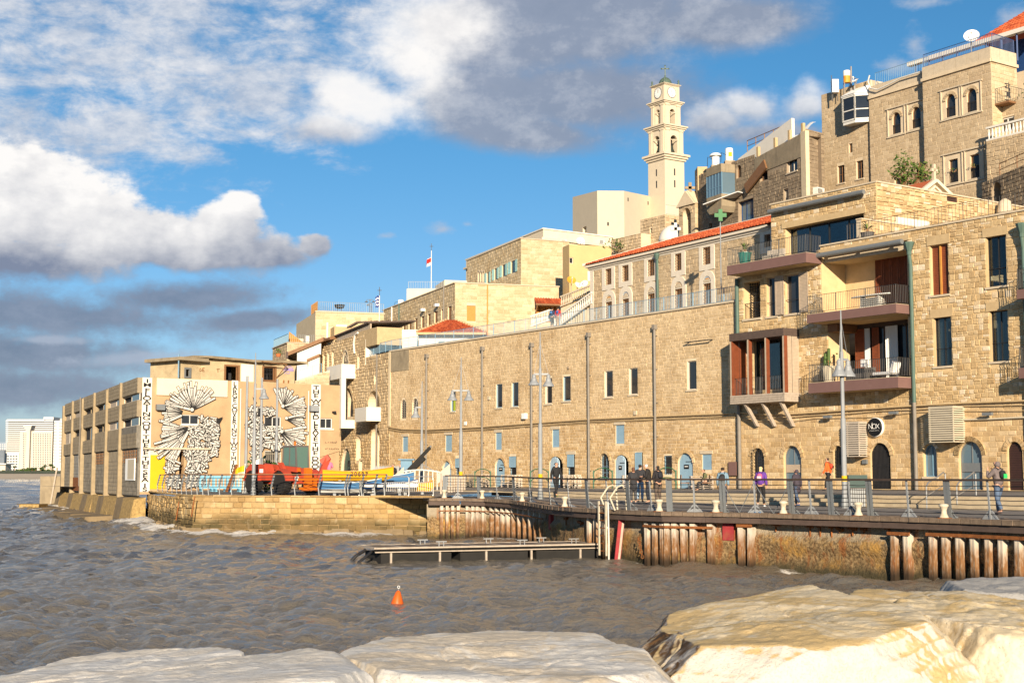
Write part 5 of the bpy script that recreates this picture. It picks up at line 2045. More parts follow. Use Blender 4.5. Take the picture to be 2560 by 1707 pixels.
def build_monastery():
 bl=Blk('monastery_building','long red roofed stone building with framed arched windows above the warehouse wall','building',[(1476.5,664,121),(1925,562)],9.0,depth=12)
 W=bl.w[0]
 up=[(1514,672,1530,712),(1556,663.5,1573,703.5),(1620,649,1638,690),(1688,634,1705,676.5),(1758,618,1777.5,661.5),(1912,586,1928,618)]
 lo=[(1515,754.5,1531.5,797),(1557,747,1574,790),(1620,734,1638.5,780),(1688,722,1707.5,771),(1759,708.5,1779,760)]
 ups=[W.px_hole(*r,reveal=.25)for r in up]
 los=[W.px_hole(*r,reveal=.25)for r in lo]
 W.keep=[]
 for o in ups:
  W.keep.append((o.x0-.48,o.x1+.48,o.z0-.45,o.z1+.45))
 tops=[(660),(652),(636),(622),(609)]
 arts=[]
 for o,(x0,y0,x1,y1),ty in zip(los,lo,(724,715,703,689,675)):
  zt=W.uv((x0+x1)/2,ty)[1]
  W.keep.append((o.x0-.48,o.x1+.48,o.z0-1,zt+.05))
  arts.append(zt)
 bl.finish('grey_mortar','grey_stone',course=.3,length=.5,gap=.02,depth=.03,n_obj=180,seed=50,roof=False)
 b=bl.b
 zf=bl.z1
 for o in ups+los:
  w=window(b,o,'brown_wood','glass_dark',(2,3),.05,grille=('brown_wood',4,6))
  if o in ups:
   q=MB()
   q.box(o.x0-.46,o.x0-.002,-.07,.03,o.z0-.42,o.z1+.42).box(o.x1+.002,o.x1+.46,-.07,.03,o.z0-.42,o.z1+.42)
   q.box(o.x0-.002,o.x1+.002,-.069,.031,o.z1+.002,o.z1+.42).box(o.x0-.002,o.x1+.002,-.069,.031,o.z0-.42,o.z0-.002)
   q.obj('surround','white_trim',w,W.M)
  else:
   zt=arts[los.index(o)]
   zs=zt-(o.x1-o.x0+.92)/2
   q=MB()
   q.box(o.x0-.46,o.x0-.002,-.07,.03,o.z0-1.0,zs).box(o.x1+.002,o.x1+.46,-.07,.03,o.z0-1.0,zs)
   hw=(o.x1-o.x0)/2+.46
   c=(o.x0+o.x1)/2
   pl=[(c+hw*math.cos(math.pi*i/14),zs+hw*math.sin(math.pi*i/14))for i in range(15)]
   inner=[(c+(hw-.46)*math.cos(math.pi*i/14),zs+(hw-.46)*math.sin(math.pi*i/14))for i in range(15)]
   for i in range(14):
    q.prism([pl[i],pl[i+1],inner[i+1],inner[i]],-.07,.03)
   q.box(o.x0-.002,o.x1+.002,-.068,.03,o.z1+.002,zs)
   q.obj('surround','white_trim',w,W.M)
   q=MB()
   q.prism(inner,-.02,.0)
   q.obj('tympanum','pale_blue_paint' if los.index(o)in(1,4)else 'cream_plaster',w,W.M)
   r=hw-.5
   q=MB()
   for k in range(9):
    a=math.pi*(k+.5)/9
    q.bar((c+r*.45*math.cos(a),-.03,zs+r*.45*math.sin(a)),(c+r*.95*math.cos(a),-.03,zs+r*.95*math.sin(a)),.04,.02,(0,1,0))
   q.obj('fan','brown_wood',w,W.M)
   MB().prism([(c-r*.4,zs+r*.7),(c-r*.4,zs+r*.3),(c,zs+.02),(c+r*.4,zs+r*.3),(c+r*.4,zs+r*.7)],-.05,-.02).obj('shield','dish_orange' if los.index(o)in(0,4)else 'trim_stone',w,W.M)
   MB().box(c-r*.8,c+r*.8,-.09,-.069,o.z1+.1,o.z1+.32).obj('plaque','trim_stone',w,W.M)
 zc=bl.z1
 q=MB()
 q.box(-.4,W.L,-.34,.1,zc-.2,zc)
 q.box(-.2,W.L,-.18,.05,zc-.36,zc-.202)
 q.obj('cornice','white_trim',b,W.M)
 q=MB()
 q.box(-.1,W.L,-.075,.05,zc-.52,zc-.362)
 q.obj('frieze','white_trim',b,W.M)
 q=MB()
 q.box(-.02,.5,-.06,.03,9,zc-.53)
 q.obj('corner_strip','white_trim',b,W.M)
 ea=zc+.05
 e0,e1=(W.M@Vector((-.5,-.45,ea))),(W.M@Vector((W.L+4,-.45,ea)))
 rz=lvl(1640,598,zc+2.2)
 r0,r1=W.M@Vector((6.5,4.2,zc+1.75)),W.M@Vector((W.L+4,4.2,zc+1.75))
 bk=W.M@Vector((-.5,9,ea)),W.M@Vector((W.L+4,9,ea))
 tile_roof(b,[(e0,e1,r1,r0),(bk[0],e0,r0,r0+Vector((0,0,.001))),(bk[1],bk[0],r0,r1)])
 q=MB()
 q.bar(r0,r1,.3,.2)
 q.bar(e0,r0,.3,.2)
 q.obj('ridge','white_trim',b)
 x,z=W.uv(1648,640)
 q=MB()
 q.tube([(x,-.2,zc-.4),(x,-.2,9.5)],.10,8)
 q.lathe([(.12,-.5),(.24,-.1),(.25,0)],(x,-.25,zc-.3),8)
 q.obj('downpipe','copper_green',b,W.M)
 p=W.M@Vector((6.5,4.2,zc+1.8))
 q=MB()
 q.box(-.12,.12,-.1,.1,0,1.3).box(-.42,.42,-.1,.1,.65,.9)
 q.obj('roof_cross','white_plaster',b,Matrix.Translation(p))
 return bl
MON=build_monastery()
def build_east_row():
 e=Blk('stone_building','long tan stone building with a row of brown shutters and one orange shutter','building',[(958,777),(1138,708,150),(1397,718)],8.0)
 W,V=e.w
 ws=[W.px_hole(*r,reveal=.18)for r in((993,813,998.5,826),(1007,807,1013.5,826),(1021.6,801,1028.5,824),(1037,796,1043.5,823),(1053,791,1060,819),(1069,784.6,1076.5,816.6),(1086,778,1094,812),(1103,772.5,1111,807),(1120,765.6,1128.5,804.5))]
 o1=V.px_hole(1167,764,1189,803,reveal=.15)
 dr=V.px_hole(1339,765,1394,806,reveal=.6)
 e.finish('pale_mortar','pale_stone',course=.36,length=.62,gap=.025,depth=.03,n_obj=150,seed=60,margin=.02,coping=('trim_stone',.12))
 b=e.b
 for o in ws:
  shutters(b,o,'brown_wood')
 shutters(b,o1,'orange_wood')
 q=MB()
 for k in range(4):
  x0=lerp(dr.x0,dr.x1,k/4)
  q=MB()
  q.box(x0+.03,lerp(dr.x0,dr.x1,(k+1)/4)-.03,.5,.58,dr.z0,dr.z1)
  q.obj('door_leaf','orange_wood',b,V.M)
 za=V.uv(1365,765)[1]
 zb=V.uv(1365,746)[1]
 x0,x1=V.u(1331,755),V.u(1406,755)
 tile_roof(b,[(V.at(x0,-1.3,za+.1).to_translation(),V.at(x1,-1.3,za+.1).to_translation(),V.at(x1-.2,-.05,zb).to_translation(),V.at(x0+.2,-.05,zb).to_translation())],'canopy')
 q=MB()
 q.bar((x0+.2,-1.2,za),(x0+.2,-.05,za-1.6),.12).bar((x1-.3,-1.2,za),(x1-.3,-.05,za-1.6),.12)
 q.box(x0,x1,-1.3,-1.18,za-.08,za+.09)
 q.obj('canopy_bracket','brown_wood',b,V.M)
 q=MB()
 x=V.u(1218,770)
 q.tube([(x,-.1,V.z1),(x,-.1,9)],.07,8)
 q.obj('downpipe','orange_wood',b,V.M)
 for px,mt in((1000,'copper_green'),(1112,'pipe_grey'),(982,'white_metal')):
  x=W.u(px,760)
  MB().tube([(x,-.12,W.z1),(x,-.12,W.z1-5)],.09,8).obj('downpipe',mt,b,W.M)
 for px,py in((1062,775),(1097,763)):
  x,z=W.uv(px,py)
  MB().box(x-.25,x+.25,-.5,0,z-.15,z+.15).obj('floodlight','dish_white',b,W.M)
 d=Blk('stone_building','upper stone block with four turquoise shutters and a blank sunlit end wall','building',[(1168,652.5),(1303,597,160),(1423,606)],12.0)
 W,V=d.w
 so=[W.px_hole(*r,reveal=.15)for r in((1217,681,1224,708),(1236,671,1244,699),(1255.5,661.5,1265,691),(1277.5,651.5,1289,682))]
 tri=[W.px_hole(x,679,x+4,705,kind='arch',reveal=.2)for x in(1195.5,1201.5,1207.5)]
 d.finish('pale_mortar','pale_stone',course=.36,length=.62,gap=.025,depth=.03,n_obj=130,seed=64,margin=.02,coping=('trim_stone',.1))
 for o in so:
  shutters(d.b,o,'turquoise_paint',ajar=True)
 for o in tri:
  window(d.b,o,'turquoise_paint','glass_dark',(1,1),.08,surround=('trim_stone',.2))
 p=Blk('white_building','cream flat roofed building with a plain parapet above the stone block','building',[(1165,651),(1358,573,172),(1530,594)],14.0)
 W=p.w[0]
 p.finish('cream_plaster',coping=('white_plaster',.15))
 q=MB()
 q.box(-.3,W.L+.3,-.3,.1,p.z1-1.3,p.z1-1.05)
 q.obj('cornice','cream_plaster',p.b,W.M)
 q=MB()
 q.box(-.02,p.w[1].L,-.3,.1,p.z1-1.3,p.z1-1.05)
 q.obj('cornice','cream_plaster',p.b,p.w[1].M)
 q=MB()
 for px in(1405,1450,1500):
  x,z=p.w[1].uv(px,606)
  q=MB()
  q.box(x-.45,x+.45,-.4,-.02,z-.3,z+.3)
  a=q.obj('air_conditioner','white_metal',p.b,p.w[1].M)
  q=MB()
  for k in range(6):
   q.box(x-.38,x+.2,-.42,-.4,z-.22+k*.08,z-.18+k*.08)
  q.obj('fan_grille','pot_grey',a,p.w[1].M)
 o=Blk('ochre_building','yellow ochre plastered block with satellite dishes beside the monastery','building',[(1423,611,152),(1530,617)],11.0,depth=2)
 W=o.w[0]
 h=W.px_hole(1420.5+3,643.7,1433,659,reveal=.15)
 h2=W.px_hole(1469,676,1476,702,reveal=.15)
 o.finish('ochre_plaster')
 window(o.b,h,'white_trim','glass_dark',(1,1),.06)
 window(o.b,h2,'white_metal','white_plaster',(1,1),.06)
build_east_row()
def dish(px,py,Y,r,mat,label,yaw=0,tilt=30,stem=.6,group='satellite dishes on the old town roofs'):
 p=at(px,py,Y)
 t=thing('satellite_dish',label,'satellite dish',Matrix.Translation(p),group)
 M=Matrix.Translation(p)@Matrix.Rotation(R(yaw),4,'Z')@Matrix.Rotation(R(90-tilt),4,'X')
 n,k=20,5
 vs,fs=[(0,0,0)],[]
 for i in range(1,k+1):
  for j in range(n):
   a=2*math.pi*j/n
   rr=r*i/k
   vs.append((rr*math.cos(a),rr*math.sin(a),.35*rr*rr/r))
 for j in range(n):
  fs.append((0,1+j,1+(j+1)%n))
 for i in range(k-1):
  for j in range(n):
   fs.append((1+i*n+j,1+(i+1)*n+j,1+(i+1)*n+(j+1)%n,1+i*n+(j+1)%n))
 mb=MB()
 mb.add(vs,fs)
 o=mb.obj('reflector',mat,t,M,smooth=True)
 q=MB()
 q.tube([(0,-r*.95,.3*r),(0,-.1*r,r*.95)],.03*max(1,r),6)
 q.lathe([(.06,0),(.08,.1),(.05,.2)],(0,-.1*r,r*.9),8)
 q.obj('feed_arm','white_metal',t,M)
 q=MB()
 q.tube([p+Vector((0,.08,-.02)),p+Vector((0,.25,-stem)),p+Vector((0,.25,-stem-r))],.05,6)
 q.obj('mast','galvanised',t)
 return t
dish(1428,702,148,.48,'dish_orange','orange rusty satellite dish at the corner of the ochre block',10)
dish(1443,714,147,.36,'dish_white','grey satellite dish between the orange dish and a white one',40)
dish(1462,711,147,.42,'dish_white','white satellite dish left of the monastery corner',-25)
dish(1451,603,165,.45,'dish_white','white satellite dish on the cream parapet building',0,25)
dish(2429,94,112,.62,'dish_white','large white satellite dish under the red roof at the top right',-20,25)
def build_west_row():
 f=Blk('stone_building','square sunlit stone house with a long railing round its roof terrace','building',[(789,780,165),(960,786)],6.0,depth=14)
 W=f.w[0]
 f.finish('pale_mortar','pale_stone',course=.38,length=.7,gap=.03,depth=.03,n_obj=120,seed=70,coping=('trim_stone',.15))
 for px in(818,):
  x=W.u(px,830)
  MB().tube([(x,-.14,W.z1-1.2),(x,-.14,W.z1-7)],.14,8).obj('downpipe','white_metal',f.b,W.M)
 MB().box(W.u(840,800),W.u(867,800),-.15,.05,W.uv(850,818)[1],W.uv(850,812)[1]).obj('lintel','white_plaster',f.b,W.M)
 MB().box(W.u(826,830),W.u(900,830),-2.5,.02,6,W.uv(850,822)[1]).obj('plaster_annex','ochre_trim',f.b,W.M)
 pts=[W.at(x,y,W.z1+.15).to_translation()for x,y in((.3,13),(.3,.2),(W.L*.25,.2),(W.L*.5,.2),(W.L*.75,.2),(W.L,.2))]
 railing(None,pts[1:],1.1,'steel_grey',.22,3.0,.025,.04,label='grey bar railing round the roof terrace of the square stone house')
 q=MB()
 for k in range(9):
  a=W.at(.25,.3+k*.5,W.z1+.15).to_translation()
  q.bar(a,a+Vector((0,0,1.15)),.42,.04,(1,0,0))
 tag(q.obj('timber_screen','orange_wood'),'weathered timber windscreen at the corner of the roof terrace','screen')
 p=W.at(W.u(855,770),1.5,W.z1).to_translation()
 t=thing('fire_bowl','black iron fire bowl on a stand on the roof terrace','fire bowl',Matrix.Translation(p))
 q=MB()
 for k in range(16):
  a=2*math.pi*k/16
  q.bar(p+Vector((.45*math.cos(a),.45*math.sin(a),.75)),p+Vector((.62*math.cos(a),.62*math.sin(a),1.1)),.06)
 q.lathe([(.3,0),(.46,.12),(.47,.16)],p+Vector((0,0,.68)),16).lathe([(.62,0),(.64,.05),(.6,.05)],p+Vector((0,0,1.08)),16)
 q.obj('bowl','black_iron',t)
 q=MB()
 for sx in(-1,1):
  q.bar(p+Vector((.3*sx,0,0)),p+Vector((.2*sx,0,.7)),.05)
 q.bar(p+Vector((-.3,0,.05)),p+Vector((.3,0,.05)),.05)
 q.obj('stand','black_iron',t)
 for px,h in((930,1.9),(934.5,1.5)):
  p=W.at(W.u(px,770),1.2,W.z1).to_translation()
  t=thing('terrace_lamp','dark iron terrace lamp with %s beside the striped flag'%('two hanging shades' if h>1.7 else 'one low hanging shade'),'lamp',Matrix.Translation(p),'lamps on the roof terrace')
  MB().tube([p,p+Vector((0,0,h))],.05,6).obj('pole','steel_grey',t)
  for sx in((-1,1)if h>1.7 else(-1,)):
   q=MB()
   q.tube([p+Vector((0,0,h-.2)),p+Vector((.2*sx,0,h)),p+Vector((.42*sx,0,h-.12))],.03,6)
   q.lathe([(.05,.18),(.1,.1),(.24,0)],p+Vector((.42*sx,0,h-.35)),10)
   q.obj('shade','steel_grey',t)
 g=Blk('white_house','white plastered roof house behind the brown shuttered building','building',[(1017,722,182),(1112,722)],10.0,depth=10)
 g.finish('cream_plaster')
 W=g.w[0]
 railing(None,[W.at(x,.15,W.z1+.0).to_translation()for x in(.2,W.L*.5,W.L-.2)],.95,'steel_grey',.22,2.5,.025,.04,label='grey railing on the roof of the white plastered house')
 g2=Blk('white_house','small white roof room right of the flagpole','building',[(1111,700,186),(1168,702)],10.0,depth=6)
 g2.finish('cream_plaster')
 p=W.at(W.u(1002,770)-0,-6,0).to_translation()
 p=at(1002,768,176)
 t=thing('water_tank','white upright water tank on the roof left of the white house','water tank',Matrix.Translation(p),'white water tanks on the roofs')
 MB().lathe([(.33,0),(.35,.05),(.35,.85),(.3,.92)],p,14).obj('barrel','tank_white',t)
 MB().tube([p+Vector((-.3,-.1,.7)),p+Vector((-.7,-.1,.6)),p+Vector((-.9,-.1,-.2))],.025,6).obj('pipe','black_iron',t)
 MB().box(p.x-.4,p.x+.4,p.y-.4,p.y+.4,p.z-3.0,p.z).obj('base','cream_plaster',t)
 def flag_pole(px,y0,y1,Y,label,flag):
  p,q_=at(px,y1,Y),at(px,y0,Y)
  t=thing('flagpole',label,'flagpole',Matrix.Translation(p))
  MB().tube([p,Vector((p.x,p.y,q_.z-.5))],[.06,.045],8).obj('pole','white_metal',t)
  mb=MB()
  c=Vector((p.x,p.y,q_.z-.5))
  mb.bar(c,c+Vector((0,0,.9)),.06).bar(c+Vector((-.22,0,.55)),c+Vector((.22,0,.55)),.06)
  mb.obj('cross_finial','black_iron',t)
  return t,p,q_
 t,p,q_=flag_pole(1078,617,722,182,'white flagpole with a red and white flag and small black cross',None)
 z0=at(1078,663,182).z
 z1=at(1078,644,182).z
 def cloth(t,name,mat,pole,z0,z1,w,x0=0.0,x1=1.0,droop=.3,seed=0):
  n=8
  mb=MB()
  vs=[]
  for i in range(n+1):
   f=lerp(x0,x1,i/n)
   for zz in(z0,z1):
    vs.append((pole.x-w*f,pole.y+.16*math.sin(f*7+seed),zz-droop*f*f+.05*math.sin(f*9+seed)))
  mb.add(vs,[(2*i,2*i+2,2*i+3,2*i+1)for i in range(n)])
  mb.obj(name,mat,t)
 cloth(t,'flag','flag_white',p,z0,z1,.62,droop=.35)
 cloth(t,'flag_panel','flag_red',p+Vector((0,-.012,0)),(z0+z1)/2-.12,z1-.05,.62,.02,1.0,droop=.35)
 t,p,q_=flag_pole(947.5,727,880,149,'pale flagpole with a blue and white striped flag and a small cross',None)
 for k in range(7):
  za,zb=at(947,767-k*4,149).z,at(947,763-k*4,149).z
  cloth(t,'flag_stripe','flag_blue' if k%2==0 else 'flag_white',p,za,zb,.42,droop=.12,seed=k*.5)
 g=Blk('stone_house','stone house with a bright blue iron railing on its corner terrace','building',[(682,872),(718.5,857.5,158),(812,861)],4.0)
 g.finish('grey_mortar','grey_stone',course=.36,length=.6,gap=.03,depth=.03,n_obj=60,seed=74,coping=('trim_stone',.1))
 W,V=g.w
 railing(None,[W.at(.1,.1,W.z1+.1).to_translation(),W.at(W.L-.05,.1,W.z1+.1).to_translation()],.95,'rail_blue',.16,1.6,.05,.07,label='thick blue railing on the corner terrace of the stone house')
 railing(None,[V.at(x,.1,V.z1+.1).to_translation()for x in(.15,V.L*.5,V.L)],.9,'steel_grey',.2,2.2,.02,.035,label='thin dark railing running right from the blue corner railing')
 x0,x1=V.u(725,850),V.u(800,850)
 MB().box(V.u(731,850),V.u(770,850),2.0,2.3,V.z1,V.z1+.75).obj('parapet','cream_plaster',g.b,V.M)
 q=MB()
 q.prism([(0,0),(1.9,0),(0,1.35)],1.5,1.56)
 q.obj('timber_screen','orange_wood',g.b,V.M@TR(V.u(731,850),0,V.z1+.1))
 MB().box(V.u(776,845),V.u(785,845),2,2.4,V.z1,V.z1+1.1).obj('chimney','white_plaster',g.b,V.M)
 plant_pot(at(696,892,153),.28,.3,'terracotta','leaf_green','small green shrub in a terracotta pot beside the ruined hut roof')
 A,B=at(743,880,150),at(803,853,150)
 W=Wall((A.x,A.y),(B.x,B.y),4.0,A.z)
 W.top=[(0,A.z),(W.L,B.z)]
 b=thing('white_house','white house gable with a brown sloping eave','house',TR(A.x,A.y,4))
 W.build(b,'white_plaster')
 q=MB()
 q.quad((0,0,4),(0,6,4),(0,6,A.z),(0,0,A.z))
 q.obj('side_wall','grey_mortar',b,W.M)
 q=MB()
 sl=(B.z-A.z)/W.L
 q.add([(-.9,-.35,A.z-.9*sl),(W.L+.3,-.35,B.z),(W.L+.3,6,B.z),(-.9,6,A.z-.9*sl),(-.9,-.35,A.z-.9*sl+.38),(W.L+.3,-.35,B.z+.4),(W.L+.3,6,B.z+.4),(-.9,6,A.z-.9*sl+.38)],[(3,2,1,0),(4,5,6,7),(0,1,5,4),(1,2,6,5),(2,3,7,6),(3,0,4,7)])
 q.obj('roof','brown_wood',b,W.M)
 MB().box(-1.15,-.9,-.36,6,A.z-.9*sl-.25,A.z-.9*sl+.42).obj('eave_board','dark_wood',b,W.M)
 x0,z0=W.uv(775,907)
 x1,z1=W.uv(803,894)
 q=MB()
 q.prism([(x0,4),(x1,4),(x1,z1),(x0,z0)],-1.2,-.01)
 q.obj('annex','white_plaster',b,W.M)
 q=MB()
 q.prism([(x0-.15,z0),(x1,z1),(x1,z1+.3),(x0-.15,z0+.28)],-1.4,.0)
 q.obj('annex_roof','brown_wood',b,W.M)
 A,B=at(738,952,143),at(824,925,143)
 W=Wall((A.x,A.y),(B.x,B.y),3,A.z)
 W.top=[(0,A.z),(W.L,B.z)]
 t=thing('terrace_wall','sloping stone terrace wall right of the ruined hut','wall',TR(A.x,A.y,3))
 W.build(t,'grey_mortar')
 W.stones('grey_stone',course=.3,length=.5,n_obj=40,seed=77)
 pts=[W.at(x,.1,W.topz(x)).to_translation()for x in(W.u(746,945),W.L*.5,W.u(803,935))]
 railing(None,pts,.95,'rail_blue',.2,1.4,.02,.05,label='light blue railing on the sloping terrace wall')
def plant_pot(p,r,h,potmat,leafmat,label,kind='bush',cat='potted plant',n=70,size=1.0):
 t=thing('potted_plant',label,cat,Matrix.Translation(p))
 MB().lathe([(r*.75,0),(r,h),(r*1.05,h),(r*1.05,h+.04),(r*.9,h+.04)],p,14).obj('pot',potmat,t)
 rnd=random.Random(int(p.x*100))
 q=MB()
 if kind=='palm':
  for k in range(26):
   a=rnd.uniform(0,6.28)
   el=rnd.uniform(.15,1.35)
   L=rnd.uniform(.5,.85)*size
   d=Vector((math.cos(a)*math.cos(el),math.sin(a)*math.cos(el),math.sin(el)))
   s=d.cross(Vector((0,0,1))).normalized()*.05*size
   b0=p+Vector((0,0,h+.25*size))
   m=b0+d*L*.6
   e=b0+d*L+Vector((0,0,-.18*L))
   q.quad(b0-s*.3,b0+s*.3,m+s,m-s)
   q.quad(m-s,m+s,e+s*.1,e-s*.1)
  MB().tube([p+Vector((0,0,h)),p+Vector((0,0,h+.3*size))],.06*size,6).obj('stem','brown_wood',t)
 else:
  for k in range(n):
   v=Vector((rnd.gauss(0,.5),rnd.gauss(0,.5),rnd.uniform(0,1.3)))
   c=p+Vector((v.x*r*1.3,v.y*r*1.3,h+v.z*r*1.6*size))
   s=rnd.uniform(.06,.12)*size
   a=Vector((rnd.uniform(-1,1),rnd.uniform(-1,1),rnd.uniform(-1,1))).normalized()*s
   b=a.orthogonal().normalized()*s*.6
   q.quad(c-a,c+b,c+a,c-b)
  MB().tube([p+Vector((0,0,h)),p+Vector((0,0,h+r))],.03,6).obj('stem','brown_wood',t)
 q.obj('leaves',leafmat,t)
 return t
build_west_row()
def build_old_house():
 """old stone house with pointed window and white balconies, left of the warehouse"""
 A2=at(913,894,139.5)
 d=(Vector(WH2.d))
 A=Vector((A2.x,A2.y,0))
 pl=Wall((A-d*30)[:2],A[:2],2,20)
 ul=pl.u(802,860)
 L0=pl.M@Vector((ul,0,0))
 zt=pl.uv(802,858)[1]
 zr=pl.uv(905,828)[1]
 W=Wall(L0[:2],A[:2],2.0,zt)
 um=W.u(838,842)
 W.top=[(0,zt),(um,zt),(um+.01,zt-.25),(W.L,zr-.2)]
 b=thing('old_stone_house','weathered old stone house with white concrete balconies and a pointed window','house',TR(L0.x,L0.y,2))
 wn=[W.px_hole(*r,reveal=.25)for r in((808,887,812.5,930),(819,883,823.5,918),(830,879,834.5,915))]
 pt=W.px_hole(858,877.6,871.5,912,kind='point',reveal=.12)
 sl=W.px_hole(894,888,899.5,920,kind='arch',reveal=.25)
 big=W.px_hole(856,970,884,1042,kind='arch',reveal=.9,arch=2.4)
 dr=W.px_hole(853,1121,878,1196,kind='point',reveal=.3)
 n1=W.px_hole(891,1090,902,1150,kind='arch',reveal=.6)
 n2=W.px_hole(897,1146,906,1192,kind='arch',reveal=.5)
 W.build(b,'warehouse_mortar')
 W.stones('warehouse_stone',course=.3,length=.5,gap=.025,depth=.06,rough=.25,n_obj=160,seed=80,margin=.02,zmin=2.1)
 for o in wn:
  window(b,o,'trim_stone','glass_dark',(1,1),.05,sill='white_plaster')
  c=(o.x0+o.x1)/2
  q=MB()
  pts=[(c+.35*math.cos(a),-.06,o.z1+.75+.35*math.sin(a))for a in np.linspace(.2,2.94,8)]
  q.tube(pts,.05,6)
  q.obj('hood_mould','trim_stone',b,W.M)
 w=window(b,pt,'dark_concrete','glass_dark',(2,2),.1,surround=('trim_stone',.16))
 q=MB()
 c=(pt.x0+pt.x1)/2
 for k in range(3):
  pts=[(c+.3*math.cos(a),.05,pt.z0+.6+k*.55+.26*math.sin(a))for a in np.linspace(0,6.28,13)]
  q.tube(pts,.03,5,False)
 q.obj('tracery','trim_stone',w,W.M)
 window(b,sl,'trim_stone','glass_dark',(1,1),.04,sill='white_plaster')
 for o in(big,n1,n2):
  q=MB()
  face(q,o,0,o.reveal-.03,o.reveal)
  q.obj('recess','room_dark',b,W.M)
 voussoirs(b,big,'warehouse_stone',9,.35)
 w=window(b,dr,'old_wood','copper_green',(1,1),.08,name='door')
 q=MB()
 c=(dr.x0+dr.x1)/2
 q.tube([(c+.1+.35*math.cos(a),dr.reveal-.03,dr.z0+1.3+.5*math.sin(a))for a in np.linspace(0,6.28,14)],.05,5,False)
 q.tube([(c+.1+.12*math.cos(a),dr.reveal-.03,dr.z0+1.45+.2*math.sin(a))for a in np.linspace(0,6.28,10)],.04,5,False)
 q.obj('graffiti','print_black',w,W.M)
 MB().box(dr.x0,dr.x1,dr.reveal-.06,dr.reveal+.02,dr.zs-.1,dr.zs+.06).obj('transom','old_wood',w,W.M)
 q=MB()
 q.add([(-.3,-.6,zt-.05),(um,-.6,zt-.05),(um,.4,zt+.1),(-.3,.4,zt+.1),(-.3,-.6,zt+.22),(um,-.6,zt+.22),(um,.4,zt+.5),(-.3,.4,zt+.5)],[(3,2,1,0),(4,5,6,7),(0,1,5,4),(1,2,6,5),(2,3,7,6),(3,0,4,7)])
 q.obj('eave','brown_wood',b,W.M)
 A_,B_=W.uv(838,842),W.uv(922,808)
 q=MB()
 n=16
 for k in range(n):
  x0,x1=lerp(A_[0],B_[0],k/n),lerp(A_[0],B_[0],(k+1)/n)
  z0,z1=lerp(A_[1],B_[1],k/n),lerp(A_[1],B_[1],(k+1)/n)
  p=MB()
  p.add([(x0+.02,.1,z0-1.15),(x1-.02,.1,z1-1.15),(x1-.02,.16,z1),(x0+.02,.16,z0)],[(0,1,2,3)])
  p.box(x0+.02,x1-.02,.165,.3,z0-1.15,min(z0,z1))
  p.obj('plank','old_wood' if k%3 else 'taupe_wood',b,W.M)
 q.add([(A_[0]-.2,-.1,A_[1]),(B_[0],-.1,B_[1]),(B_[0],5,B_[1]+.4),(A_[0]-.2,5,A_[1]+.4),(A_[0]-.2,-.1,A_[1]+.14),(B_[0],-.1,B_[1]+.14),(B_[0],5,B_[1]+.54),(A_[0]-.2,5,A_[1]+.54)],[(3,2,1,0),(4,5,6,7),(0,1,5,4),(1,2,6,5),(2,3,7,6),(3,0,4,7)])
 q.obj('roof','dark_wood',b,W.M)
 q=MB()
 q.quad((0,0,2),(0,9,2),(0,9,zt),(0,0,zt)).quad((0,.3,zt),(um,.3,zt),(um,9,zt),(0,9,zt))
 q.quad((um,.3,zt-.3),(W.L,.3,zr-.4),(W.L,9,zr-.4),(um,9,zt-.3))
 q.quad((0,9,2),(W.L,9,2),(W.L,9,zr),(0,9,zt))
 q.obj('back_wall','warehouse_mortar',b,W.M)
 r=W.rect(896,829,944,870)
 x0,z1=W.uv(897,830)
 MB().box(x0,x0+5.5,-.06,2.5,W.uv(915,868)[1],z1).obj('plaster_block','ochre_trim',b,W.M)
 q=MB()
 xx=W.u(891,840)
 pts=[W.uv(px,py)for px,py in((898,832),(891,838),(888,860),(890,884))]
 q.tube([(x,-.15,z)for x,z in pts],.1,8)
 q.obj('white_pipe','white_plaster',b,W.M)
 P=1.5
 F2=Wall((L0-W.inw*P)[:2],(A-W.inw*P)[:2],2,20)
 def balcony(x0,x1,y0,y1,nm='balcony'):
  u0,u1=F2.u(x0,(y0+y1)/2),F2.u(x1,(y0+y1)/2)
  za,zb=F2.uv(x1,y1)[1],F2.uv(x1,y0)[1]
  q=MB()
  q.box(u0,u1,-P,-P+.14,za,zb).box(u0,u0+.14,-P+.14,.0,za,zb).box(u1-.14,u1,-P+.14,0,za,zb).box(u0+.14,u1-.14,-P+.14,0,za,za+.18)
  q.obj(nm,'white_plaster',b,W.M)
  return u0,u1,za,zb
 u0,u1,za,zb=balcony(817,853.6,909.5,945)
 zc=F2.uv(853,1070)[1]
 zd=F2.uv(853,1049)[1]
 q=MB()
 q.box(u1-.62,u1-.03,-P+.02,-P+.5,zd-.001,za+.01)
 q.box(u1-.62,u1+.02,-P+.02,0,zc,zd)
 q.obj('balcony_pillar','white_plaster',b,W.M)
 balcony(887,915.5,1017,1052)
 t=thing('white_house','low white house with a red hipped tile roof behind the warehouse wall','house',Matrix.Translation(at(1120,860,137)))
 a,c=at(1047,836,137),at(1206,836,137)
 zb=at(1120,900,137).z
 MB().box(a.x,c.x,137,143,zb,a.z).obj('wall','white_plaster',t)
 wq=MB()
 p0,p1=at(1094,862,136.95),at(1112,852,136.95)
 wq.box(p0.x,p1.x,136.93,137.1,p0.z,p1.z)
 wf=wq.obj('window','white_trim',t)
 MB().box(p0.x+.07,p1.x-.07,136.9,136.93,p0.z+.07,p1.z-.07).obj('pane','glass_blue',wf)
 e0,e1=at(1041,831,136.2),at(1215,838,136.2)
 e1.z=e0.z
 ap=at(1117,801,140)
 b0,b1=Vector((e0.x,144,e0.z)),Vector((e1.x,144,e0.z))
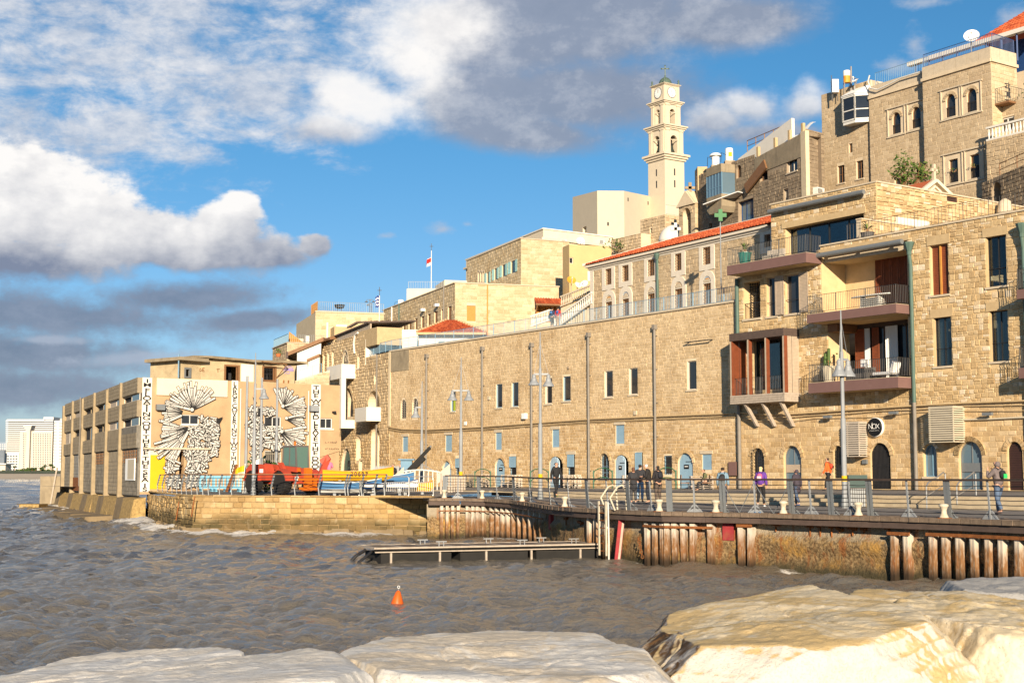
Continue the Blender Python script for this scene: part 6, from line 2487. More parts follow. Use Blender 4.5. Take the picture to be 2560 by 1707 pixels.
 tile_roof(t,[(e0,e1,ap+Vector((.8,0,0)),ap),(b0,e0,ap,ap),(e1,b1,ap+Vector((.8,0,0)),ap+Vector((.8,0,0))),(b1,b0,ap,ap+Vector((.8,0,0)))],step=.3,row=.4)
 q=MB()
 for p in(e0,e1):
  n=12
  for i in range(n):
   f=(i+.5)/n
   c_=p.lerp(ap+(Vector((.8,0,0))if p is e1 else Vector()),f)
   q.lathe([(.14,0),(.16,.12),(.08,.2)],c_,6)
 q.bar(e0-Vector((0,0,.1)),e1-Vector((0,0,.1)),.3,.22)
 q.obj('ridge_tiles','ochre_trim',t)
 t=thing('white_wall','long white rendered wall with coursed joints below the brown shuttered building','wall',Matrix.Translation(at(990,850,141)))
 a,c=at(948,824,141),at(1046,828,141)
 zb=at(990,905,141).z
 MB().box(a.x,c.x,141,141.4,zb,a.z).obj('wall_face','white_plaster',t)
 for k in range(7):
  z=lerp(zb+.6,a.z,k/7)
  MB().box(a.x,c.x,140.97,141.0,z+.02,z+(a.z-zb-.6)/7-.02).obj('course','white_plaster',t)
 a,c=at(914,848,139.2),at(949,848,139.2)
 MB().box(a.x,c.x,139.2,141.2,at(930,912,139.2).z,a.z).obj('wall_end','white_plaster',t)
 t=thing('white_vault','white barrel vault roof with a dark window behind the flagpole','roof',Matrix.Translation(at(945,825,144)))
 c=at(946,828,143.5)
 w=at(980,828,143.5).x-c.x
 h=at(946,806,143.5).z-c.z
 pl=[(c.x+w*math.cos(math.pi*i/16),c.z+h*math.sin(math.pi*i/16))for i in range(17)]+[(c.x-w,c.z-3),(c.x+w,c.z-3)]
 MB().prism(pl,143.5,150).obj('vault','white_plaster',t)
 a,c2=at(913,826,143.4),at(930,819,143.4)
 MB().box(a.x,c2.x,143.3,143.48,a.z,c2.z).obj('window','glass_dark',t)
 t=thing('pergola_roof','thin dark pergola roof with white posts above the vault','pergola',Matrix.Translation(at(930,806,150)))
 a,c,d_=at(868,819,151),at(891,806,151),at(978,803.5,151)
 q=MB()
 for p,r_ in((a,c),(c,d_)):
  q.bar(p,r_,.3,.16)
  for k in range(6):
   m=p.lerp(r_,k/6)
   q.bar(m,m+Vector((0,4,.5)),.1,.16)
 q.obj('rafters','dark_wood',t)
 q=MB()
 for k in range(4):
  m=a.lerp(d_,.15+k*.26)
  q.bar(m+Vector((0,.5,-.2)),m+Vector((0,.5,-3)),.12)
 q.obj('posts','white_metal',t)
build_old_house()
# church with bell tower
def build_church():
 c=Blk('church_building','plain cream church block with chamfered blank walls','church',[(1431.5,493,196),(1493,477),(1560,477.5),(1640,494)],18.0)
 z1=c.z1
 P=[at(1431.5,493,199),at(1493,477,190),at(1560,477.5,192),at(1640,494,200)]
 c.w=[]
 for a,b in zip(P[:-1],P[1:]):
  w=Wall((a.x,a.y),(b.x,b.y),18,a.z)
  w.top=[(0,a.z),(w.L,b.z)]
  c.w.append(w)
 h1=c.w[0].px_hole(1457,567,1466,584,reveal=.3)
 for w in c.w:
  w.build(c.b,'church_plaster')
 window(c.b,h1,'white_trim','glass_dark',(2,2),.08,sill='trim_stone')
 for px,py in((1570,499),(1620,508),(1520,560)):
  w=c.w[1]if px<1560 else c.w[2]
  x,z=w.uv(px,py)
  MB().box(x-.13,x+.13,-.02,.05,z-.25,z+.25).obj('vent','room_dark',c.b,w.M)
 r=MB()
 r.add([(p.x,p.y,p.z-.05)for p in P]+[(P[3].x-2,P[3].y+9,P[3].z),(P[0].x+3,P[0].y+9,P[0].z)],[(0,1,2,3,4,5)])
 r.quad((P[3].x,P[3].y,18),(P[3].x-2,P[3].y+9,18),(P[3].x-2,P[3].y+9,P[3].z),P[3])
 r.quad((P[0].x,P[0].y,18),(P[0].x+3,P[0].y+9,18),(P[0].x+3,P[0].y+9,P[0].z),P[0])
 r.obj('roof','church_plaster',c.b)
 Y=196.0
 cor=at(1662,420,Y)
 t=thing('bell_tower','tall cream church bell tower with clocks, open belfries and green dome','bell tower',TR(cor.x,cor.y,18))
 tx=Vector((0.822,0.569,0)).normalized()
 ang=math.atan2(tx.y,tx.x)
 z_=lambda py:at(1662,py,Y).z
 S=3.6
 M=TR(cor.x,cor.y,0,ang)@TR(S/2,S/2,0)
 def storey(name,s,z0,z1,par=t,mat='church_plaster'):
  return MB().box(-s/2,s/2,-s/2,s/2,z0,z1).obj(name,mat,par,M)
 def cornice(z0,z1,s,out):
  q=MB()
  n=3
  for k in range(n):
   o=out*(k+1)/n
   a,b=lerp(z0,z1,k/n),lerp(z0,z1,(k+1)/n)
   q.box(-s/2-o,s/2+o,-s/2-o,s/2+o,a+.002*k,b)
  q.obj('cornice','church_plaster',t,M)
 storey('shaft_base',S+.25,16,z_(483))
 storey('shaft',S,z_(484),z_(397))
 MB().box(-S/2-.1,S/2+.1,-S/2-.1,S/2+.1,z_(485.5),z_(483)).obj('band','church_plaster',t,M)
 for zy in((418,435),(447,465)):
  MB().box(-.12,.12,-S/2-.012,-S/2+.1,z_(zy[1]),z_(zy[0])).obj('slit','room_dark',t,M)
  MB().box(-S/2-.012,-S/2+.1,-.12,.12,z_(zy[1]),z_(zy[0])).obj('slit','room_dark',t,M)
 cornice(z_(397),z_(381),S,.62)
 def belfry(s,y0,y1,ya,yb,w,nm):
  """open storey: four corner piers, arched heads"""
  z0,z1,zb,zt=z_(y0),z_(y1),z_(yb),z_(ya)
  pier=(s-w)/2
  q=MB()
  for sx in(-1,1):
   for sy in(-1,1):
    xa,xb=sorted((sx*s/2,sx*(s/2-pier)))
    ya_,yb_=sorted((sy*s/2,sy*(s/2-pier)))
    q.box(xa,xb,ya_,yb_,z0,z1)
  r=q.obj(nm,'church_plaster',t,M)
  zs=zt-w/2
  for k in range(4):
   Mk=M@Matrix.Rotation(k*math.pi/2,4,'Z')
   q=MB()
   arc=[(w/2*math.cos(math.pi*i/10),zs+w/2*math.sin(math.pi*i/10))for i in range(11)]
   for a,b in zip(arc[:-1],arc[1:]):
    q.prism([a,(a[0],z1),(b[0],z1),b],-s/2+.02,-s/2+.35)
   q.box(-w/2,w/2,-s/2+.02,-s/2+.35,z0,zb)
   q.obj('arch','church_plaster',r,Mk)
   q=MB()
   for sx in(-1,1):
    xc=sx*(s/2-pier*.45)
    q.box(xc-pier*.27,xc+pier*.27,-s/2-.12,-s/2+.02,z0+.02,z1-.2)
    q.box(xc-pier*.36,xc+pier*.36,-s/2-.18,-s/2+.02,z1-.2,z1-.005)
    q.box(xc-pier*.36,xc+pier*.36,-s/2-.17,-s/2+.02,z0+.005,z0+.25)
   q.obj('pilaster','church_plaster',r,Mk)
   MB().box(-w/2-.1,w/2+.1,-s/2-.06,-s/2+.02,zs-.1,zs).obj('impost','church_plaster',r,Mk)
  storey(nm+'_ceiling',s-.2,z1-.02,z1+.05)
  return z0,z1
 belfry(S-.12,381,320,334,378,1.25,'lower_belfry')
 cornice(z_(320),z_(309),S-.1,.5)
 belfry(S-.62,309,256,267,304,.95,'upper_belfry')
 cornice(z_(256),z_(247),S-.62,.45)
 storey('clock_storey',S-.95,z_(247),z_(208))
 s=S-.95
 for k in range(4):
  Mk=M@Matrix.Rotation(k*math.pi/2,4,'Z')
  q=MB()
  for sx in(-1,1):
   q.box(sx*s/2-.22,sx*s/2+.22 if sx<0 else sx*s/2+.06,-s/2-.1,-s/2+.01,z_(246),z_(209))if sx>0 else q.box(-s/2-.06,-s/2+.22,-s/2-.1,-s/2+.01,z_(246),z_(209))
  q.obj('pilaster','church_plaster',t,Mk)
  zc=z_(225)
  Mc=Mk@Matrix.Translation((0,-s/2-.02,zc))@Matrix.Rotation(R(90),4,'X')
  MB().lathe([(.80,0),(.80,.05),(.72,.06),(.72,.03)],(0,0,0),28).obj('clock_rim','steel_grey',t,Mc)
  MB().lathe([(.72,.0),(.72,.04)],(0,0,0),28).obj('clock_face','dish_white',t,Mc)
  q=MB()
  for i in range(12):
   a=math.pi/6*i
   q.bar((.56*math.sin(a),.56*math.cos(a),.045),(.67*math.sin(a),.67*math.cos(a),.045),.05,.01)
  a=math.pi/6*12 if k in(0,3)else 3.0
  q.bar((0,0,.055),(.02,.42,.055),.07,.012)
  q.bar((0,0,.06),(.05 if k==3 else .12,.6 if k==3 else-.58,.06),.05,.012)
  q.obj('clock_hands','print_black',t,Mc)
 cornice(z_(208),z_(204),s,.28)
 MB().box(-s/2+.05,s/2-.05,-s/2+.05,s/2-.05,z_(204),z_(202)).obj('attic','church_plaster',t,M)
 rr=.98
 zd=z_(203.5)
 hd=z_(182)-zd
 prof=[(rr*math.cos(a),hd*math.sin(a))for a in np.linspace(0,1.45,9)]+[(.1,hd+.1),(.12,hd+.25),(.05,hd+.35)]
 MB().lathe([(rr+.1,-.05),(rr+.1,.05)]+prof,(0,0,zd),24).obj('dome','dome_green',t,M,smooth=True)
 q=MB()
 zb,zt=zd+hd+.2,z_(152)
 q.bar((0,0,zb),(0,0,zt),.13)
 zc=zt-(zt-zb)*.3
 Mx=M@Matrix.Rotation(-ang,4,'Z')
 q.bar((-.5,0,zc),(.5,0,zc),.13)
 for e in((-.52,zc),(.52,zc),(0,zt)):
  q.lathe([(.03,-.12),(.13,0),(.03,.12)],(e[0],0,e[1]),6)
 q.obj('cross','dome_green',t,Mx)
 for sx in(-1,1):
  for sy in(-1,1):
   q=MB()
   q.lathe([(.16,0),(.16,.3),(.1,.34),(.14,.6),(.05,.8)],(sx*s/2,sy*s/2,z_(204)),10)
   q.obj('finial','dome_green',t,M)
 for px,yb,lab in((1649,372,'green bronze bell hanging in the left arch of the lower belfry'),(1681,374,'green bronze bell hanging in the right arch of the lower belfry')):
  lc=Vector((-S/2+.75,.0,z_(372)))if px<1660 else Vector((.0,-S/2+.75,z_(374)))
  Mb=M@Matrix.Translation(lc)
  bell=thing('bell',lab,'bell',Mb,'bells in the church tower')
  MB().lathe([(.55,0),(.5,.12),(.36,.45),(.32,.8),(.2,1.0),(.05,1.05)],(0,0,0),18).obj('bell_body','ball_bronze',bell,Mb,smooth=True)
  q=MB()
  q.bar((-.5,0,1.2),(.5,0,1.2),.14).bar((0,0,1.0),(0,0,1.25),.12)
  q.obj('headstock','black_iron',bell,Mb)
 j=Blk('stone_building','low ruined stone block under the foot of the church tower','building',[(1601,550),(1663,536,142),(1700,541)],12.0)
 hh=j.w[0].px_hole(1625,571,1630,583,reveal=.2)
 j.finish('grey_mortar','grey_stone',course=.3,length=.5,n_obj=80,seed=90,depth=.05,rough=.2)
 q=MB()
 face(q,hh,0,.15,.2)
 q.obj('slot','room_dark',j.b,j.w[0].M)
 pts=[j.w[0].at(x,.1,j.z1).to_translation()for x in(4.0,j.w[0].L)]+[j.w[1].at(j.w[1].L,.1,j.z1).to_translation()]
 railing(None,pts,1.0,'steel_grey',2.0,2.0,.02,.03,label='thin rail on the stone block under the church tower')
 k=Blk('stone_building','rough low stone wall with weeds left of the monastery roof','wall',[(1529,599,147),(1603,583)],12.0,depth=6)
 k.finish('grey_mortar','grey_stone',course=.3,length=.5,n_obj=60,seed=93,depth=.06,rough=.3)
 t=thing('white_dome','small white plastered dome between stone wall and bell gable','dome',Matrix.Translation(at(1680,590,138)))
 p=at(1684,602,138)
 MB().lathe([(1.5*math.cos(a),1.75*math.sin(a))for a in np.linspace(0,1.5,9)],p+Vector((0,0,-.2)),24).obj('cap','white_plaster',t,smooth=True)
 MB().lathe([(1.55,-3),(1.55,0)],p+Vector((0,0,-.2)),24).obj('drum','grey_mortar',t)
 g=thing('bell_gable','stone bell gable with an open arch and a stone cross','bell gable',Matrix.Translation(at(1730,600,133)))
 A,B=at(1697,512,134),at(1739,500,134)
 Wg=wall_px((1697,520,136),(1738,509),14)
 zg=Wg.z1
 o=Wg.hole(Wg.u(1708,560),Wg.u(1727,560),15,Wg.uv(1718,520)[1],kind='arch',reveal=1.6)
 ap=Wg.uv(1716,482)[1]
 Wg.top=[(0,zg),(Wg.L*.5,max(ap,zg+.8)),(Wg.L,zg+.1)]
 Wg.build(g,'grey_mortar')
 Wg.stones('grey_stone',course=.42,length=.7,n_obj=50,seed=95,depth=.03,margin=.02)
 voussoirs(g,o,'grey_stone',9,.35)
 q=MB()
 face(q,o,0,1.55,1.6)
 q.obj('recess','dark_mortar',g,Wg.M)
 Vg=swall(Wg.B[:2],2.35,14,zg+.1)
 Vg.build(g,'pale_mortar','side_wall')
 Vg.stones('pale_stone',course=.5,length=.9,n_obj=30,seed=96,depth=.03)
 q=MB()
 q.prism([(-.2,zg),(Wg.L+.1,zg),(Wg.L*.5,max(ap,zg+.8)+.15)],-.22,-.02)
 q.obj('pediment','grey_mortar',g,Wg.M)
 q=MB()
 q.prism([(-.1,zg+.0),(Wg.L+.1,zg+.05),(Wg.L*.5,max(ap,zg+.8)+.25)],.0,2.35)
 q.obj('gable_roof','grey_mortar',g,Wg.M)
 p=at(1725,486,135)
 q=MB()
 q.box(p.x-.15,p.x+.15,p.y-.12,p.y+.12,p.z-.4,p.z+1.15).box(p.x-.48,p.x+.48,p.y-.12,p.y+.12,p.z+.5,p.z+.75)
 q.obj('cross','dark_stone',g)
 leaf_clump(at(1545,613,145.5),(1.6,.5,.7),90,'leaf_green','green weeds growing on the low stone wall left of the monastery',.16)
def leaf_clump(p,ext,n,mat,label,size=.15,stems=True,cat='plant',name='wild_plant'):
 t=thing(name,label,cat,Matrix.Translation(p))
 rnd=random.Random(int(abs(p.x*37+p.z*11)))
 q,s=MB(),MB()
 for k in range(n):
  while True:
   v=Vector((rnd.uniform(-1,1),rnd.uniform(-1,1),rnd.uniform(-1,1)))
   if v.length<1:break
  f=1+mnoise.noise(v*2.3+p)*.5
  c=p+Vector((v.x*ext[0],v.y*ext[1],v.z*ext[2]))*f
  z=size*rnd.uniform(.6,1.4)
  a=Vector((rnd.uniform(-1,1),rnd.uniform(-1,1),rnd.uniform(-.6,1))).normalized()*z
  b=a.orthogonal().normalized()*z*.55
  q.quad(c-a,c+b,c+a,c-b)
  if k%9==0:
   s.bar(p+Vector((v.x*ext[0]*.2,0,-ext[2]*.9)),c,.03)
 q.obj('foliage',mat,t)
 s.obj('stem','brown_wood',t)
 return t
build_church()
# the dark stone house row under the hill top
def build_dark_row():
 k=Blk('stone_building','dark weathered stone house with a raw concrete parapet and blue glazed oriel','building',[(1887,397,124),(2013,331)],14.0,depth=3)
 A,B=at(1887,397,125),at(2014,331,117.4)
 zt=A.z
 W=Wall((A.x,A.y),(B.x,B.y),14,zt)
 W.top=[(0,zt),(W.L,B.z)]
 zpar0,zpar1=W.uv(1887,438)[1],W.uv(2014,389)[1]
 win=W.px_hole(1967,398,1993,430,reveal=.25)
 w2=W.px_hole(1900,420+10,1919,452,reveal=.3)
 w3=W.px_hole(1959,472,1971,505,reveal=.25)
 W.build(k.b,'dark_mortar')
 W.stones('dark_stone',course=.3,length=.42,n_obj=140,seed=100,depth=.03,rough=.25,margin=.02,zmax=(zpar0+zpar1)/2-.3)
 q=MB()
 q.prism([(0,zpar0),(W.L-.7,zpar1),(W.L-.7,B.z),(0,zt)],-.06,.0)
 q.obj('concrete_parapet','grey_concrete',k.b,W.M)
 q=MB()
 q.box(W.L-.7,W.L+.04,-.07,.3,14,B.z+.15)
 q.obj('corner_pier','pale_mortar',k.b,W.M)
 for o in(win,w3):
  window(k.b,o,'white_trim','glass_dark',(2,1),.06,sill='trim_stone')
 window(k.b,w2,'brown_wood','glass_dark',(1,1),.06)
 x,z=W.uv(1890,462)
 MB().bar((x-1.2,-.35,z-.2),(x+2.2,-.35,z+1.4),.9,.16,(0,1,0)).obj('canopy','brown_wood',k.b,W.M)
 D=at(2058,315,119)
 V=Wall((B.x,B.y),(D.x,D.y),14,B.z+.3)
 V.build(k.b,'dark_mortar','end_wall')
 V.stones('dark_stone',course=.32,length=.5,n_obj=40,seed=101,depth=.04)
 x,z=V.uv(2040,483)
 q=MB()
 q.box(x-.5,x+.5,-.5,-.05,z-.35,z+.4)
 a=q.obj('air_conditioner','white_metal',k.b,V.M)
 q=MB()
 for i in range(6):
  q.box(x-.42,x+.2,-.52,-.5,z-.28+i*.1,z-.22+i*.1)
 q.obj('fan_grille','pot_grey',a,V.M)
 C_=at(1740,430,134.5)
 A2=Wall((C_.x,C_.y),(A.x,A.y),14,20)
 zl=A2.uv(1745,440)[1]
 zm=A2.uv(1830,405)[1]
 um=A2.u(1822,420)
 A2.top=[(0,zl),(um,zl+.2),(um+.01,zm),(A2.L,A2.uv(1887,386)[1])]
 A2.z1=zm
 aw=A2.px_hole(1841,413,1853,445,kind='arch',reveal=.25)
 gl=A2.px_hole(1846,500,1884,560,reveal=.4)
 dw=A2.px_hole(1772,558,1780,582,reveal=.3)
 A2.build(k.b,'dark_mortar','left_wall')
 A2.stones('dark_stone',course=.3,length=.45,n_obj=120,seed=103,depth=.03,rough=.25,margin=.02)
 window(k.b,aw,'brown_wood','glass_dark',(2,1),.06)
 window(k.b,gl,'deep_blue','glass_blue',(3,1),.07)
 window(k.b,dw,'brown_wood','glass_dark',(1,1),.06)
 P=1.5
 F2=Wall((C_-A2.inw*P)[:2],(A-A2.inw*P)[:2],14,20)
 u0,u1=F2.u(1766,470),F2.u(1803,470)
 zb,zs,ztp,zcp=F2.uv(1785,520)[1],F2.uv(1785,490)[1],F2.uv(1785,436)[1],F2.uv(1785,415)[1]
 q=MB()
 q.prism([(u0+.5,zb-.5),(u1-.3,zb-.5),(u1,zb),(u1,zs),(u0,zs),(u0,zb)],-P,0)
 q.box(u0,u1,-P,0,ztp,zcp)
 ori=q.obj('oriel','grey_concrete',k.b,A2.M)
 n=5
 q,g_=MB(),MB()
 for i in range(n+1):
  x=lerp(u0,u1,i/n)
  q.box(x-.04,x+.04,-P+.02,-P+.1,zs,ztp)
 q.box(u0,u1,-P+.03,-P+.09,lerp(zs,ztp,.35),lerp(zs,ztp,.35)+.07)
 q.box(u1-.06,u1,-P+.1,0,zs,zs+.08)
 q.obj('frame','rail_blue',ori,A2.M)
 g_.box(u0+.03,u1-.03,-P+.05,-P+.07,zs,ztp).box(u1-.05,u1-.03,-P+.1,0,zs,ztp)
 g_.obj('pane','glass_blue',ori,A2.M)
 MB().box(u0,u1-.05,-.1,0,zs,ztp).obj('room','room_dark',ori,A2.M)
 x,z=A2.uv(1822,510)
 MB().bar((x-1.0,-1.6,z-.1),(x+2.6,-.1,z+.55),1.6,.08).obj('awning','dish_white',k.b,A2.M)
 q=MB()
 z3=A2.uv(1860,372)[1]
 x0,x1=A2.u(1826,390),A2.u(1960,350)
 q.prism([(x0,zm-.2),(x1,zm-.2),(x1,z3+1.4),(x0,z3-.4)],.8,1.1)
 q.obj('roof_parapet','white_plaster',k.b,A2.M)
 for f in(.05,.4,.68,.93):
  x=lerp(0,W.L,f)
  MB().box(x-.15,x+.15,.0,.25,W.topz(x)-.02,W.topz(x)+.95).obj('post_stub','ochre_trim',k.b,W.M)
 q=MB()
 n=8
 vs=[]
 for i in range(n+1):
  f=i/n
  x=lerp(W.L*.4,W.L-.5,f)
  for j in range(5):
   g2=j/4
   vs.append((x,.3+1.1*g2,W.topz(x)+.15+(1.0+.25*math.sin(f*9))*math.sin(g2*1.5)*(.5+.5*f)-.1*math.sin(f*14)*g2))
 fs=[(i*5+j,(i+1)*5+j,(i+1)*5+j+1,i*5+j+1)for i in range(n)for j in range(4)]
 q.add(vs,fs)
 q.obj('tarpaulin','dish_white',k.b,W.M,smooth=True)
 q=MB()
 q.quad((0,.3,zt-.3),(W.L,.3,B.z-.3),(W.L,1.5,B.z-.3),(0,1.5,zt-.3))
 q.quad((0,1.5,14),(W.L,1.5,14),(W.L,1.5,B.z),(0,1.5,zt))
 q.obj('roof','dark_mortar',k.b,W.M)
 q=MB()
 q.quad((0,.3,zl-.3),(A2.L,.3,zm-.3),(A2.L,5,zm-.3),(0,5,zl-.3))
 q.quad((0,0,14),(0,5,14),(0,5,zl),(0,0,zl))
 q.obj('left_roof','dark_mortar',k.b,A2.M)
 pts=[A2.at(A2.u(px,py),1.3,A2.uv(px,py)[1]).to_translation()for px,py in((1838,376),(1925,340))]
 railing(None,pts,1.0,'brown_wood',5,1.4,.03,.07,label='rusty pipe railing on the white roof parapet',low=.5)
 for px,py,Y,lab in((1789,407,131,'white round water tank with a wide lid on the dark stone house'),(1823,396,129,'white barrel with a yellow label on the dark stone house roof')):
  p=at(px,py,Y)
  t=thing('water_tank',lab,'water tank',Matrix.Translation(p),'white water tanks on the roofs')
  MB().lathe([(.35,-.3),(.36,.6),(.36,.62)]+([(.6,.62),(.4,.85)]if px<1800 else[(.34,.9)]),p,14).obj('barrel','tank_white',t)
  if px>1800:
   MB().box(p.x-.12,p.x+.2,p.y-.38,p.y-.35,p.z+.1,p.z+.5).obj('yellow_label','yellow_paint',t)
  MB().tube([p+Vector((-.3,-.1,.3)),p+Vector((-.75,-.1,.5)),p+Vector((-.8,-.1,-.4))],.03,6).obj('pipe','black_iron',t)
  MB().box(p.x-.45,p.x+.45,p.y-.4,p.y+.4,p.z-2.5,p.z-.29).obj('base','dark_mortar',t)
 q=MB()
 a,c=at(1744,450,134),at(1768,417,134)
 q.box(a.x,c.x,134,136,a.z-2,c.z)
 q.obj('roof_room','ochre_trim',k.b)
build_dark_row()
# tall stone houses on the hill, right
def build_hill_top():
 z0=18.0
 A,B=at(2053,238.5,124),lvl(2176,200,at(2053,238.5,124).z)
 bl=thing('stone_building','tall stone tower house with a white glazed bay window','building',TR(A.x,A.y,z0))
 W1=Wall((A.x,A.y),(B.x,B.y),z0,A.z)
 sm=W1.px_hole(2122,359,2130.5,382,reveal=.2)
 wa=W1.px_hole(2094,414,2111,458,reveal=.2)
 wb=W1.px_hole(2141,402,2158,447,reveal=.2)
 W1.build(bl,'grey_mortar')
 W1.stones('grey_stone',course=.31,length=.46,n_obj=200,seed=110,depth=.018,margin=.02,zmin=24)
 window(bl,sm,'brown_wood','glass_dark',(1,1),.05)
 for o in(wa,wb):
  window(bl,o,'brown_wood','glass_dark',(2,2),.05,sill='trim_stone')
 P=.95
 F1=Wall((Vector((A.x,A.y,0))-W1.inw*P)[:2],(Vector((B.x,B.y,0))-W1.inw*P)[:2],z0,A.z)
 u0,u1=F1.u(2107,275),F1.u(2137,275)
 u2=u1+1.0
 zb,zt=F1.uv(2121,304)[1],F1.uv(2121,242)[1]
 q=MB()
 q.prism([(u0,-P),(u1,-P),(u2,0),(u0,0)],zb-.25,zb,'z')
 q.prism([(u0-.1,-P-.1),(u1+.05,-P-.1),(u2+.1,0),(u0-.1,0)],zt,zt+.12,'z')
 by=q.obj('bay_window','white_metal',bl,W1.M)
 q=MB()
 q.add([(u0-.15,-P-.15,zt+.12),(u1+.1,-P-.15,zt+.12),(u2+.15,.0,zt+.12),(u2-.3,0,zt+.85),(u0+.3,0,zt+.85),(u0-.15,0,zt+.12)],[(0,1,3,4),(1,2,3),(0,4,5)])
 q.obj('bay_roof','dish_white',by,W1.M)
 q=MB()
 for(xa,ya),(xb,yb)in(((u0,-P),(u1,-P)),((u1,-P),(u2,0)),((u0,0),(u0,-P))):
  q.bar((xa,ya,zb),(xa,ya,zt),.12).bar((xb,yb,zb),(xb,yb,zt),.12)
  zz=lerp(zb,zt,.42)
  q.bar((xa,ya,zz),(xb,yb,zz),.09).bar((xa,ya,zb+.06),(xb,yb,zb+.06),.12).bar((xa,ya,zt-.06),(xb,yb,zt-.06),.12)
 q.obj('frame','white_metal',by,W1.M)
 q=MB()
 q.quad((u0,-P+.02,zb),(u1,-P+.02,zb),(u1,-P+.02,zt),(u0,-P+.02,zt)).quad((u1,-P+.02,zb),(u2,.0,zb),(u2,.0,zt),(u1,-P+.02,zt)).quad((u0+.02,0,zb),(u0+.02,-P,zb),(u0+.02,-P,zt),(u0+.02,0,zt))
 q.obj('pane','glass_dark',by,W1.M)
 shell(bl,[(A.x,A.y),(B.x,B.y),(B.x+7,B.y+4),(A.x+7,A.y+4)],z0,A.z,'grey_mortar',skip=(0,))
 p=at(2087,222,122)
 t=thing('solar_boiler','white box boiler with a thin pole on the tower house roof','boiler',Matrix.Translation(p))
 MB().box(p.x-.28,p.x+.28,p.y-.3,p.y+.3,p.z-.4,p.z+.75).obj('cabinet','tank_white',t)
 q=MB()
 for sx in(-.2,.2):
  q.bar(p+Vector((sx,0,-1.1)),p+Vector((sx,0,-.4)),.06)
 q.bar(p+Vector((-.25,.1,-1.1)),p+Vector((-.25,.1,1.2)),.05)
 q.obj('stand','black_iron',t)
 p=at(2117,205,121)
 t=thing('water_tank','rust streaked round water tank on a stand on the tower house','water tank',Matrix.Translation(p))
 MB().lathe([(.3,-.1),(.3,.55)],p,16).obj('barrel','dish_orange',t)
 MB().lathe([(.305,.0),(.305,.42),(.3,.46)],p+Vector((0,0,.5)),16).obj('lid','dish_white',t)
 q=MB()
 for sx,sy in((-.25,-.2),(.25,-.2),(-.25,.2),(.25,.2)):
  q.bar(p+Vector((sx,sy,-1.3)),p+Vector((sx,sy,-.1)),.05)
 q.bar(p+Vector((.34,-.2,-1.2)),p+Vector((.34,-.2,1.3)),.1)
 q.tube([p+Vector((.3,-.2,.4)),p+Vector((.8,-.2,.2)),p+Vector((.7,-.2,-.5))],.04,6)
 q.obj('stand','pipe_grey',t)
 dish(2138,205,120,.36,'dish_white','small tilted white dish right of the rusty tank',-60,60,.3)
 C0=Vector((B.x,B.y,0))-W1.inw*.25
 zc=lvl
 W2p=Wall(C0[:2],(C0+W1.d*20)[:2],z0,40)
 z2=W2p.uv(2185,214)[1]
 ue=W2p.u(2317,190)
 b2=thing('stone_building','tall middle stone house with two arched windows and a climbing shrub','building',TR(C0.x,C0.y,z0))
 E2=W2p.M@Vector((ue,0,0))
 W2=Wall(C0[:2],E2[:2],z0,z2)
 ar=[W2.px_hole(2231,282,2251.5,335,kind='arch',reveal=.2),W2.px_hole(2280,268,2301.5,321,kind='arch',reveal=.2)]
 sq=W2.px_hole(2237,447,2258,474,reveal=.2)
 W2.keep=[]
 for o in ar:
  W2.keep.append((o.x0-.5,o.x1+.5,o.z0-.1,o.z1+.5))
 W2.build(b2,'grey_mortar')
 W2.stones('grey_stone',course=.31,length=.46,n_obj=200,seed=113,depth=.018,margin=.02,zmin=22,zmax=z2-1.1)
 shell(b2,[C0[:2],E2[:2],(E2.x+7,E2.y+4),(C0.x+7,C0.y+4)],z0,z2,'grey_mortar',skip=(0,))
 MB().box(0,W2.L,-.14,.02,z2-1.1,z2-.85).obj('string_course','grey_mortar',b2,W2.M)
 for i in range(12):
  f0,f1=i/12,(i+1)/12
  MB().box(W2.L*f0+.015,W2.L*f1-.015,-.03,.02,z2-.84,z2-.02).obj('parapet_stone','trim_stone',b2,W2.M)
 D0=Vector((E2.x,E2.y,0))-W1.inw*.55
 W3p=Wall(D0[:2],(D0+W1.d*20)[:2],z0,45)
 z3=W3p.uv(2330,162)[1]
 ue=W3p.u(2480,250)
 E3=W3p.M@Vector((ue,0,0))
 b3=thing('stone_building','tall right stone house with arched and square hooded windows','building',TR(D0.x,D0.y,z0))
 W3=Wall(D0[:2],E3[:2],z0,z3)
 ar3=[W3.px_hole(2365,236,2388.5,293,kind='arch',reveal=.2),W3.px_hole(2417,222,2441.5,280,kind='arch',reveal=.2)]
 sq3=[W3.px_hole(2372,398,2395,457,reveal=.25),W3.px_hole(2425,386,2448,446,reveal=.25)]
 W3.keep=[(o.x0-.5,o.x1+.5,o.z0-.1,o.z1+.5)for o in ar3+sq3]
 W3.build(b3,'grey_mortar')
 W3.stones('grey_stone',course=.31,length=.46,n_obj=260,seed=117,depth=.018,margin=.02,zmin=22,zmax=z3-1.2)
 V3=swall(E3[:2],3.2,z0,z3)
 V3.build(b3,'pale_mortar','end_wall')
 V3.stones('pale_stone',course=.32,length=.5,n_obj=60,seed=119,depth=.03,zmin=24,zmax=z3-1.2)
 e=V3.M@Vector((V3.L,0,0))
 shell(b3,[D0[:2],E3[:2],e[:2],(e.x-W3.d.x*W3.L,e.y-W3.d.y*W3.L)],z0,z3,'grey_mortar',skip=(0,1))
 for w in(W3,V3):
  MB().box(-.05,w.L+.05,-.16,.02,z3-1.2,z3-.95).obj('string_course','grey_mortar',b3,w.M)
  n=max(3,int(w.L/1.1))
  for i in range(n):
   MB().box(w.L*i/n+.015,w.L*(i+1)/n-.015,-.03,.02,z3-.94,z3-.02).obj('parapet_stone','trim_stone',b3,w.M)
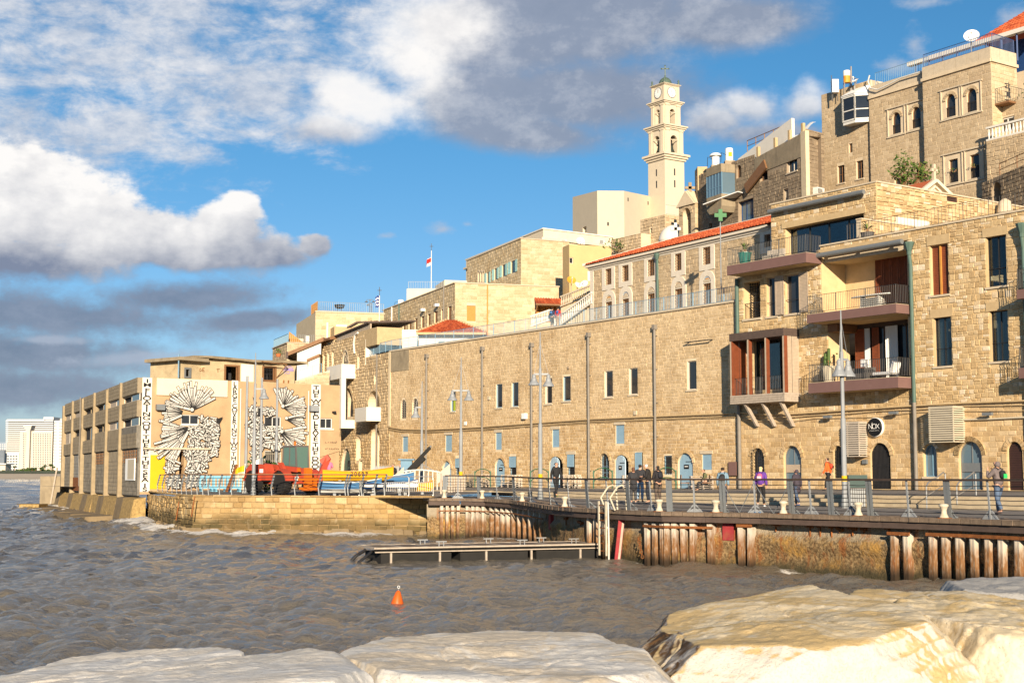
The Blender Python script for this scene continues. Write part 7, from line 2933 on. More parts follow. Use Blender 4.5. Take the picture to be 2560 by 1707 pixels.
 for b,Wx,ops in((b2,W2,ar),(b3,W3,ar3+sq3)):
  for o in ops:
   w=window(b,o,'brown_wood','glass_dark',(1,1),.05,sill='trim_stone',grille=None)
   q=MB()
   q.box(o.x0-.5,o.x0-.42,-.09,.02,o.z0-.1,o.z1+.42).box(o.x1+.42,o.x1+.5,-.09,.02,o.z0-.1,o.z1+.42).box(o.x0-.62,o.x1+.62,-.13,.02,o.z1+.42,o.z1+.52).box(o.x0-.55,o.x1+.55,-.11,.02,o.z0-.22,o.z0-.1)
   q.obj('hood_mould','trim_stone',w,Wx.M)
   q=MB()
   bars(q,o,7,0,.03,.02,z1=o.z0+(o.z1-o.z0)*.42)
   q.box(o.x0,o.x1,.02,.06,o.z0+(o.z1-o.z0)*.42,o.z0+(o.z1-o.z0)*.42+.05)
   q.obj('guard_rail','black_iron',w,Wx.M)
   if o in ar or o in ar3:
    voussoirs(b,o,'grey_stone',9,.24)
 window(b2,sq,'brown_wood','glass_dark',(1,1),.05)
 for o,lab in((sq3[0],'small green pot plants on the sill of the left square window'),(sq3[1],'small green pot plants on the sill of the right square window')):
  leaf_clump(W3.at((o.x0+o.x1)/2,-.1,o.z0+1.0).to_translation(),(.4,.15,.2),30,'leaf_green',lab,.08,cat='pot plants',name='pot_plants')
 q=MB()
 x=W2.u(2312,250)
 q.tube([(x,-.15,z2),(x+.05,-.15,W2.uv(2312,330)[1])],.06,6)
 q.obj('white_pipe','white_metal',b2,W2.M)
 q=MB()
 pts=[W2.uv(px,py)for px,py in((2180,190),(2176,205),(2182,222),(2200,226),(2230,212),(2260,196),(2290,187),(2312,181))]
 q.tube([(x,-.3,z)for x,z in pts],.06,6)
 q.obj('white_hose','white_metal',b2,W2.M)
 pts=[W2.at(x,.2,z2).to_translation()for x in np.linspace(.6,W2.L,5)]
 railing(None,pts,1.1,'rail_blue',.2,2.2,.025,.04,label='blue bar railing on the roof of the middle stone house')
 pts=[W3.at(x,.2,z3).to_translation()for x in np.linspace(0,W3.L,5)]+[V3.at(V3.L,.2,z3).to_translation()]
 railing(None,pts,1.1,'deep_blue',.16,2.2,.03,.05,label='dark blue bar railing on the roof of the right stone house')
 v=thing('verandah_house','roof house with dark blue verandah, white fascia and red tiled roof','house',W3.at(2,4,z3))
 f0,f1=lvl(2272,163,z3+2.6),lvl(2600,62,z3+2.6)
 q=MB()
 q.bar(f0,f1,.5,.35)
 q.obj('fascia','white_plaster',v)
 q=MB()
 back=Vector((.822,.569,0))*2.5
 q.quad(f0+back-Vector((0,0,2.5)),f1+back-Vector((0,0,2.5)),f1+back+Vector((0,0,.2)),f0+back+Vector((0,0,.2)))
 q.obj('verandah_wall','deep_blue',v)
 q=MB()
 q.quad(f0+back-Vector((0,0,16)),f1+back-Vector((0,0,16)),f1+back-Vector((0,0,2.5)),f0+back-Vector((0,0,2.5)))
 q.obj('lower_wall','grey_mortar',v)
 for k in range(9):
  p=f0.lerp(f1,(k+.5)/9)
  MB().bar(p-Vector((0,0,2.4)),p-Vector((0,0,.1)),.12).obj('post','deep_blue',v)
 r0=f0.lerp(f1,.52)
 e0,e1=r0+Vector((0,0,.2)),f1+(f1-f0).normalized()*.6+Vector((0,0,.2))
 rb=back*2.2
 tile_roof(v,[(e0,e1,e1+rb+Vector((0,0,3.6)),e0+(e1-e0)*.32+rb+Vector((0,0,3.6))),(e0+rb*2,e0,e0+(e1-e0)*.32+rb+Vector((0,0,3.6)),e0+(e1-e0)*.32+rb+Vector((0,0,3.601)))],step=.36,row=.5)
 x=thing('stone_building','lower stone extension with a white window and white balustrade at the right edge','building',TR(e.x,e.y,z0))
 G0=V3.M@Vector((1.2,.0,0))
 W4=Wall(G0[:2],(G0+W1.d*12)[:2],z0,z3-4.2)
 W4.z1=W4.uv(2500,262)[1]
 W4.top=[(0,W4.z1),(W4.L,W4.z1)]
 ww=W4.px_hole(2500,293,2536,331,reveal=.15)
 dk=W4.px_hole(2492,371,2514,432,reveal=1.2)
 W4.build(x,'grey_mortar')
 W4.stones('grey_stone',course=.31,length=.46,n_obj=100,seed=121,depth=.018,margin=.02,zmin=20)
 window(x,ww,'white_metal','glass_dark',(2,1),.12)
 q=MB()
 face(q,dk,0,1.1,1.2)
 q.obj('recess','room_dark',x,W4.M)
 W5=Wall((W4.M@Vector((W4.u(2514,400),-2.2,0)))[:2],(W4.M@Vector((14,-2.2,0)))[:2],z0,W4.uv(2540,345)[1])
 W5.z1=W5.uv(2540,336)[1]
 W5.top=[(0,W5.z1),(W5.L,W5.z1)]
 W5.build(x,'grey_mortar','terrace_wall')
 W5.stones('grey_stone',course=.34,length=.4,n_obj=80,seed=123,depth=.04,zmin=20,rubble=True)
 q=MB()
 q.quad((0,0,z0),(0,2.2,z0),(0,2.2,W5.z1),(0,0,W5.z1)).quad((0,0,W5.z1),(W5.L,0,W5.z1),(W5.L,2.2,W5.z1),(0,2.2,W5.z1))
 q.obj('terrace_floor','grey_mortar',x,W5.M)
 bs=thing('balustrade','white classical balustrade at the right picture edge under the white window','balustrade',W5.at(0,0,W5.z1))
 MB().box(0,W5.L,-.02,.22,W5.z1+.95,W5.z1+1.1).obj('top_rail','white_plaster',bs,W5.M)
 MB().box(0,W5.L,-.02,.22,W5.z1+.002,W5.z1+.14).obj('plinth','white_plaster',bs,W5.M)
 for k in range(16):
  xx=.2+k*.32
  if xx>W5.L:break
  MB().lathe([(.08,0),(.05,.1),(.11,.3),(.045,.6),(.07,.8)],(xx,.1,W5.z1+.14),8).obj('baluster','white_plaster',bs,W5.M)
 u0,u1=-1.0,2.4
 zb=V3.uv(2500,263)[1]
 bc=thing('iron_balcony','black iron balcony with plants on the end wall of the right stone house','balcony',V3.at(.5,-1,zb))
 MB().box(.3,4.5,-1.3,0,zb-.15,zb).obj('slab','brown_wood',bc,V3.M)
 railing(bc,[V3.at(.35,-.05,zb).to_translation(),V3.at(.35,-1.25,zb).to_translation(),V3.at(4.4,-1.25,zb).to_translation()],1.15,'black_iron',.2,2.2,.02,.035)
 MB().box(1.6,2.3,-.03,.05,zb,zb+2.0).obj('doorway','room_dark',bc,V3.M)
 leaf_clump(V3.at(3.6,-.9,zb+1.0).to_translation(),(.7,.5,1.0),160,'leaf_dark','dark green shrub in a pot on the iron balcony',.14)
 A6=at(2440,470,104)
 r_=thing('ramp_wall','shaded stone ramp wall with a dark arch under the right stone house','wall',TR(A6.x,A6.y,12))
 W6=wall_px((2455,448,104),(2600,400,97),12,z1=at(2560,420,99).z)
 W6.top=[(0,at(2455,458,104).z),(W6.L,at(2600,395,97).z)]
 ao=W6.px_hole(2480,455,2503,512,kind='arch',reveal=1.2)
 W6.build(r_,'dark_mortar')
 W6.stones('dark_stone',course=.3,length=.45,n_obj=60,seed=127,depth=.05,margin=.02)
 q=MB()
 face(q,ao,0,1.1,1.2)
 q.obj('recess','room_dark',r_,W6.M)
 q=MB()
 q.quad((0,0,W6.topz(0)),(W6.L,0,W6.topz(W6.L)),(W6.L,9,W6.topz(W6.L)),(0,9,W6.topz(0)))
 q.quad((0,0,12),(0,9,12),(0,9,W6.topz(0)),(0,0,W6.topz(0)))
 q.obj('ramp_floor','dark_mortar',r_,W6.M)
 pts=[W6.at(xx,.1,W6.topz(xx)).to_translation()for xx in(W6.L*.3,W6.L*.6,W6.L)]
 railing(None,pts,.9,'brown_wood',3,2.2,.04,.06,label='brown handrail up the ramp wall at the right edge',low=.45)
 bo=thing('boulder','rounded pale boulder beside the ramp arch above the hotel terrace','boulder',Matrix.Translation(at(2515,520,96)))
 p=at(2512,512,96)
 MB().lathe([(.5,-1.5),(.62,-.8),(.5,-.2),(.42,.2),(.12,.42)],p,9).obj('stone_body','trim_stone',bo,smooth=True)
 pd=thing('pediment_house','small house with a pale classical pediment behind the hotel roof','house',Matrix.Translation(at(2330,480,100)))
 Wp=wall_px((2270,496,98.5),(2404,498,101),14)
 za=Wp.uv(2331,456)[1]
 zb=Wp.z1-.3
 Wp.top=[(0,zb),(Wp.L*.47,za),(Wp.L,zb-.1)]
 Wp.build(pd,'cream_plaster','gable')
 q=MB()
 for a_,b_ in(((-.3,zb-.05),(Wp.L*.47,za+.1)),((Wp.L*.47,za+.1),(Wp.L+.3,zb-.15))):
  q.bar((a_[0],-.2,a_[1]),(b_[0],-.2,b_[1]),.35,.22).bar((a_[0]+.1,-.1,a_[1]-.45),(b_[0],-.1,b_[1]-.45),.2,.12)
 q.obj('raking_cornice','cream_plaster',pd,Wp.M)
 q=MB()
 q.quad((-.3,0,zb),(Wp.L*.47,0,za+.2),(Wp.L*.47,6,za+.2),(-.3,6,zb)).quad((Wp.L+.3,0,zb),(Wp.L*.47,0,za+.2),(Wp.L*.47,6,za+.2),(Wp.L+.3,6,zb))
 q.obj('roof','roof_tile',pd,Wp.M)
 MB().box(Wp.L*.47-.1,Wp.L*.47+.1,-.2,0,za+.1,za+1.3).box(Wp.L*.47-.3,Wp.L*.47+.3,-.2,0,za+.75,za+.95).obj('stone_cross','trim_stone',pd,Wp.M)
 leaf_clump(at(2285,432,108),(1.9,.6,1.0),420,'leaf_green','green climbing shrub with yellowish leaves against the middle stone house',.17,name='climbing_shrub',cat='shrub')
 leaf_clump(at(2258,420,108),(.8,.4,1.5),110,'leaf_green','thin leafy branch reaching up left of the climbing shrub',.15,name='climbing_shrub',cat='shrub')
 leaf_clump(at(2310,345,116),(.5,.4,1.4),90,'leaf_dark','dark creeper hanging in the corner between the middle and right stone houses',.13,name='creeper',cat='creeper')
build_hill_top()
# stairs with white balustrades beside the monastery
def build_stairs():
 t=thing('stairway','outdoor stair with white balustrades rising to the right beside the monastery','stairs',Matrix.Translation(at(1420,800,124)))
 a,b=at(1398,818,125),at(1480,760,121)
 q=MB()
 n=14
 for k in range(n):
  p0,p1=a.lerp(b,k/n),a.lerp(b,(k+1)/n)
  q=MB()
  q.box(p0.x,p1.x,p0.y,p0.y+4,p0.z-3,p1.z)
  q.obj('step','step_stone',t)
 def bal(p,r_,mat,h=.95,n=20):
  MB().bar(p+Vector((0,0,h)),r_+Vector((0,0,h)),.2,.14).obj('handrail',mat,t)
  MB().bar(p+Vector((0,0,.08)),r_+Vector((0,0,.08)),.2,.12).obj('plinth',mat,t)
  for k in range(n):
   c=p.lerp(r_,(k+.5)/n)
   MB().lathe([(.07,.12),(.045,.2),(.09,.4),(.04,.7),(.06,.88)],c,6).obj('baluster',mat,t)
 bal(a+Vector((0,-.3,0)),b+Vector((0,-.3,0)),'white_plaster',n=16)
 bal(at(1327,818,126),at(1375,802,125),'white_plaster',n=12)
 bal(at(1375,802,125),at(1393,822,124),'white_plaster',n=5)
 bal(at(1402,768,130),at(1480,738,127),'trim_stone',n=18)
 c,d=at(1402,770,130),at(1480,740,127)
 q=MB()
 q.quad(c-Vector((0,0,5)),d-Vector((0,0,5)),d,c)
 q.quad(c,d,d+Vector((0,3,0)),c+Vector((0,3,0)))
 q.obj('retaining_wall','grey_mortar',t)
 q=MB()
 q.box(at(1322,822,126).x,at(1400,822,126).x,124.5,131,10,at(1350,820,126).z)
 q.obj('landing','step_stone',t)
build_stairs()
# CONCRETE WAREHOUSE WITH THE MURALS
def build_concrete():
 b=thing('concrete_building','weathered concrete harbour building with bird murals, lettered white strips and bare pillars','building',TR(-26.5,103,2))
 C=at(356,943,103)
 E=at(850,963,111)
 Lf=lvl(165,1013,C.z)
 Z=C.z
 S=Wall(Lf[:2],C[:2],1.3,Z)
 Mu=Wall(C[:2],E[:2],1.8,Z)
 zr=Mu.uv(700,958)[1]
 Mu.top=[(0,Z),(Mu.L,zr)]
 w1=Mu.px_hole(453,1036,498,1061,reveal=.15)
 w2=Mu.px_hole(661,1041,703,1067,reveal=.15)
 w3=Mu.px_hole(800,1045,831,1071,reveal=.15)
 dr=Mu.px_hole(448,1127,460,1222,reveal=.8)
 bw=Mu.px_hole(661,1125,704,1160,reveal=.2)
 Mu.build(b,'mural_plaster','mural_wall')
 for o in(w1,w2,w3):
  window(b,o,'white_metal','glass_dark',(2,1),.07,sill='white_trim')
 w=window(b,bw,'white_metal','room_dark',(1,1),.09,grille=('slat_cream',9,2),proud=.05)
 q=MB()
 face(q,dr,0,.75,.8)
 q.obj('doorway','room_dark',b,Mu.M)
 q=MB()
 z=Mu.uv(440,1121)[1]
 q.box(Mu.u(358,1121),Mu.u(522,1121),-.28,.02,z-.06,z+.06)
 q.obj('canopy_beam','trim_stone',b,Mu.M)
 x0,x1,z0,z1=Mu.rect(374,1137,412,1222)
 MB().box(x0,x1,-.03,.02,z0,z1).obj('yellow_panel','yellow_paint',b,Mu.M)
 MB().box(x0,x1,-.025,.02,z1+.003,Mu.uv(393,1124)[1]).obj('pale_panel','cream_plaster',b,Mu.M)
 x0,x1,z0,z1=Mu.rect(391,948,568,990)
 MB().box(x0,x1,-.12,.02,z0,z1).obj('frieze_panel','cream_plaster',b,Mu.M)
 letters=('IM FLOATING OUT THERE THE SEA IS','LARGE COVERING TWO THIRDS','THE WORLD LEAVE THE DOOR')
 for(xa,xb,ya,yb),txt in zip(((357,377,944,1229),(577,593,951,1192),(777,800,961,1182)),letters):
  x0,x1,z0,z1=Mu.rect(xa,ya,xb,yb)
  if xa==357:x0=.01
  s=MB().box(x0,x1,-.045,.02,z0,z1).obj('lettered_strip','white_plaster',b,Mu.M)
  hh=(z1-z0-.12)/(len(txt)-.6*txt.count(' '))
  i=-1.0
  for ch in txt:
   i+=.4 if ch==' ' else 1
   if ch==' ':continue
   sx=(x1-x0)*.72/.62
   zz=z1-.1-hh*(i+1)+hh*.04
   o=link('letter',glyph(ch),s,Mu.M@TR((x0+x1)/2,-.052,zz)@Matrix.Rotation(R(90),4,'X')@Matrix.Diagonal((min(sx,.8),hh*1.42,1,1)))
 rnd=random.Random(21)
 def plank(mw,mk,px,py,ang,r0,r1,w):
  """strip from radius r0 to r1 (picture px at the wall) in direction ang"""
  ca,sa=math.cos(ang),math.sin(ang)
  (xa,za),(xb,zb)=Mu.uv(px+ca*r0,py-sa*r0),Mu.uv(px+ca*r1,py-sa*r1)
  k=Mu.uv(px,py-w/2)[1]-Mu.uv(px,py+w/2)[1]
  d=Vector((xb-xa,zb-za))
  if d.length<.02:return
  d.normalize()
  nn=Vector((-d.y,d.x))*k/2
  global PY
  PY-=.00012
  o=.04
  def strip(m,e,dy):
   pts=[(xa-d.x*e-nn.x*(1+e/(k/2)),za-d.y*e-nn.y*(1+e/(k/2))),(xb+d.x*e-nn.x*(1+e/(k/2)),zb+d.y*e-nn.y*(1+e/(k/2))),(xb+d.x*e+nn.x*(1+e/(k/2)),zb+d.y*e+nn.y*(1+e/(k/2))),(xa-d.x*e+nn.x*(1+e/(k/2)),za-d.y*e+nn.y*(1+e/(k/2)))]
   m.add([(x,PY-dy,z)for x,z in pts],[(0,1,2,3)])
  strip(mk,o,0)
  strip(mw,0,.00006)
 def clear(px,py,r,ws):
  return any(o_[0]-2<px<o_[2]+2 and o_[1]-2<py<o_[3]+2 for o_ in ws)
 def bird(fans,body,ws,beak,eye,name):
  global PY
  PY=-.125
  mw,mk=MB(),MB()
  for(cx,cy,a0,a1,n,r0,ra,rb,w)in fans:
   for i in range(n):
    a=R(lerp(a0,a1,(i+.5)/n)+rnd.uniform(-3,3))
    rr=rnd.uniform(ra,rb)
    f=r0
    while f<rr:
     g=min(rr,f+rnd.uniform(16,40))
     m=(f+g)/2
     if not clear(cx+math.cos(a)*m,cy-math.sin(a)*m,3,ws)and not clear(cx+math.cos(a)*g,cy-math.sin(a)*g,3,ws):
      plank(mw,mk,cx,cy,a+rnd.uniform(-.02,.02),f,g,w*rnd.uniform(.75,1.15))
     f=g+.6
  for(bx0,by0,bx1,by1,n)in body:
   for i in range(int(n*1.3)):
    px,py=rnd.uniform(bx0,bx1),rnd.uniform(by0,by1)
    if clear(px,py,2,ws):continue
    plank(mw,mk,px,py,rnd.choice((.1,.6,1.2,1.7,2.4,2.9))+rnd.uniform(-.25,.25),-rnd.uniform(4,10),rnd.uniform(4,10),rnd.uniform(2.6,5.2))
  for px,py,r in eye:
   x,z=Mu.uv(px,py)
   k=r/3555*106
   PY-=.0004
   mk.add([(x+k*1.25*math.cos(t_),PY,z+k*1.25*math.sin(t_))for t_ in np.linspace(0,6.28,17)[:-1]],[tuple(range(16))])
   mw.add([(x+k*math.cos(t_),PY-.0002,z+k*math.sin(t_))for t_ in np.linspace(0,6.28,17)[:-1]],[tuple(range(16))])
  PY-=.001
  for tri in beak:
   mk.add([(Mu.uv(*p)[0],PY,Mu.uv(*p)[1])for p in tri],[tuple(range(len(tri)))])
  a=mk.obj('mural_outline','print_black',b,Mu.M)
  tag(a,kind='stuff')
  c=mw.obj(name,'mural_white',b,Mu.M)
  tag(c,kind='stuff')
 bird([(478,1024,25,172,27,4,50,72,4.8),(462,1034,152,205,14,10,46,60,4.6),(472,1073,160,245,24,6,58,80,5.2),(466,1085,196,245,12,26,78,98,5.2)],[(470,1068,530,1118,90),(462,1124,520,1150,60),(416,1150,446,1180,22),(466,1150,512,1190,60),(418,1188,445,1216,30),(462,1190,506,1216,44),(500,1042,540,1066,24),(520,1070,545,1100,22),(525,1105,543,1140,18)],[(452,1035,499,1063),(446,1126,461,1222)],[[(537,1048),(555,1042),(545,1060)]],[(478,1024,4.5),(518,1060,3.5)],'mural_bird')
 bird([(705,1015,15,118,20,4,34,50,4.8),(707,1016,-35,22,13,5,48,58,4.6),(714,1045,-35,18,12,6,40,50,4.6),(702,1078,-75,15,24,5,52,68,5)],[(624,1020,652,1058,50),(618,1056,652,1100,60),(626,1100,652,1150,40),(652,1072,700,1120,70),(655,1020,684,1036,16)],[(659,1039,705,1070),(657,1121,706,1162)],[[(629,991),(640,1006),(634,1012)],[(644,1020),(651,1020),(653,1044),(642,1040)],[(646,1058),(651,1056),(652,1080),(646,1082)]],[(705,1015,4.5),(714,1045,4),(702,1078,4.5)],'mural_bird')
 x0,x1,z0,z1=Mu.rect(800,1096,851,1140)
 zr0,zl=Mu.uv(851,1126)[1],Mu.uv(800,1142)[1]
 q=MB()
 q.prism([(x0,zl),(x1,zr0),(x1,z1+.15),(x0,z1)],-.09,-.0)
 sg=q.obj('sign_board','mural_plaster',b,Mu.M)
 q=MB()
 for row in(.62,.28):
  xx=lerp(x0,x1,.22)
  while xx<lerp(x0,x1,.85):
   zc=lerp(zl,z1,row+.12)
   q.bar((xx,-.1,zc),(xx+rnd.uniform(.03,.12),-.1,zc+rnd.uniform(.05,.2)),.022,.006,(0,1,0))
   q.bar((xx,-.1,zc+.1),(xx+.12,-.1,zc+rnd.uniform(-.02,.12)),.022,.006,(0,1,0))
   xx+=rnd.uniform(.1,.22)
 q.obj('writing','print_black',sg,Mu.M)
 for px,py,s_,mt in((401,1018,.38,'steel_grey'),(784,1021,.4,'galvanised'),(833,1030,.12,'black_iron')):
  x,z=Mu.uv(px,py)
  MB().box(x-s_,x+s_*.6,-.45,-.05,z-s_*.55,z+s_*.55).obj('floodlight',mt,b,Mu.M)
 for px in(600,770):
  x=Mu.u(px,1050)
  MB().tube([(x,-.08,2.2),(x,-.08,Z-.6)],.04,6).obj('wall_pipe','white_metal',b,Mu.M)
 S.build(b,'dark_concrete','side_wall')
 px_p=(167,190,215,245,277,312)
 us=[S.u(x,1120)for x in px_p]+[S.L]
 hz=lambda py:S.uv(335,py)[1]
 zz=[hz(y)for y in(955,988,1006,1045,1067,1121,1223)]
 for i,u in enumerate(us[:-1]):
  w=.42 if i else .6
  MB().box(u-w/2,u+w/2,-.5,.02,1.35,Z-(.0 if i%2 else .15)).obj('pillar','pillar_concrete',b,S.M)
 for i in range(6):
  a,c=us[i]+.22,us[i+1]-(.22 if i<5 else .02)
  def panel(z0,z1,y0=-.32,nm='wall_panel',mt='grey_concrete'):
   o=MB().box(a,c,y0,.01,z0,z1).obj(nm,mt,b,S.M)
   return o
  panel(zz[1]+.0,Z-.02)
  panel(zz[3]+(0 if i>0 else 0),zz[2])
  panel(zz[5],zz[4]-(.0 if i not in(0,2)else .5),mt='grey_concrete' if i in(0,1,3,4)else 'dark_concrete')
  q=MB()
  for(z0,z1)in((zz[5],zz[4]-.5),(zz[3],zz[2]),(zz[1],Z)):
   n=max(2,int((z1-z0)/.24))
   for k in range(n):
    q.box(a+.02,c-.02,-.335,-.321,z0+(z1-z0)*k/n+.015,z0+(z1-z0)*(k+1)/n-.01)
  tag(q.obj('block_course','grey_concrete',b,S.M),kind='stuff')
  for(z0,z1)in((zz[2],zz[1]),(zz[4]-(.5 if i in(0,2)else 0),zz[3])):
   kind=rnd.choice((0,1,2))if i<5 else 0
   q=MB()
   q.box(a,c,-.02,.0,z0,z1)
   wn=q.obj('window','room_dark',b,S.M)
   q=MB()
   m=(a+c)/2
   q.box(a,c,-.16,-.1,z0,z0+.07).box(a,c,-.16,-.1,z1-.07,z1).box(a,a+.07,-.16,-.1,z0,z1).box(c-.07,c,-.16,-.1,z0,z1).box(m-.04,m+.04,-.16,-.1,z0,z1)
   q.obj('frame','white_trim' if i in(0,4,5)else 'pillar_concrete',wn,S.M)
   if kind!=1:
    MB().box(m,c-.07,-.14,-.12,z0+.07,z1-.07).obj('pane','glass_dark',wn,S.M)
   if kind==2:
    MB().box(a+.07,m-.3,-.15,-.11,z0+.07,z1-.07).obj('boarding','old_wood',wn,S.M)
  mt=('dark_concrete','steel_grey','dark_concrete','dark_concrete','grey_concrete','dark_concrete')[i]
  p=panel(1.7,zz[5]-.02,-.18,'infill_panel',mt)
  q=MB()
  n=max(2,int((c-a)/.5))
  for k in range(1,n):
   q.box(a+(c-a)*k/n-.015,a+(c-a)*k/n+.015,-.2,-.178,1.8,zz[5]-.05)
  for k in range(1,9):
   q.box(a+.02,c-.02,-.2,-.178,1.7+k*.32-.012,1.7+k*.32+.012)
  q.obj('mesh_bars','dark_concrete',p,S.M)
  if i in(3,5):
   q=MB()
   n,m=9,4
   for k in range(n):
    for l in range(m):
     xx,z0=a+(c-a)*(k+.5)/n,zz[5]-.1-.24*(l+.5)
     q.tube([(xx+.1*math.cos(t_),-.22,z0+.1*math.sin(t_))for t_ in np.linspace(0,6.28,9)],.022,4,False)
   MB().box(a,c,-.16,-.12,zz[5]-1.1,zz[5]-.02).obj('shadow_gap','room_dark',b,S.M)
   q.obj('pierced_screen','brown_wood',b,S.M)
  if i==1:
   MB().box(a+.1,c-.9,-.24,-.18,1.75,3.0).obj('rusty_sheet','rust',b,S.M)
  if i==5:
   x0,x1,z0,z1=S.rect(322,1146,345,1200)
   MB().box(x0,x1,-.26,-.19,z0,z1).obj('poster_board','print_white',b,S.M)
   MB().box(lerp(x0,x1,.28),x1-.06,-.268,-.26,z0+.08,z1-.08).obj('yellow_poster','slat_cream',b,S.M)
 q=MB()
 q.tube([S.M.inverted()@S.at(S.u(218,1000)+.0,-.6,Z).to_translation(),(S.u(218,1000)+.5,-.6,zz[3]),(S.u(218,1000)-.2,-.55,zz[5]-.5),(S.u(218,1000),-.5,2.2)],.06,6)
 q.obj('hanging_pipe','pipe_grey',b,S.M)
 n=14
 for i in range(n):
  a,c=S.L*i/n,S.L*(i+1)/n+(1.5 if i==n-1 else 0)
  q=MB()
  t_=rnd.uniform(-.1,.1)
  q.add([(a+.02,-1.05+t_,-.8),(c-.02,-1.05+t_,-.8),(c-.02,.2,-.8),(a+.02,.2,-.8),(a+.02,-.62,1.5),(c-.02,-.62,1.5+t_),(c-.02,.2,1.6),(a+.02,.2,1.6)],[(3,2,1,0),(4,5,6,7),(0,1,5,4),(1,2,6,5),(2,3,7,6),(3,0,4,7)])
  q.obj('revetment_slab','barnacle_concrete' if i%3 else 'wet_concrete',b,S.M)
 pts=[Lf,C,E,E+Vector((-6,22,0)),Lf+Vector((12,8,0))]
 shell(b,[p[:2]for p in pts],1.3,Z,'grey_concrete',skip=(0,1),roof_drop=.25)
 sh=thing('sea_shelf','low wave washed concrete shelf in front of the concrete building','shelf',TR(-40,130,0))
 for i in range(7):
  f0,f1=i/7,(i+1)/7
  a,c=S.L*1.12*f0-5,S.L*1.12*f1-5
  q=MB()
  t_=rnd.uniform(-.25,.25)
  q.add([(a,-4.4+t_,-1),(c-.04,-4.2-t_,-1),(c-.04,-1.9,-1),(a,-1.9,-1),(a,-4.2+t_,.22+t_*.3),(c-.04,-4.0-t_,.25),(c-.04,-1.9,.3),(a,-1.9,.3)],[(3,2,1,0),(4,5,6,7),(0,1,5,4),(1,2,6,5),(2,3,7,6),(3,0,4,7)])
  q.obj('shelf_slab','wet_concrete',sh,S.M)
 p=at(82,1268,132)
 MB().box(p.x-.9,p.x+.9,p.y-1,p.y+1.5,-.6,.55).obj('end_block','barnacle_concrete',sh)
 p=at(140,1240,150)
 g=thing('sea_wall','short broken sea wall with posts at the far end of the concrete building','wall',TR(p.x,p.y,0))
 MB().box(-1.6,1.2,-.4,.4,-.5,3.1).obj('wall_body','grey_concrete',g,TR(p.x,p.y,0,.3))
 MB().bar((p.x-.4,p.y-.5,0),(p.x+.2,p.y-.5,4.0),.16).obj('leaning_post','old_wood',g)
 MB().bar((p.x+1.2,p.y-.4,0),(p.x+1.3,p.y-.4,4.5),.16).obj('leaning_post','old_wood',g)
 h=thing('ruined_hut','ruined plastered hut with broken windows and sagging roof slab on top of the mural building','hut',TR(-20,112,Z))
 Hf=wall_px((503,905,114),(737,905,119.5),Z-.6,z1=at(600,899,115).z)
 o1=Hf.px_hole(563,915,596,953,reveal=.25)
 o2=Hf.px_hole(658,918,688,951,reveal=.25)
 Hf.build(h,'ruin_plaster','front_wall')
 Hl=wall_px((455,905,112.5),(503,905,114),Z-.6,z1=Hf.z1)
 o3=Hl.px_hole(463,922,475,942,reveal=.2)
 Hl.build(h,'ruin_plaster','wing_wall')
 for o in(o1,o2,o3):
  W=o.W
  q=MB()
  face(q,o,0,1.2,1.25)
  w=q.obj('window','room_dark',h,W.M)
  q=MB()
  ring(q,o,-.1,.14,-.06,.12)
  m=lerp(o.x0,o.x1,.85)
  q.box(m,m+.07,.02,.1,o.z0,o.z1)
  q.obj('frame','brown_wood' if o is not o3 else 'steel_grey',w,W.M)
  if o is o2:
   q=MB()
   bars(q,o,8,3,.03,.1)
   q.obj('grille','black_iron',w,W.M)
   q=MB()
   q.bar((o.x0-.5,-.9,o.z1+.35),(o.x1+.6,-.9,o.z1+.25),.06).bar((o.x0-.4,0,o.z1+.5),(o.x0-.5,-.9,o.z1+.35),.06).bar((o.x1+.5,0,o.z1+.45),(o.x1+.6,-.9,o.z1+.25),.06).bar((o.x1+.6,-.9,o.z1+.25),(o.x1+.1,0,o.z0+.2),.06)
   q.obj('awning_frame','brown_wood',w,W.M)
 x0,x1=Hf.u(597,930),Hf.u(634,930)
 MB().box(x0+.2,x1,-.02,.02,Z-.3,Hf.uv(610,910)[1]).obj('white_patch','white_plaster',h,Hf.M)
 q=MB()
 x0,x1=-1.0,Hf.L+.9
 n=18
 vs=[]
 for i in range(n+1):
  x=lerp(x0,x1,i/n)
  e=rnd.uniform(-.08,.08)
  zt=Hf.z1+.17+.05*math.sin(i*.5)
  vs+=[(x,-.5+e,zt-.16+rnd.uniform(-.06,.03)),(x,5.0,zt-.2),(x,5.0,zt+.05),(x,-.55+e,zt)]
 fs=[(i*4+j,i*4+(j+1)%4,(i+1)*4+(j+1)%4,(i+1)*4+j)for i in range(n)for j in range(4)]+[(0,1,2,3),(n*4+3,n*4+2,n*4+1,n*4)]
 q.add(vs,fs)
 q.obj('roof_slab','grey_concrete',h,Hf.M)
 MB().box(-.6,Hl.L+.3,-.6,4,Hf.z1-.28,Hf.z1-.02).obj('wing_roof','grey_concrete',h,Hl.M)
 q=MB()
 q.quad((Hf.L,0,Z-.6),(Hf.L,5,Z-.6),(Hf.L,5,Hf.z1),(Hf.L,0,Hf.z1)).quad((0,5,Z-.6),(Hf.L,5,Z-.6),(Hf.L,5,Hf.z1),(0,5,Hf.z1))
 q.obj('back_wall','ruin_plaster',h,Hf.M)
 q=MB()
 q.quad((0,0,Z-.6),(0,4,Z-.6),(0,4,Hf.z1),(0,0,Hf.z1))
 q.obj('back_wall','ruin_plaster',h,Hl.M)
 p=at(446,945,112)
 MB().bar(p,p+Vector((0,0,1.9)),.09).obj('prop','rail_blue',h)
 q=MB()
 for dx in(0,.45):
  q.bar((Hf.u(700,940)+dx,-.5,Z-.3),(Hf.u(709,940)+dx,-.05,Z+.85),.09)
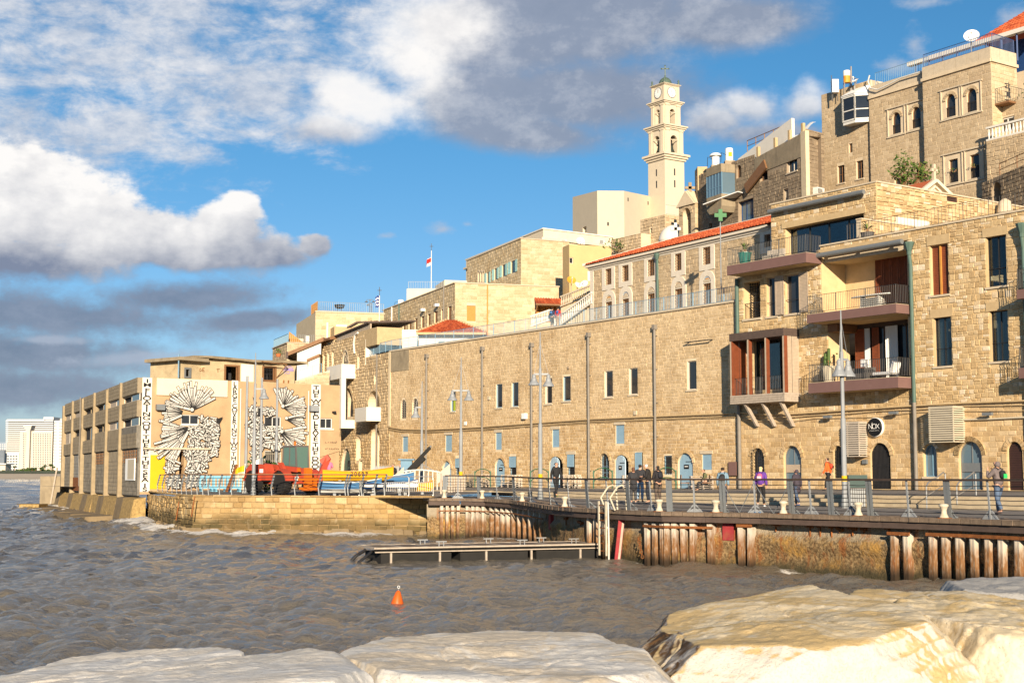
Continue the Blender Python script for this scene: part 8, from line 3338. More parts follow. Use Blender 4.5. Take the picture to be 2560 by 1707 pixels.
 q.obj('leaning_beam','rust',h,Hf.M)
 q=MB()
 def scr(Wl,pts,w=.05):
  loc=[Wl.uv(*p)for p in pts]
  for(xa,za),(xb,zb)in zip(loc[:-1],loc[1:]):
   q.bar((xa,-.03,za),(xb,-.03,zb),w,.006,(0,1,0))
 for l in([(489,920),(496,919)],[(492,919),(492,928)],[(503,921),(498,923),(499,928),(503,927),(503,924)],[(511,920),(506,920),(506,928),(511,928)],[(506,924),(510,924)]):
  scr(Hl if l[0][0]<497 else Hf,l)
 q.obj('graffiti_tag','rust',h,Hf.M)
 q=MB()
 paint('graffiti_violet',(.33,.25,.50),.8)
 scr(Hf,[(712,935),(709,925),(715,917),(725,915),(733,920)])
 scr(Hf,[(712,926),(720,921),(731,922),(733,927),(722,925),(712,926)],.12)
 scr(Hf,[(714,930),(718,934),(724,933),(724,928)])
 for k in range(7):
  scr(Hf,[(708+k*3.4,908),(709.5+k*3.4,904),(711+k*3.4,908)])
 q.obj('graffiti_face','graffiti_violet',h,Hf.M)
 return Mu,S,Z
PY=-.12
MUR,SID,CZ=build_concrete()
# THINGS ON THE QUAY
def foot(px,Y,z,py=1230):
 x=at(px,py,Y).x
 return Vector((x,Y,z))
def deck_z(p):
 t,w=to_tw(p.x,p.y)
 if t<2:return 2.05+.15*max(0,min(1,(30-w)/25))
 return zup(t)if w<WP else zlow(t)
def street_lamp(px,py,Y,ytop,heads,yarm,label,yellow=True):
 p=foot(px,Y,0,py)
 p.z=deck_z(p)
 t=thing('street_lamp',label,'street lamp',Matrix.Translation(p),'bell shaped street lamps on the quay')
 zt,za=at(px,ytop,Y).z,at(px,yarm,Y).z
 q=MB()
 q.tube([p,Vector((p.x,p.y,lerp(p.z,za,.6)))],.105,12)
 q.tube([Vector((p.x,p.y,lerp(p.z,za,.6))),Vector((p.x,p.y,za+.3))],.075,10)
 q.tube([Vector((p.x,p.y,za+.3)),Vector((p.x,p.y,zt))],[.05,.025],8)
 q.obj('pole','galvanised',t)
 MB().lathe([(.16,0),(.16,.06),(.13,.4),(.12,.42)],p,12).obj('pole_base','steel_grey',t)
 if yellow:
  MB().lathe([(.112,0),(.112,.22)],p+Vector((0,0,1.05)),12).obj('yellow_band','yellow_paint',t)
 for hx,yh in heads:
  h=at(hx,yh,Y)
  h.y=p.y+(.25 if hx>px else-.25)*(abs(hx-px)<14)
  q=MB()
  q.bar(Vector((p.x,p.y,za)),Vector((h.x,h.y,za)),.05,.09)
  q.bar(Vector((p.x,p.y,za+1.6)),Vector((h.x,h.y,za+.04)),.012)
  q.obj('arm','galvanised',t)
  q=MB()
  hh=za-h.z
  q.lathe([(.30,-hh),(.28,-hh*.9),(.16,-hh*.62),(.13,-hh*.4),(.10,-hh*.32),(.10,-hh*.1),(.05,0)],(h.x,h.y,za),16)
  q.obj('lamp_shade','galvanised',t,smooth=False)
 return t
def build_lamps():
 street_lamp(2112,1255,56.5,775,((2098,941),(2124,941)),898,'tall twin street lamp in front of the hotel, nearest of the quay lamps')
 street_lamp(1351,1200,72,830,((1335,963),(1371,966)),935,'twin street lamp with a yellow band beside the second pale blue arched door')
 street_lamp(1152,1200,84,893,((1131,1001),(1172,1001)),976,'twin street lamp in front of the green curtained warehouse window')
 street_lamp(1054,1180,92,953,((1039,1044),),1018,'single armed street lamp near the left end of the long warehouse',False)
 street_lamp(634,1200,80.5,882,((660,997),),972,'single armed street lamp standing before the right bird mural',False)
 for px,yt,Y,lab in((614,940,84,'bare grey pole left of the mural street lamp'),(651,944,87,'slim bare pole just right of the mural street lamp'),(690,948,92,'bare pole rising behind the red telehandler')):
  p=foot(px,Y,2.1,1200)
  t=thing('metal_pole',lab,'pole',Matrix.Translation(p))
  MB().tube([p,Vector((p.x,p.y,at(px,yt,Y).z))],[.10,.07],10).obj('shaft','galvanised',t)
  MB().lathe([(.2,0),(.2,.08),(.12,.12)],p,10).obj('pole_foot','steel_grey',t)
build_lamps()
def build_quay_railing():
 t=thing('quay_railing','long dark wire railing with leaning plate posts along the promenade edge','railing',Matrix.Translation(EDGE[8]))
 thick=[1117,1188,1268,1352,1445,1547,1660,1790,1955,2053,2150,2342,2553]
 thin=[1150,1225,1305,1398,1495,1603,1722,1870,2003,2101,2243,2442]
 allp=[]
 for px in sorted(thick+thin+[2700]):
  p,d=edge_in(px,.42)
  inw=(edge_in(px,1.0)[0]-p)
  inw.z=0
  inw.normalize()
  q=MB()
  top=p+Vector((0,0,1.14))-inw*.10
  if px in thick:
   for s in(-.05,.05):
    a=p+d*s
    q.bar(a,top+d*s,.03,.13,d)
   q.bar(p+inw*.02,p+inw*.34+Vector((0,0,.03)),.12,.04)
   q.bar(p+Vector((0,0,.3)),p+inw*.32+Vector((0,0,.04)),.03,.06)
   q.obj('plate_post','steel_grey',t)
  else:
   q.bar(p,top,.035,.06,d)
   q.bar(p+Vector((0,0,.3)),p+d*.28,.03,.05).bar(p+Vector((0,0,.3)),p-d*.28,.03,.05)
   q.add([p-d*.32,p+d*.32,p+inw*.3+d*.1,p+inw*.3-d*.1,p+Vector((0,0,.16))],[(0,1,4),(1,2,4),(2,3,4),(3,0,4),(3,2,1,0)])
   q.obj('slim_post','galvanised',t)
  allp.append((p,top))
 q=MB()
 for(a,b),(c,e)in zip(allp[:-1],allp[1:]):
  q.bar(b,e,.09,.065)
 q.obj('hand_rail','rail_brown',t)
 for k in range(7):
  f=.14+k*.118
  q=MB()
  for(a,b),(c,e)in zip(allp[:-1],allp[1:]):
   m=(a.lerp(b,f)+c.lerp(e,f))/2-Vector((0,0,.012))
   q.tube([a.lerp(b,f),m,c.lerp(e,f)],.011,4,False)
  q.obj('wire','black_iron',t)
 for i in range(len(allp)-1):
  px=sorted(thick+thin+[2700])[i]
  if px in(1790,1870):
   q=MB()
   m=(allp[i][0]+allp[i+1][0])/2
   q.bar(allp[i][1]-Vector((0,0,.1)),m,.02).bar(allp[i+1][1]-Vector((0,0,.1)),m,.02)
   q.obj('cross_stay','steel_grey',t)
 labs=('rusty cream bollard at the left end of the promenade railing','cream bollard left of the walking man in black','cream bollard between the second and third lamp, left of the ladder','white bollard directly below the walking man in black','cream bollard at the feet of the group of four','rust stained bollard between the group and the blue jacket walker','yellowish rusty bollard below the purple jacket walker','white bollard right of the tall lamp foot','white bollard under the steel stair rails')
 proto=None
 for px,lab in zip((1114,1200,1294,1398,1633,1778,1943,2129,2340),labs):
  p,d=edge_in(px,.22)
  if proto is None:
   proto=thing('bollard',lab,'bollard',Matrix.Translation(p),'mooring bollards along the quay edge')
   MB().lathe([(.15,.0),(.13,.06),(.085,.15),(.08,.24),(.12,.34),(.15,.37),(.135,.42),(.05,.44)],p,16).obj('post_body','bollard_paint',proto,smooth=True)
   MB().lathe([(.24,0),(.24,.025)],p,12).obj('base_plate','rust',proto)
   index_kids()
  else:
   copy_tree(proto,Matrix.Translation(p),lab)
 p,d=edge_in(1512,-.14)
 inw=edge_in(1512,1)[0]-p
 inw.z=0
 inw.normalize()
 l=thing('boarding_ladder','white steel boarding ladder hanging down the quay wall with looped handrails','ladder',Matrix.Translation(p))
 top=p+Vector((0,0,.32))
 q=MB()
 for s in(-.27,.27):
  q.bar(top+d*s,top+d*(s+.12)-Vector((0,0,2.0))-inw*.05,.045,.08,d)
 q.obj('side_rail','bollard_paint',l)
 for k in range(7):
  a=top-Vector((0,0,.15+.28*k))+d*(.12*k/8)
  MB().bar(a-d*.27,a+d*.27,.035).obj('rung','rust',l)
 for s in(-.2,.5):
  q=MB()
  b=p+d*(s+.3)
  q.tube([b+inw*.1-Vector((0,0,.0)),b-inw*.05+Vector((0,0,.45))-d*.1,b+inw*.2+Vector((0,0,.85)),b+inw*.4+Vector((0,0,.92)),b+inw*.55+Vector((0,0,.8)),b+inw*.6],.035,8)
  q.obj('handrail','bollard_paint',l)
 MB().tube([p+d*.45+Vector((0,0,.3)),p+d*.5-Vector((0,0,1.2)),p+d*.48-Vector((0,0,2.6))],.03,6).obj('hanging_pipe','white_metal',l)
 p,d=edge_in(1587,.1)
 c=thing('mooring_chain','rusty mooring chain hanging on the quay wall right of the leaning red pile','chain',Matrix.Translation(p-Vector((0,0,.9))))
 for k in range(8):
  z=p.z-1.0-k*.09
  MB().tube([(p.x+.05*math.cos(a)*(1 if k%2 else .3)+.02*k,p.y-.1,z+.06*math.sin(a))for a in np.linspace(0,6.28,9)],.014,5,False).obj('chain_link','rust',c)
build_quay_railing()
def build_pontoon():
 a,b=ground(938,1369,.55),ground(1512,1358,.55)
 d=(b-a).normalized()
 n=Vector((-d.y,d.x,0))
 L=(b-a).length
 M=TR(a.x,a.y,0,math.atan2(d.y,d.x))
 t=thing('pontoon','floating timber pontoon with metal edging and mooring cleats','pontoon',M)
 Wd=2.3
 for k in range(3):
  MB().box(-.02,L,.0,.05,.42,.499).box(.25+k*L/3,L/3*(k+1)-.1,.12,Wd-.12,-.25,.36).obj('float','rubber',t,M)
 q=MB()
 q.box(0,L,-.03,.06,.50,.56).box(0,L,Wd-.06,Wd+.03,.50,.56).box(-.04,.06,-.03,Wd+.03,.499,.559).box(L-.06,L+.04,-.03,Wd+.03,.499,.559)
 q.box(0,L,-.02,.05,.37,.41)
 q.obj('edge_frame','old_wood',t,M)
 n_=46
 for k in range(n_):
  MB().box(.08+(L-.16)*k/n_+.008,.08+(L-.16)*(k+1)/n_-.008,.065,Wd-.065,.49,.545+random.uniform(-.006,.006)).obj('plank','deck_wood' if k%5 else 'old_wood',t,M)
 for x in(.55,2.4,4.2,6.0,8.0):
  if x<L:MB().box(x,x+.07,-.05,.02,-.05,.36).obj('bracket','old_wood',t,M)
 for x,y in((2.55,.3),(2.35,1.9),(5.0,1.9),(5.75,.3),(7.2,1.9),(8.0,.6)):
  q=MB()
  q.box(x-.06,x-.03,y-.02,y+.02,.55,.7).box(x+.12,x+.15,y-.02,y+.02,.55,.7).box(x-.16,x+.25,y-.025,y+.025,.7,.74)
  q.obj('cleat','chrome',t,M)
 q=MB()
 q.tube([(-.05,.3,.4),(-.3,.1,.25),(-.55,0,.1),(-.9,-.1,-.2)],.05,6).tube([(-.02,1.2,.42),(-.4,1.0,.25),(-.8,.9,-.1)],.06,6)
 q.obj('mooring_rope','black_iron',t,M)
 p=ground(993,1509,0.0)
 b_=thing('buoy','orange conical buoy with a ring on top floating in the harbour','buoy',Matrix.Translation(p)@Matrix.Rotation(.08,4,'Y'))
 Mb=Matrix.Translation(p)@Matrix.Rotation(.08,4,'Y')
 MB().lathe([(.13,-.15),(.16,-.02),(.155,.03),(.06,.29),(.02,.33)],(0,0,0),16).obj('cone','buoy_orange',b_,Mb,smooth=True)
 q=MB()
 q.tube([(0,0,.32),(0,0,.38)],.014,6).tube([(.03*math.cos(a),0,.41+.03*math.sin(a))for a in np.linspace(0,6.28,11)],.009,5,False)
 q.obj('ring','chrome',b_,Mb)
build_pontoon()
# boatyard
def hull(t,name,mat,L,W,H,sheer=.25,M=None,deck=None,z0=0.0,flip=False):
 """a lofted boat hull along x, bow at +x"""
 n,k=14,7
 vs,fs=[],[]
 for i in range(n+1):
  f=i/n
  w=W/2*(math.sin(math.pi*(.18+.82*f)**.9)**.7 if f<1 else 0.02)
  w=W/2*max(.02,(1-max(0,(f-.35)/.65)**2.2)*(.7+.3*min(1,f/.35)))
  zt=H+sheer*max(0,(f-.4)/.6)**2+sheer*.3*max(0,(.3-f)/.3)
  for j in range(k):
   a=math.pi*j/(k-1)
   y=-w*math.cos(a)
   z=zt-(zt-.02*(f>.9)*10*sheer*0-(H*.5*max(0,(f-.8)/.2)**2))*math.sin(a)**.6
   vs.append((f*L,y,z+z0))
 for i in range(n):
  for j in range(k-1):
   fs.append((i*k+j,(i+1)*k+j,(i+1)*k+j+1,i*k+j+1))
 fs.append(tuple(range(k)))
 q=MB()
 q.add(vs,fs)
 o=q.obj(name,mat,t,M)
 q=MB()
 pl=[vs[i*k]for i in range(n+1)]+[vs[i*k+k-1]for i in range(n,-1,-1)]
 q.add([(x,y*.96,z-.06)for x,y,z in pl],[tuple(range(len(pl)))])
 q.obj('deck',deck or mat,t,M)
 q=MB()
 for side in(0,k-1):
  for i in range(n):
   q.bar(vs[i*k+side],vs[(i+1)*k+side],.06,.05)
 return o,q,vs
def build_yard():
 def boat(px,py,Y,yaw,L,W,H,mats,label,text=None,z=.55,lower=None):
  p=at(px,py,Y)
  M=TR(p.x,p.y,2.1+z,R(yaw))
  t=thing('boat',label,'boat',M,'boats laid up in the yard')
  o,rim,vs=hull(t,'hull',mats[0],L,W,H,M=M,deck=mats[1])
  rim.obj('gunwale',mats[2],t,M)
  if lower:
   q=MB()
   vv=[(x,y*1.015,zz)for x,y,zz in vs]
   k,n=7,14
   q.add([(x,y,min(zz,H*.42))for x,y,zz in vv],[(i*k+j,(i+1)*k+j,(i+1)*k+j+1,i*k+j+1)for i in range(n)for j in range(k-1)])
   q.obj('boot_stripe',lower,t,M)
  q=MB()
  for xx in(L*.25,L*.7):
   q.box(xx-.08,xx+.08,-W*.5,W*.5,-.18,.06).box(xx-.06,xx+.06,-W*.4,-W*.3,-z-.05,-.1).box(xx-.06,xx+.06,W*.3,W*.4,-z-.05,-.1)
  q.obj('cradle','galvanised',t,M)
  if text:
   for i,ch in enumerate(text):
    f=L*.42+i*.2
    link('letter',glyph(ch),t,M@TR(f,-W*.505,H*.55)@Matrix.Rotation(R(90),4,'X')@Matrix.Scale(.32,4))
  return t
 boat(808,1200,79.6,2,3.9,1.1,.55,('boat_yellow','boat_orange','boat_orange'),'yellow and orange open boat with a black number on its side','20697',z=.72,lower='boat_yellow')
 boat(800,1200,79.0,2,3.4,.95,.6,('boat_blue','boat_white','boat_white'),'blue and white boat lying under the yellow numbered boat',z=.05,lower='boat_white')
 boat(900,1200,78.6,-4,3.2,.65,.30,('boat_white','boat_white','deep_blue'),'slim white kayak with a navy stripe behind the steel barriers',z=.28,lower='deep_blue')
 boat(990,1200,79.2,3,2.1,.8,.42,('boat_yellow','boat_yellow','boat_orange'),'small yellow boat at the right end of the boatyard',z=.12)
 boat(905,1190,82.5,8,3.0,.8,.4,('boat_blue','boat_blue','boat_white'),'dark blue boat half hidden behind the yellow numbered boat',z=.62)
 p=at(708,1200,82.0)
 M=TR(p.x,p.y,2.08,R(-46))@Matrix.Scale(1.06,4)
 t=thing('telehandler','dirty red telehandler with an orange fork carriage and green tinted cab','telehandler',M)
 B=lambda nm,mt,*r:MB().box(*r).obj(nm,mt,t,M)
 for x in(-1.35,1.25):
  for y in(-.95,.95):
   Mw=M@Matrix.Translation((x,y,.62))@Matrix.Rotation(R(90),4,'X')
   w=MB().lathe([(.36,-.19),(.56,-.21),(.62,-.15),(.62,.15),(.56,.21),(.36,.19)],(0,0,0),22).obj('wheel','rubber',t,Mw)
   q=MB()
   for k in range(22):
    a=2*math.pi*k/22
    c=Vector((math.cos(a)*.625,math.sin(a)*.625,0))
    q.bar(c+Vector((0,0,-.19 if k%2 else 0)),c+Vector((0,0,0 if k%2 else .19)),.08,.06,c)
   q.obj('tread','rubber',w,Mw)
   MB().lathe([(.34,-.16),(.34,-.1),(.15,-.12),(.15,.12),(.34,.1),(.34,.16)],(0,0,0),16).obj('rim','dish_orange' if y<0 and x<0 else 'telehandler_red',w,Mw)
 B('chassis','telehandler_red',-1.9,1.7,-.5,.5,.55,1.0)
 q=MB()
 q.prism([(-2.1,.75),(-2.1,1.35),(-1.7,1.62),(-.4,1.6),(-.2,1.2),(-.2,.75)],-1.0,-.42)
 q.obj('engine_cover','telehandler_red',t,M)
 q=MB()
 q.prism([(-2.15,.7),(-2.2,1.15),(-1.6,1.42),(-1.2,1.35),(-1.2,.7)],-.42,1.0)
 q.obj('counterweight','telehandler_red',t,M)
 for x in(-1.35,1.25):
  for y in(-1,1):
   q=MB()
   pts=[(x+.72*math.cos(a),.62+.72*math.sin(a))for a in np.linspace(.15,2.99,9)]
   inn=[(x+.66*math.cos(a),.62+.66*math.sin(a))for a in np.linspace(2.99,.15,9)]
   q.prism(pts+inn,y*.95-.24,y*.95+.24)
   q.obj('mudguard','telehandler_red',t,M)
 q=MB()
 for(x,y)in((-.35,.2),(-.35,.98),(.95,.2),(.95,.98)):
  q.bar((x,y,1.0),(x*(.9 if x>0 else .85),y,2.55),.075)
 q.box(-.34,.88,.16,1.02,2.53,2.62).bar((.3,.2,1.2),(.3,.2,2.53),.06)
 q.box(-.4,1.0,.15,1.03,.85,1.25)
 q.obj('cab_frame','pot_grey',t,M)
 q=MB()
 q.box(-.3,.9,.96,.97,1.25,2.53).box(-.3,.9,.2,.21,1.25,2.53).box(.9,.91,.22,.95,1.25,2.53).box(-.33,-.32,.22,.95,1.25,2.53)
 m,tt=newmat('cab_glass')
 finish(tt,(.085,.16,.14),.12,0,spec=.7)
 q.obj('cab_window','cab_glass',t,M)
 B('seat','rubber',-.1,.4,.35,.8,1.2,1.75)
 q=MB()
 q.lathe([(.07,0),(.07,.2),(.02,.24)],(.2,.6,2.62),10)
 q.obj('beacon','telehandler_orange',t,M)
 q=MB()
 q.bar((-1.75,-.12,1.55),(1.6,-.12,1.3),.28,.26)
 q.obj('boom','telehandler_red',t,M)
 q=MB()
 q.bar((-1.2,-.12,1.51),(2.2,-.12,1.26),.2,.18)
 q.obj('inner_boom','telehandler_orange',t,M)
 q=MB()
 q.prism([(.15,1.7),(.45,1.7),(1.25,.75),(1.3,.45),(1.0,.45),(.9,.8)],-.5,-.32)
 q.obj('lift_arm','telehandler_red',t,M)
 q=MB()
 q.prism([(2.0,1.4),(2.3,1.35),(2.5,.5),(2.3,.45)],-.32,.08)
 q.obj('boom_head','telehandler_red',t,M)
 q=MB()
 q.box(2.4,2.52,-.75,.5,.25,.4).box(2.4,2.52,-.75,.5,.75,.85).box(2.38,2.56,-.36,.06,.2,1.4).box(2.38,2.54,.21,.4,.2,.9)
 q.obj('fork_carriage','telehandler_orange',t,M)
 for y in(-.55,.25):
  MB().box(2.54,3.4,y-.07,y+.07,.2,.27).obj('fork','telehandler_orange',t,M)
 q=MB()
 q.bar((2.45,1.15,1.95),(2.3,.6,.6),.24,.3).bar((2.2,.9,1.7),(2.5,1.2,2.0),.34,.3)
 q.obj('side_arm','telehandler_red',t,M)
 MB().tube([(-1.0,-.7,1.5),(-1.0,-.7,1.95)],.07,8).obj('exhaust','steel_grey',t,M)
 MB().box(-.75,-.45,-1.03,-1.0,1.15,1.35).obj('reflector_plate','print_white',t,M)
 q=MB()
 q.lathe([(.1,0),(.12,.1)],(0,0,0),12)
 q.obj('headlight','dish_white',t,M@Matrix.Translation((1.75,-.4,.85))@Matrix.Rotation(R(90),4,'Y'))
 f=thing('wire_fence','old grey wire fence with bent posts on the boatyard quay edge','fence',TR(-12,78.3,2.05))
 line=[]
 for px in[395,407,419,431,443,455,467,480,494,508,522,550,580,634,680,738,798,864,871,905,938,962]:
  pts=[(x,y+.35)for x,y in QUAY_FOOT]
  Y=78.3
  for a,b in zip(pts[:-1],pts[1:]):
   pa,pb=a[0]/a[1]*F+1280,b[0]/b[1]*F+1280
   if pb<=px<=pa:
    k=(pa-px)/(pa-pb)
    Y=lerp(a[1],b[1],k)
  p=foot(px,Y,2.06)
  line.append(p)
  q=MB()
  q.bar(p,p+Vector((-.05,.0,.45)),.05,.09).bar(p+Vector((-.05,0,.45)),p+Vector((.1,.1,1.15)),.05,.09)
  q.obj('bent_post','steel_grey',f)
 q=MB()
 for k in range(7):
  for a,b in zip(line[:-1],line[1:]):
   z=.12+k*.165
   o=Vector((-.05 if z<.45 else lerp(-.05,.1,(z-.45)/.7),.0,z))
   q.tube([a+o,(a+b)/2+o-Vector((0,0,.02)),b+o],.012,4,False)
 q.obj('wires','black_iron',f)
 q=MB()
 for a,b in zip(line[:-1],line[1:]):
  q.bar(a+Vector((.1,.1,1.15)),b+Vector((.1,.1,1.15)),.04)
 q.obj('top_rail','brown_wood',f)
 k=0
 for x0,x1,lab in((962,1022,'shiny steel crowd barrier in front of the white kayak, left of two'),(1023,1083,'shiny steel crowd barrier in front of the yellow boat, right of two'),(899,931,'dull steel barrier leaning at an angle beside the numbered boat')):
  lean=k==2
  a,b=foot(x0,77.2 if not lean else 78.0,2.06),foot(x1,76.9 if not lean else 79.4,2.06)
  tb=thing('crowd_barrier',lab,'barrier',Matrix.Translation(a),'steel crowd barriers on the boatyard quay')
  q=MB()
  u=Vector((0,0,1))
  H_=1.02 if not lean else .8
  q.tube([a,a+u*(H_-.08),a+u*H_+(b-a)*.05,b+u*H_-(b-a)*.05,b+u*(H_-.08),b],.024,8)
  q.tube([a+u*.22,b+u*.22],.018,6).tube([a+u*.72,b+u*.72],.018,6)
  q.obj('frame','chrome',tb)
  q=MB()
  for i in range(1,13):
   c=a.lerp(b,i/13)
   q.tube([c+u*.22,c+u*.72],.009,5)
  q.obj('bars','chrome',tb)
  for c in(a,b):
   MB().bar(c+Vector((0,-.25,.02)),c+Vector((0,.25,.02)),.05).obj('barrier_foot','chrome',tb)
  k+=1
 proto=None
 for i,(px,lab)in enumerate(((516,'light blue plastic barrier under the left bird mural'),(551,'light blue plastic barrier in the middle of the row of three'),(585,'light blue plastic barrier nearest the grey poles'))):
  p=foot(px,96-i,2.08)
  M=TR(p.x,p.y,2.08,.45)
  if proto is None:
   proto=thing('plastic_barrier',lab,'barrier',M,'light blue plastic barriers by the mural wall')
   q=MB()
   q.box(-.5,.5,-.06,.06,.85,1.05).box(-.5,.5,-.06,.06,.2,.36).box(-.5,-.38,-.055,.055,.36,.85).box(.38,.5,-.055,.055,.36,.85)
   for x in(-.2,0,.2):
    q.box(x-.045,x+.045,-.05,.05,.36,.85)
   q.obj('panel','barrier_blue',proto,M)
   for x in(-.34,.34):
    MB().box(x-.06,x+.06,-.3,.3,0,.2).obj('barrier_foot','barrier_blue',proto,M)
   index_kids()
  else:
   copy_tree(proto,M,lab)
 pf=thing('palisade_fence','grey pointed palisade fence behind the laid up boats','fence',foot_m(850,96))
 a,b=foot(846,96,2.12),foot(1000,97,2.15)
 n=44
 for i in range(n):
  c=a.lerp(b,i/n)
  hgt=1.35+.35*(i>n*.55)
  q=MB()
  q.add([c+Vector((-.04,0,0)),c+Vector((.04,0,0)),c+Vector((.04,0,hgt-.15)),c+Vector((0,0,hgt)),c+Vector((-.04,0,hgt-.15))]+[c+Vector((-.04,.03,0)),c+Vector((.04,.03,0)),c+Vector((.04,.03,hgt-.15)),c+Vector((0,.03,hgt)),c+Vector((-.04,.03,hgt-.15))],[(0,1,2,3,4),(9,8,7,6,5),(0,5,6,1),(1,6,7,2),(2,7,8,3),(3,8,9,4),(4,9,5,0)])
  q.obj('pale','galvanised',pf)
 q=MB()
 q.bar(a+Vector((0,.05,.4)),b+Vector((0,.05,.4)),.05).bar(a+Vector((0,.05,1.1)),b+Vector((0,.05,1.1)),.05)
 q.obj('cross_rail','galvanised',pf)
 p=foot(1040,88,2.12)
 c=thing('boat_hoist','white tubular boat hoist with a raised black boom and grey cover','hoist',Matrix.Translation(p))
 q=MB()
 for x in np.linspace(-.9,1.3,9):
  q.tube([p+Vector((x,0,0)),p+Vector((x,0,1.25+.1*math.sin((x+.9)*1.4))),p+Vector((x*.9+.04,.8,1.35))],.035,6)
 q.tube([p+Vector((x,0,1.25+.12*math.sin((x+.9)*1.4)))for x in np.linspace(-1.0,1.45,8)],.045,6)
 q.obj('tube_frame','white_metal',c)
 MB().bar(p+Vector((-.5,.3,1.35)),p+Vector((.85,.2,2.75)),.16,.2).bar(p+Vector((-.2,.35,1.4)),p+Vector((.5,.25,2.1)),.3,.22).obj('boom','rubber',c)
 q=MB()
 q.tube([p+Vector((.25,.3,1.3)),p+Vector((.35,.3,2.3))],.04,6).tube([p+Vector((-.9,.4,1.3)),p+Vector((.3,.3,1.75)),p+Vector((1.2,.3,1.25))],.03,6)
 q.lathe([(.05,0),(.07,.06),(.03,.12)],p+Vector((.87,.2,2.75)),8)
 q.obj('strut','chrome',c)
 q=MB()
 q.add([p+v for v in(Vector((-1.5,-.1,.9)),Vector((-.75,-.1,1.55)),Vector((-.75,-.1,.55)),Vector((-1.35,-.1,.4)),Vector((1.3,-.1,1.1)),Vector((2.1,-.1,1.75)),Vector((2.1,-.1,1.1)),Vector((1.3,-.1,.5)))],[(0,1,2,3),(4,5,6,7)])
 q.obj('cover','slat_grey',c)
 MB().box(p.x-1.05,p.x-.35,p.y+1.2,p.y+1.9,2.1,4.1).box(p.x-1.2,p.x-.2,p.y+1.05,p.y+2.05,4.1,4.18).obj('control_hut','rail_blue',c)
 leaf_clump(foot(625,88,3.1),(.35,.4,1.0),90,'leaf_green','bushy green plant between the grey poles',.2)
 leaf_clump(foot(665,90,3.2),(.7,.4,1.0),140,'leaf_dark','dark green shrub behind the telehandler engine',.2)
 def banner(px,py,Y,mats,label,w,h):
  p=at(px,py,Y)
  t=thing('flag',label,'flag',Matrix.Translation(p))
  for k,mt in enumerate(mats):
   n=6
   vs=[]
   for i in range(n+1):
    f=i/n
    for e in(0,1):
     z=-h*(k+e)/len(mats)
     vs.append(p+Vector((-w*f+.1*z,.1*math.sin(f*6+k),z-.25*f*f)))
   MB().add
   q=MB()
   q.add(vs,[(2*i,2*i+2,2*i+3,2*i+1)for i in range(n)])
   q.obj('cloth',mt,t)
  MB().bar(p+Vector((0,0,.1)),Vector((p.x-.1,p.y,2.1)),.035).obj('staff','white_metal',t)
 banner(613,1163,83.5,('yellow_paint','slat_cream'),'yellow flag drooping on a staff by the grey poles',.55,.7)
 banner(648,1150,84.5,('flag_white','boat_blue','flag_white'),'white flag with a blue band hanging left of the telehandler',.5,1.5)
 p=foot(566,93,2.1)
 MB().bar(p,p+Vector((.55,.5,1.75)),.14)
 q=MB()
 q.bar(p,p+Vector((.55,.5,1.75)),.14)
 tag(q.obj('leaning_post','rust'),'rusty post leaning against the mural wall near the second lettered strip','post')
def foot_m(px,Y):
 return Matrix.Translation(foot(px,Y,2.1))
build_yard()
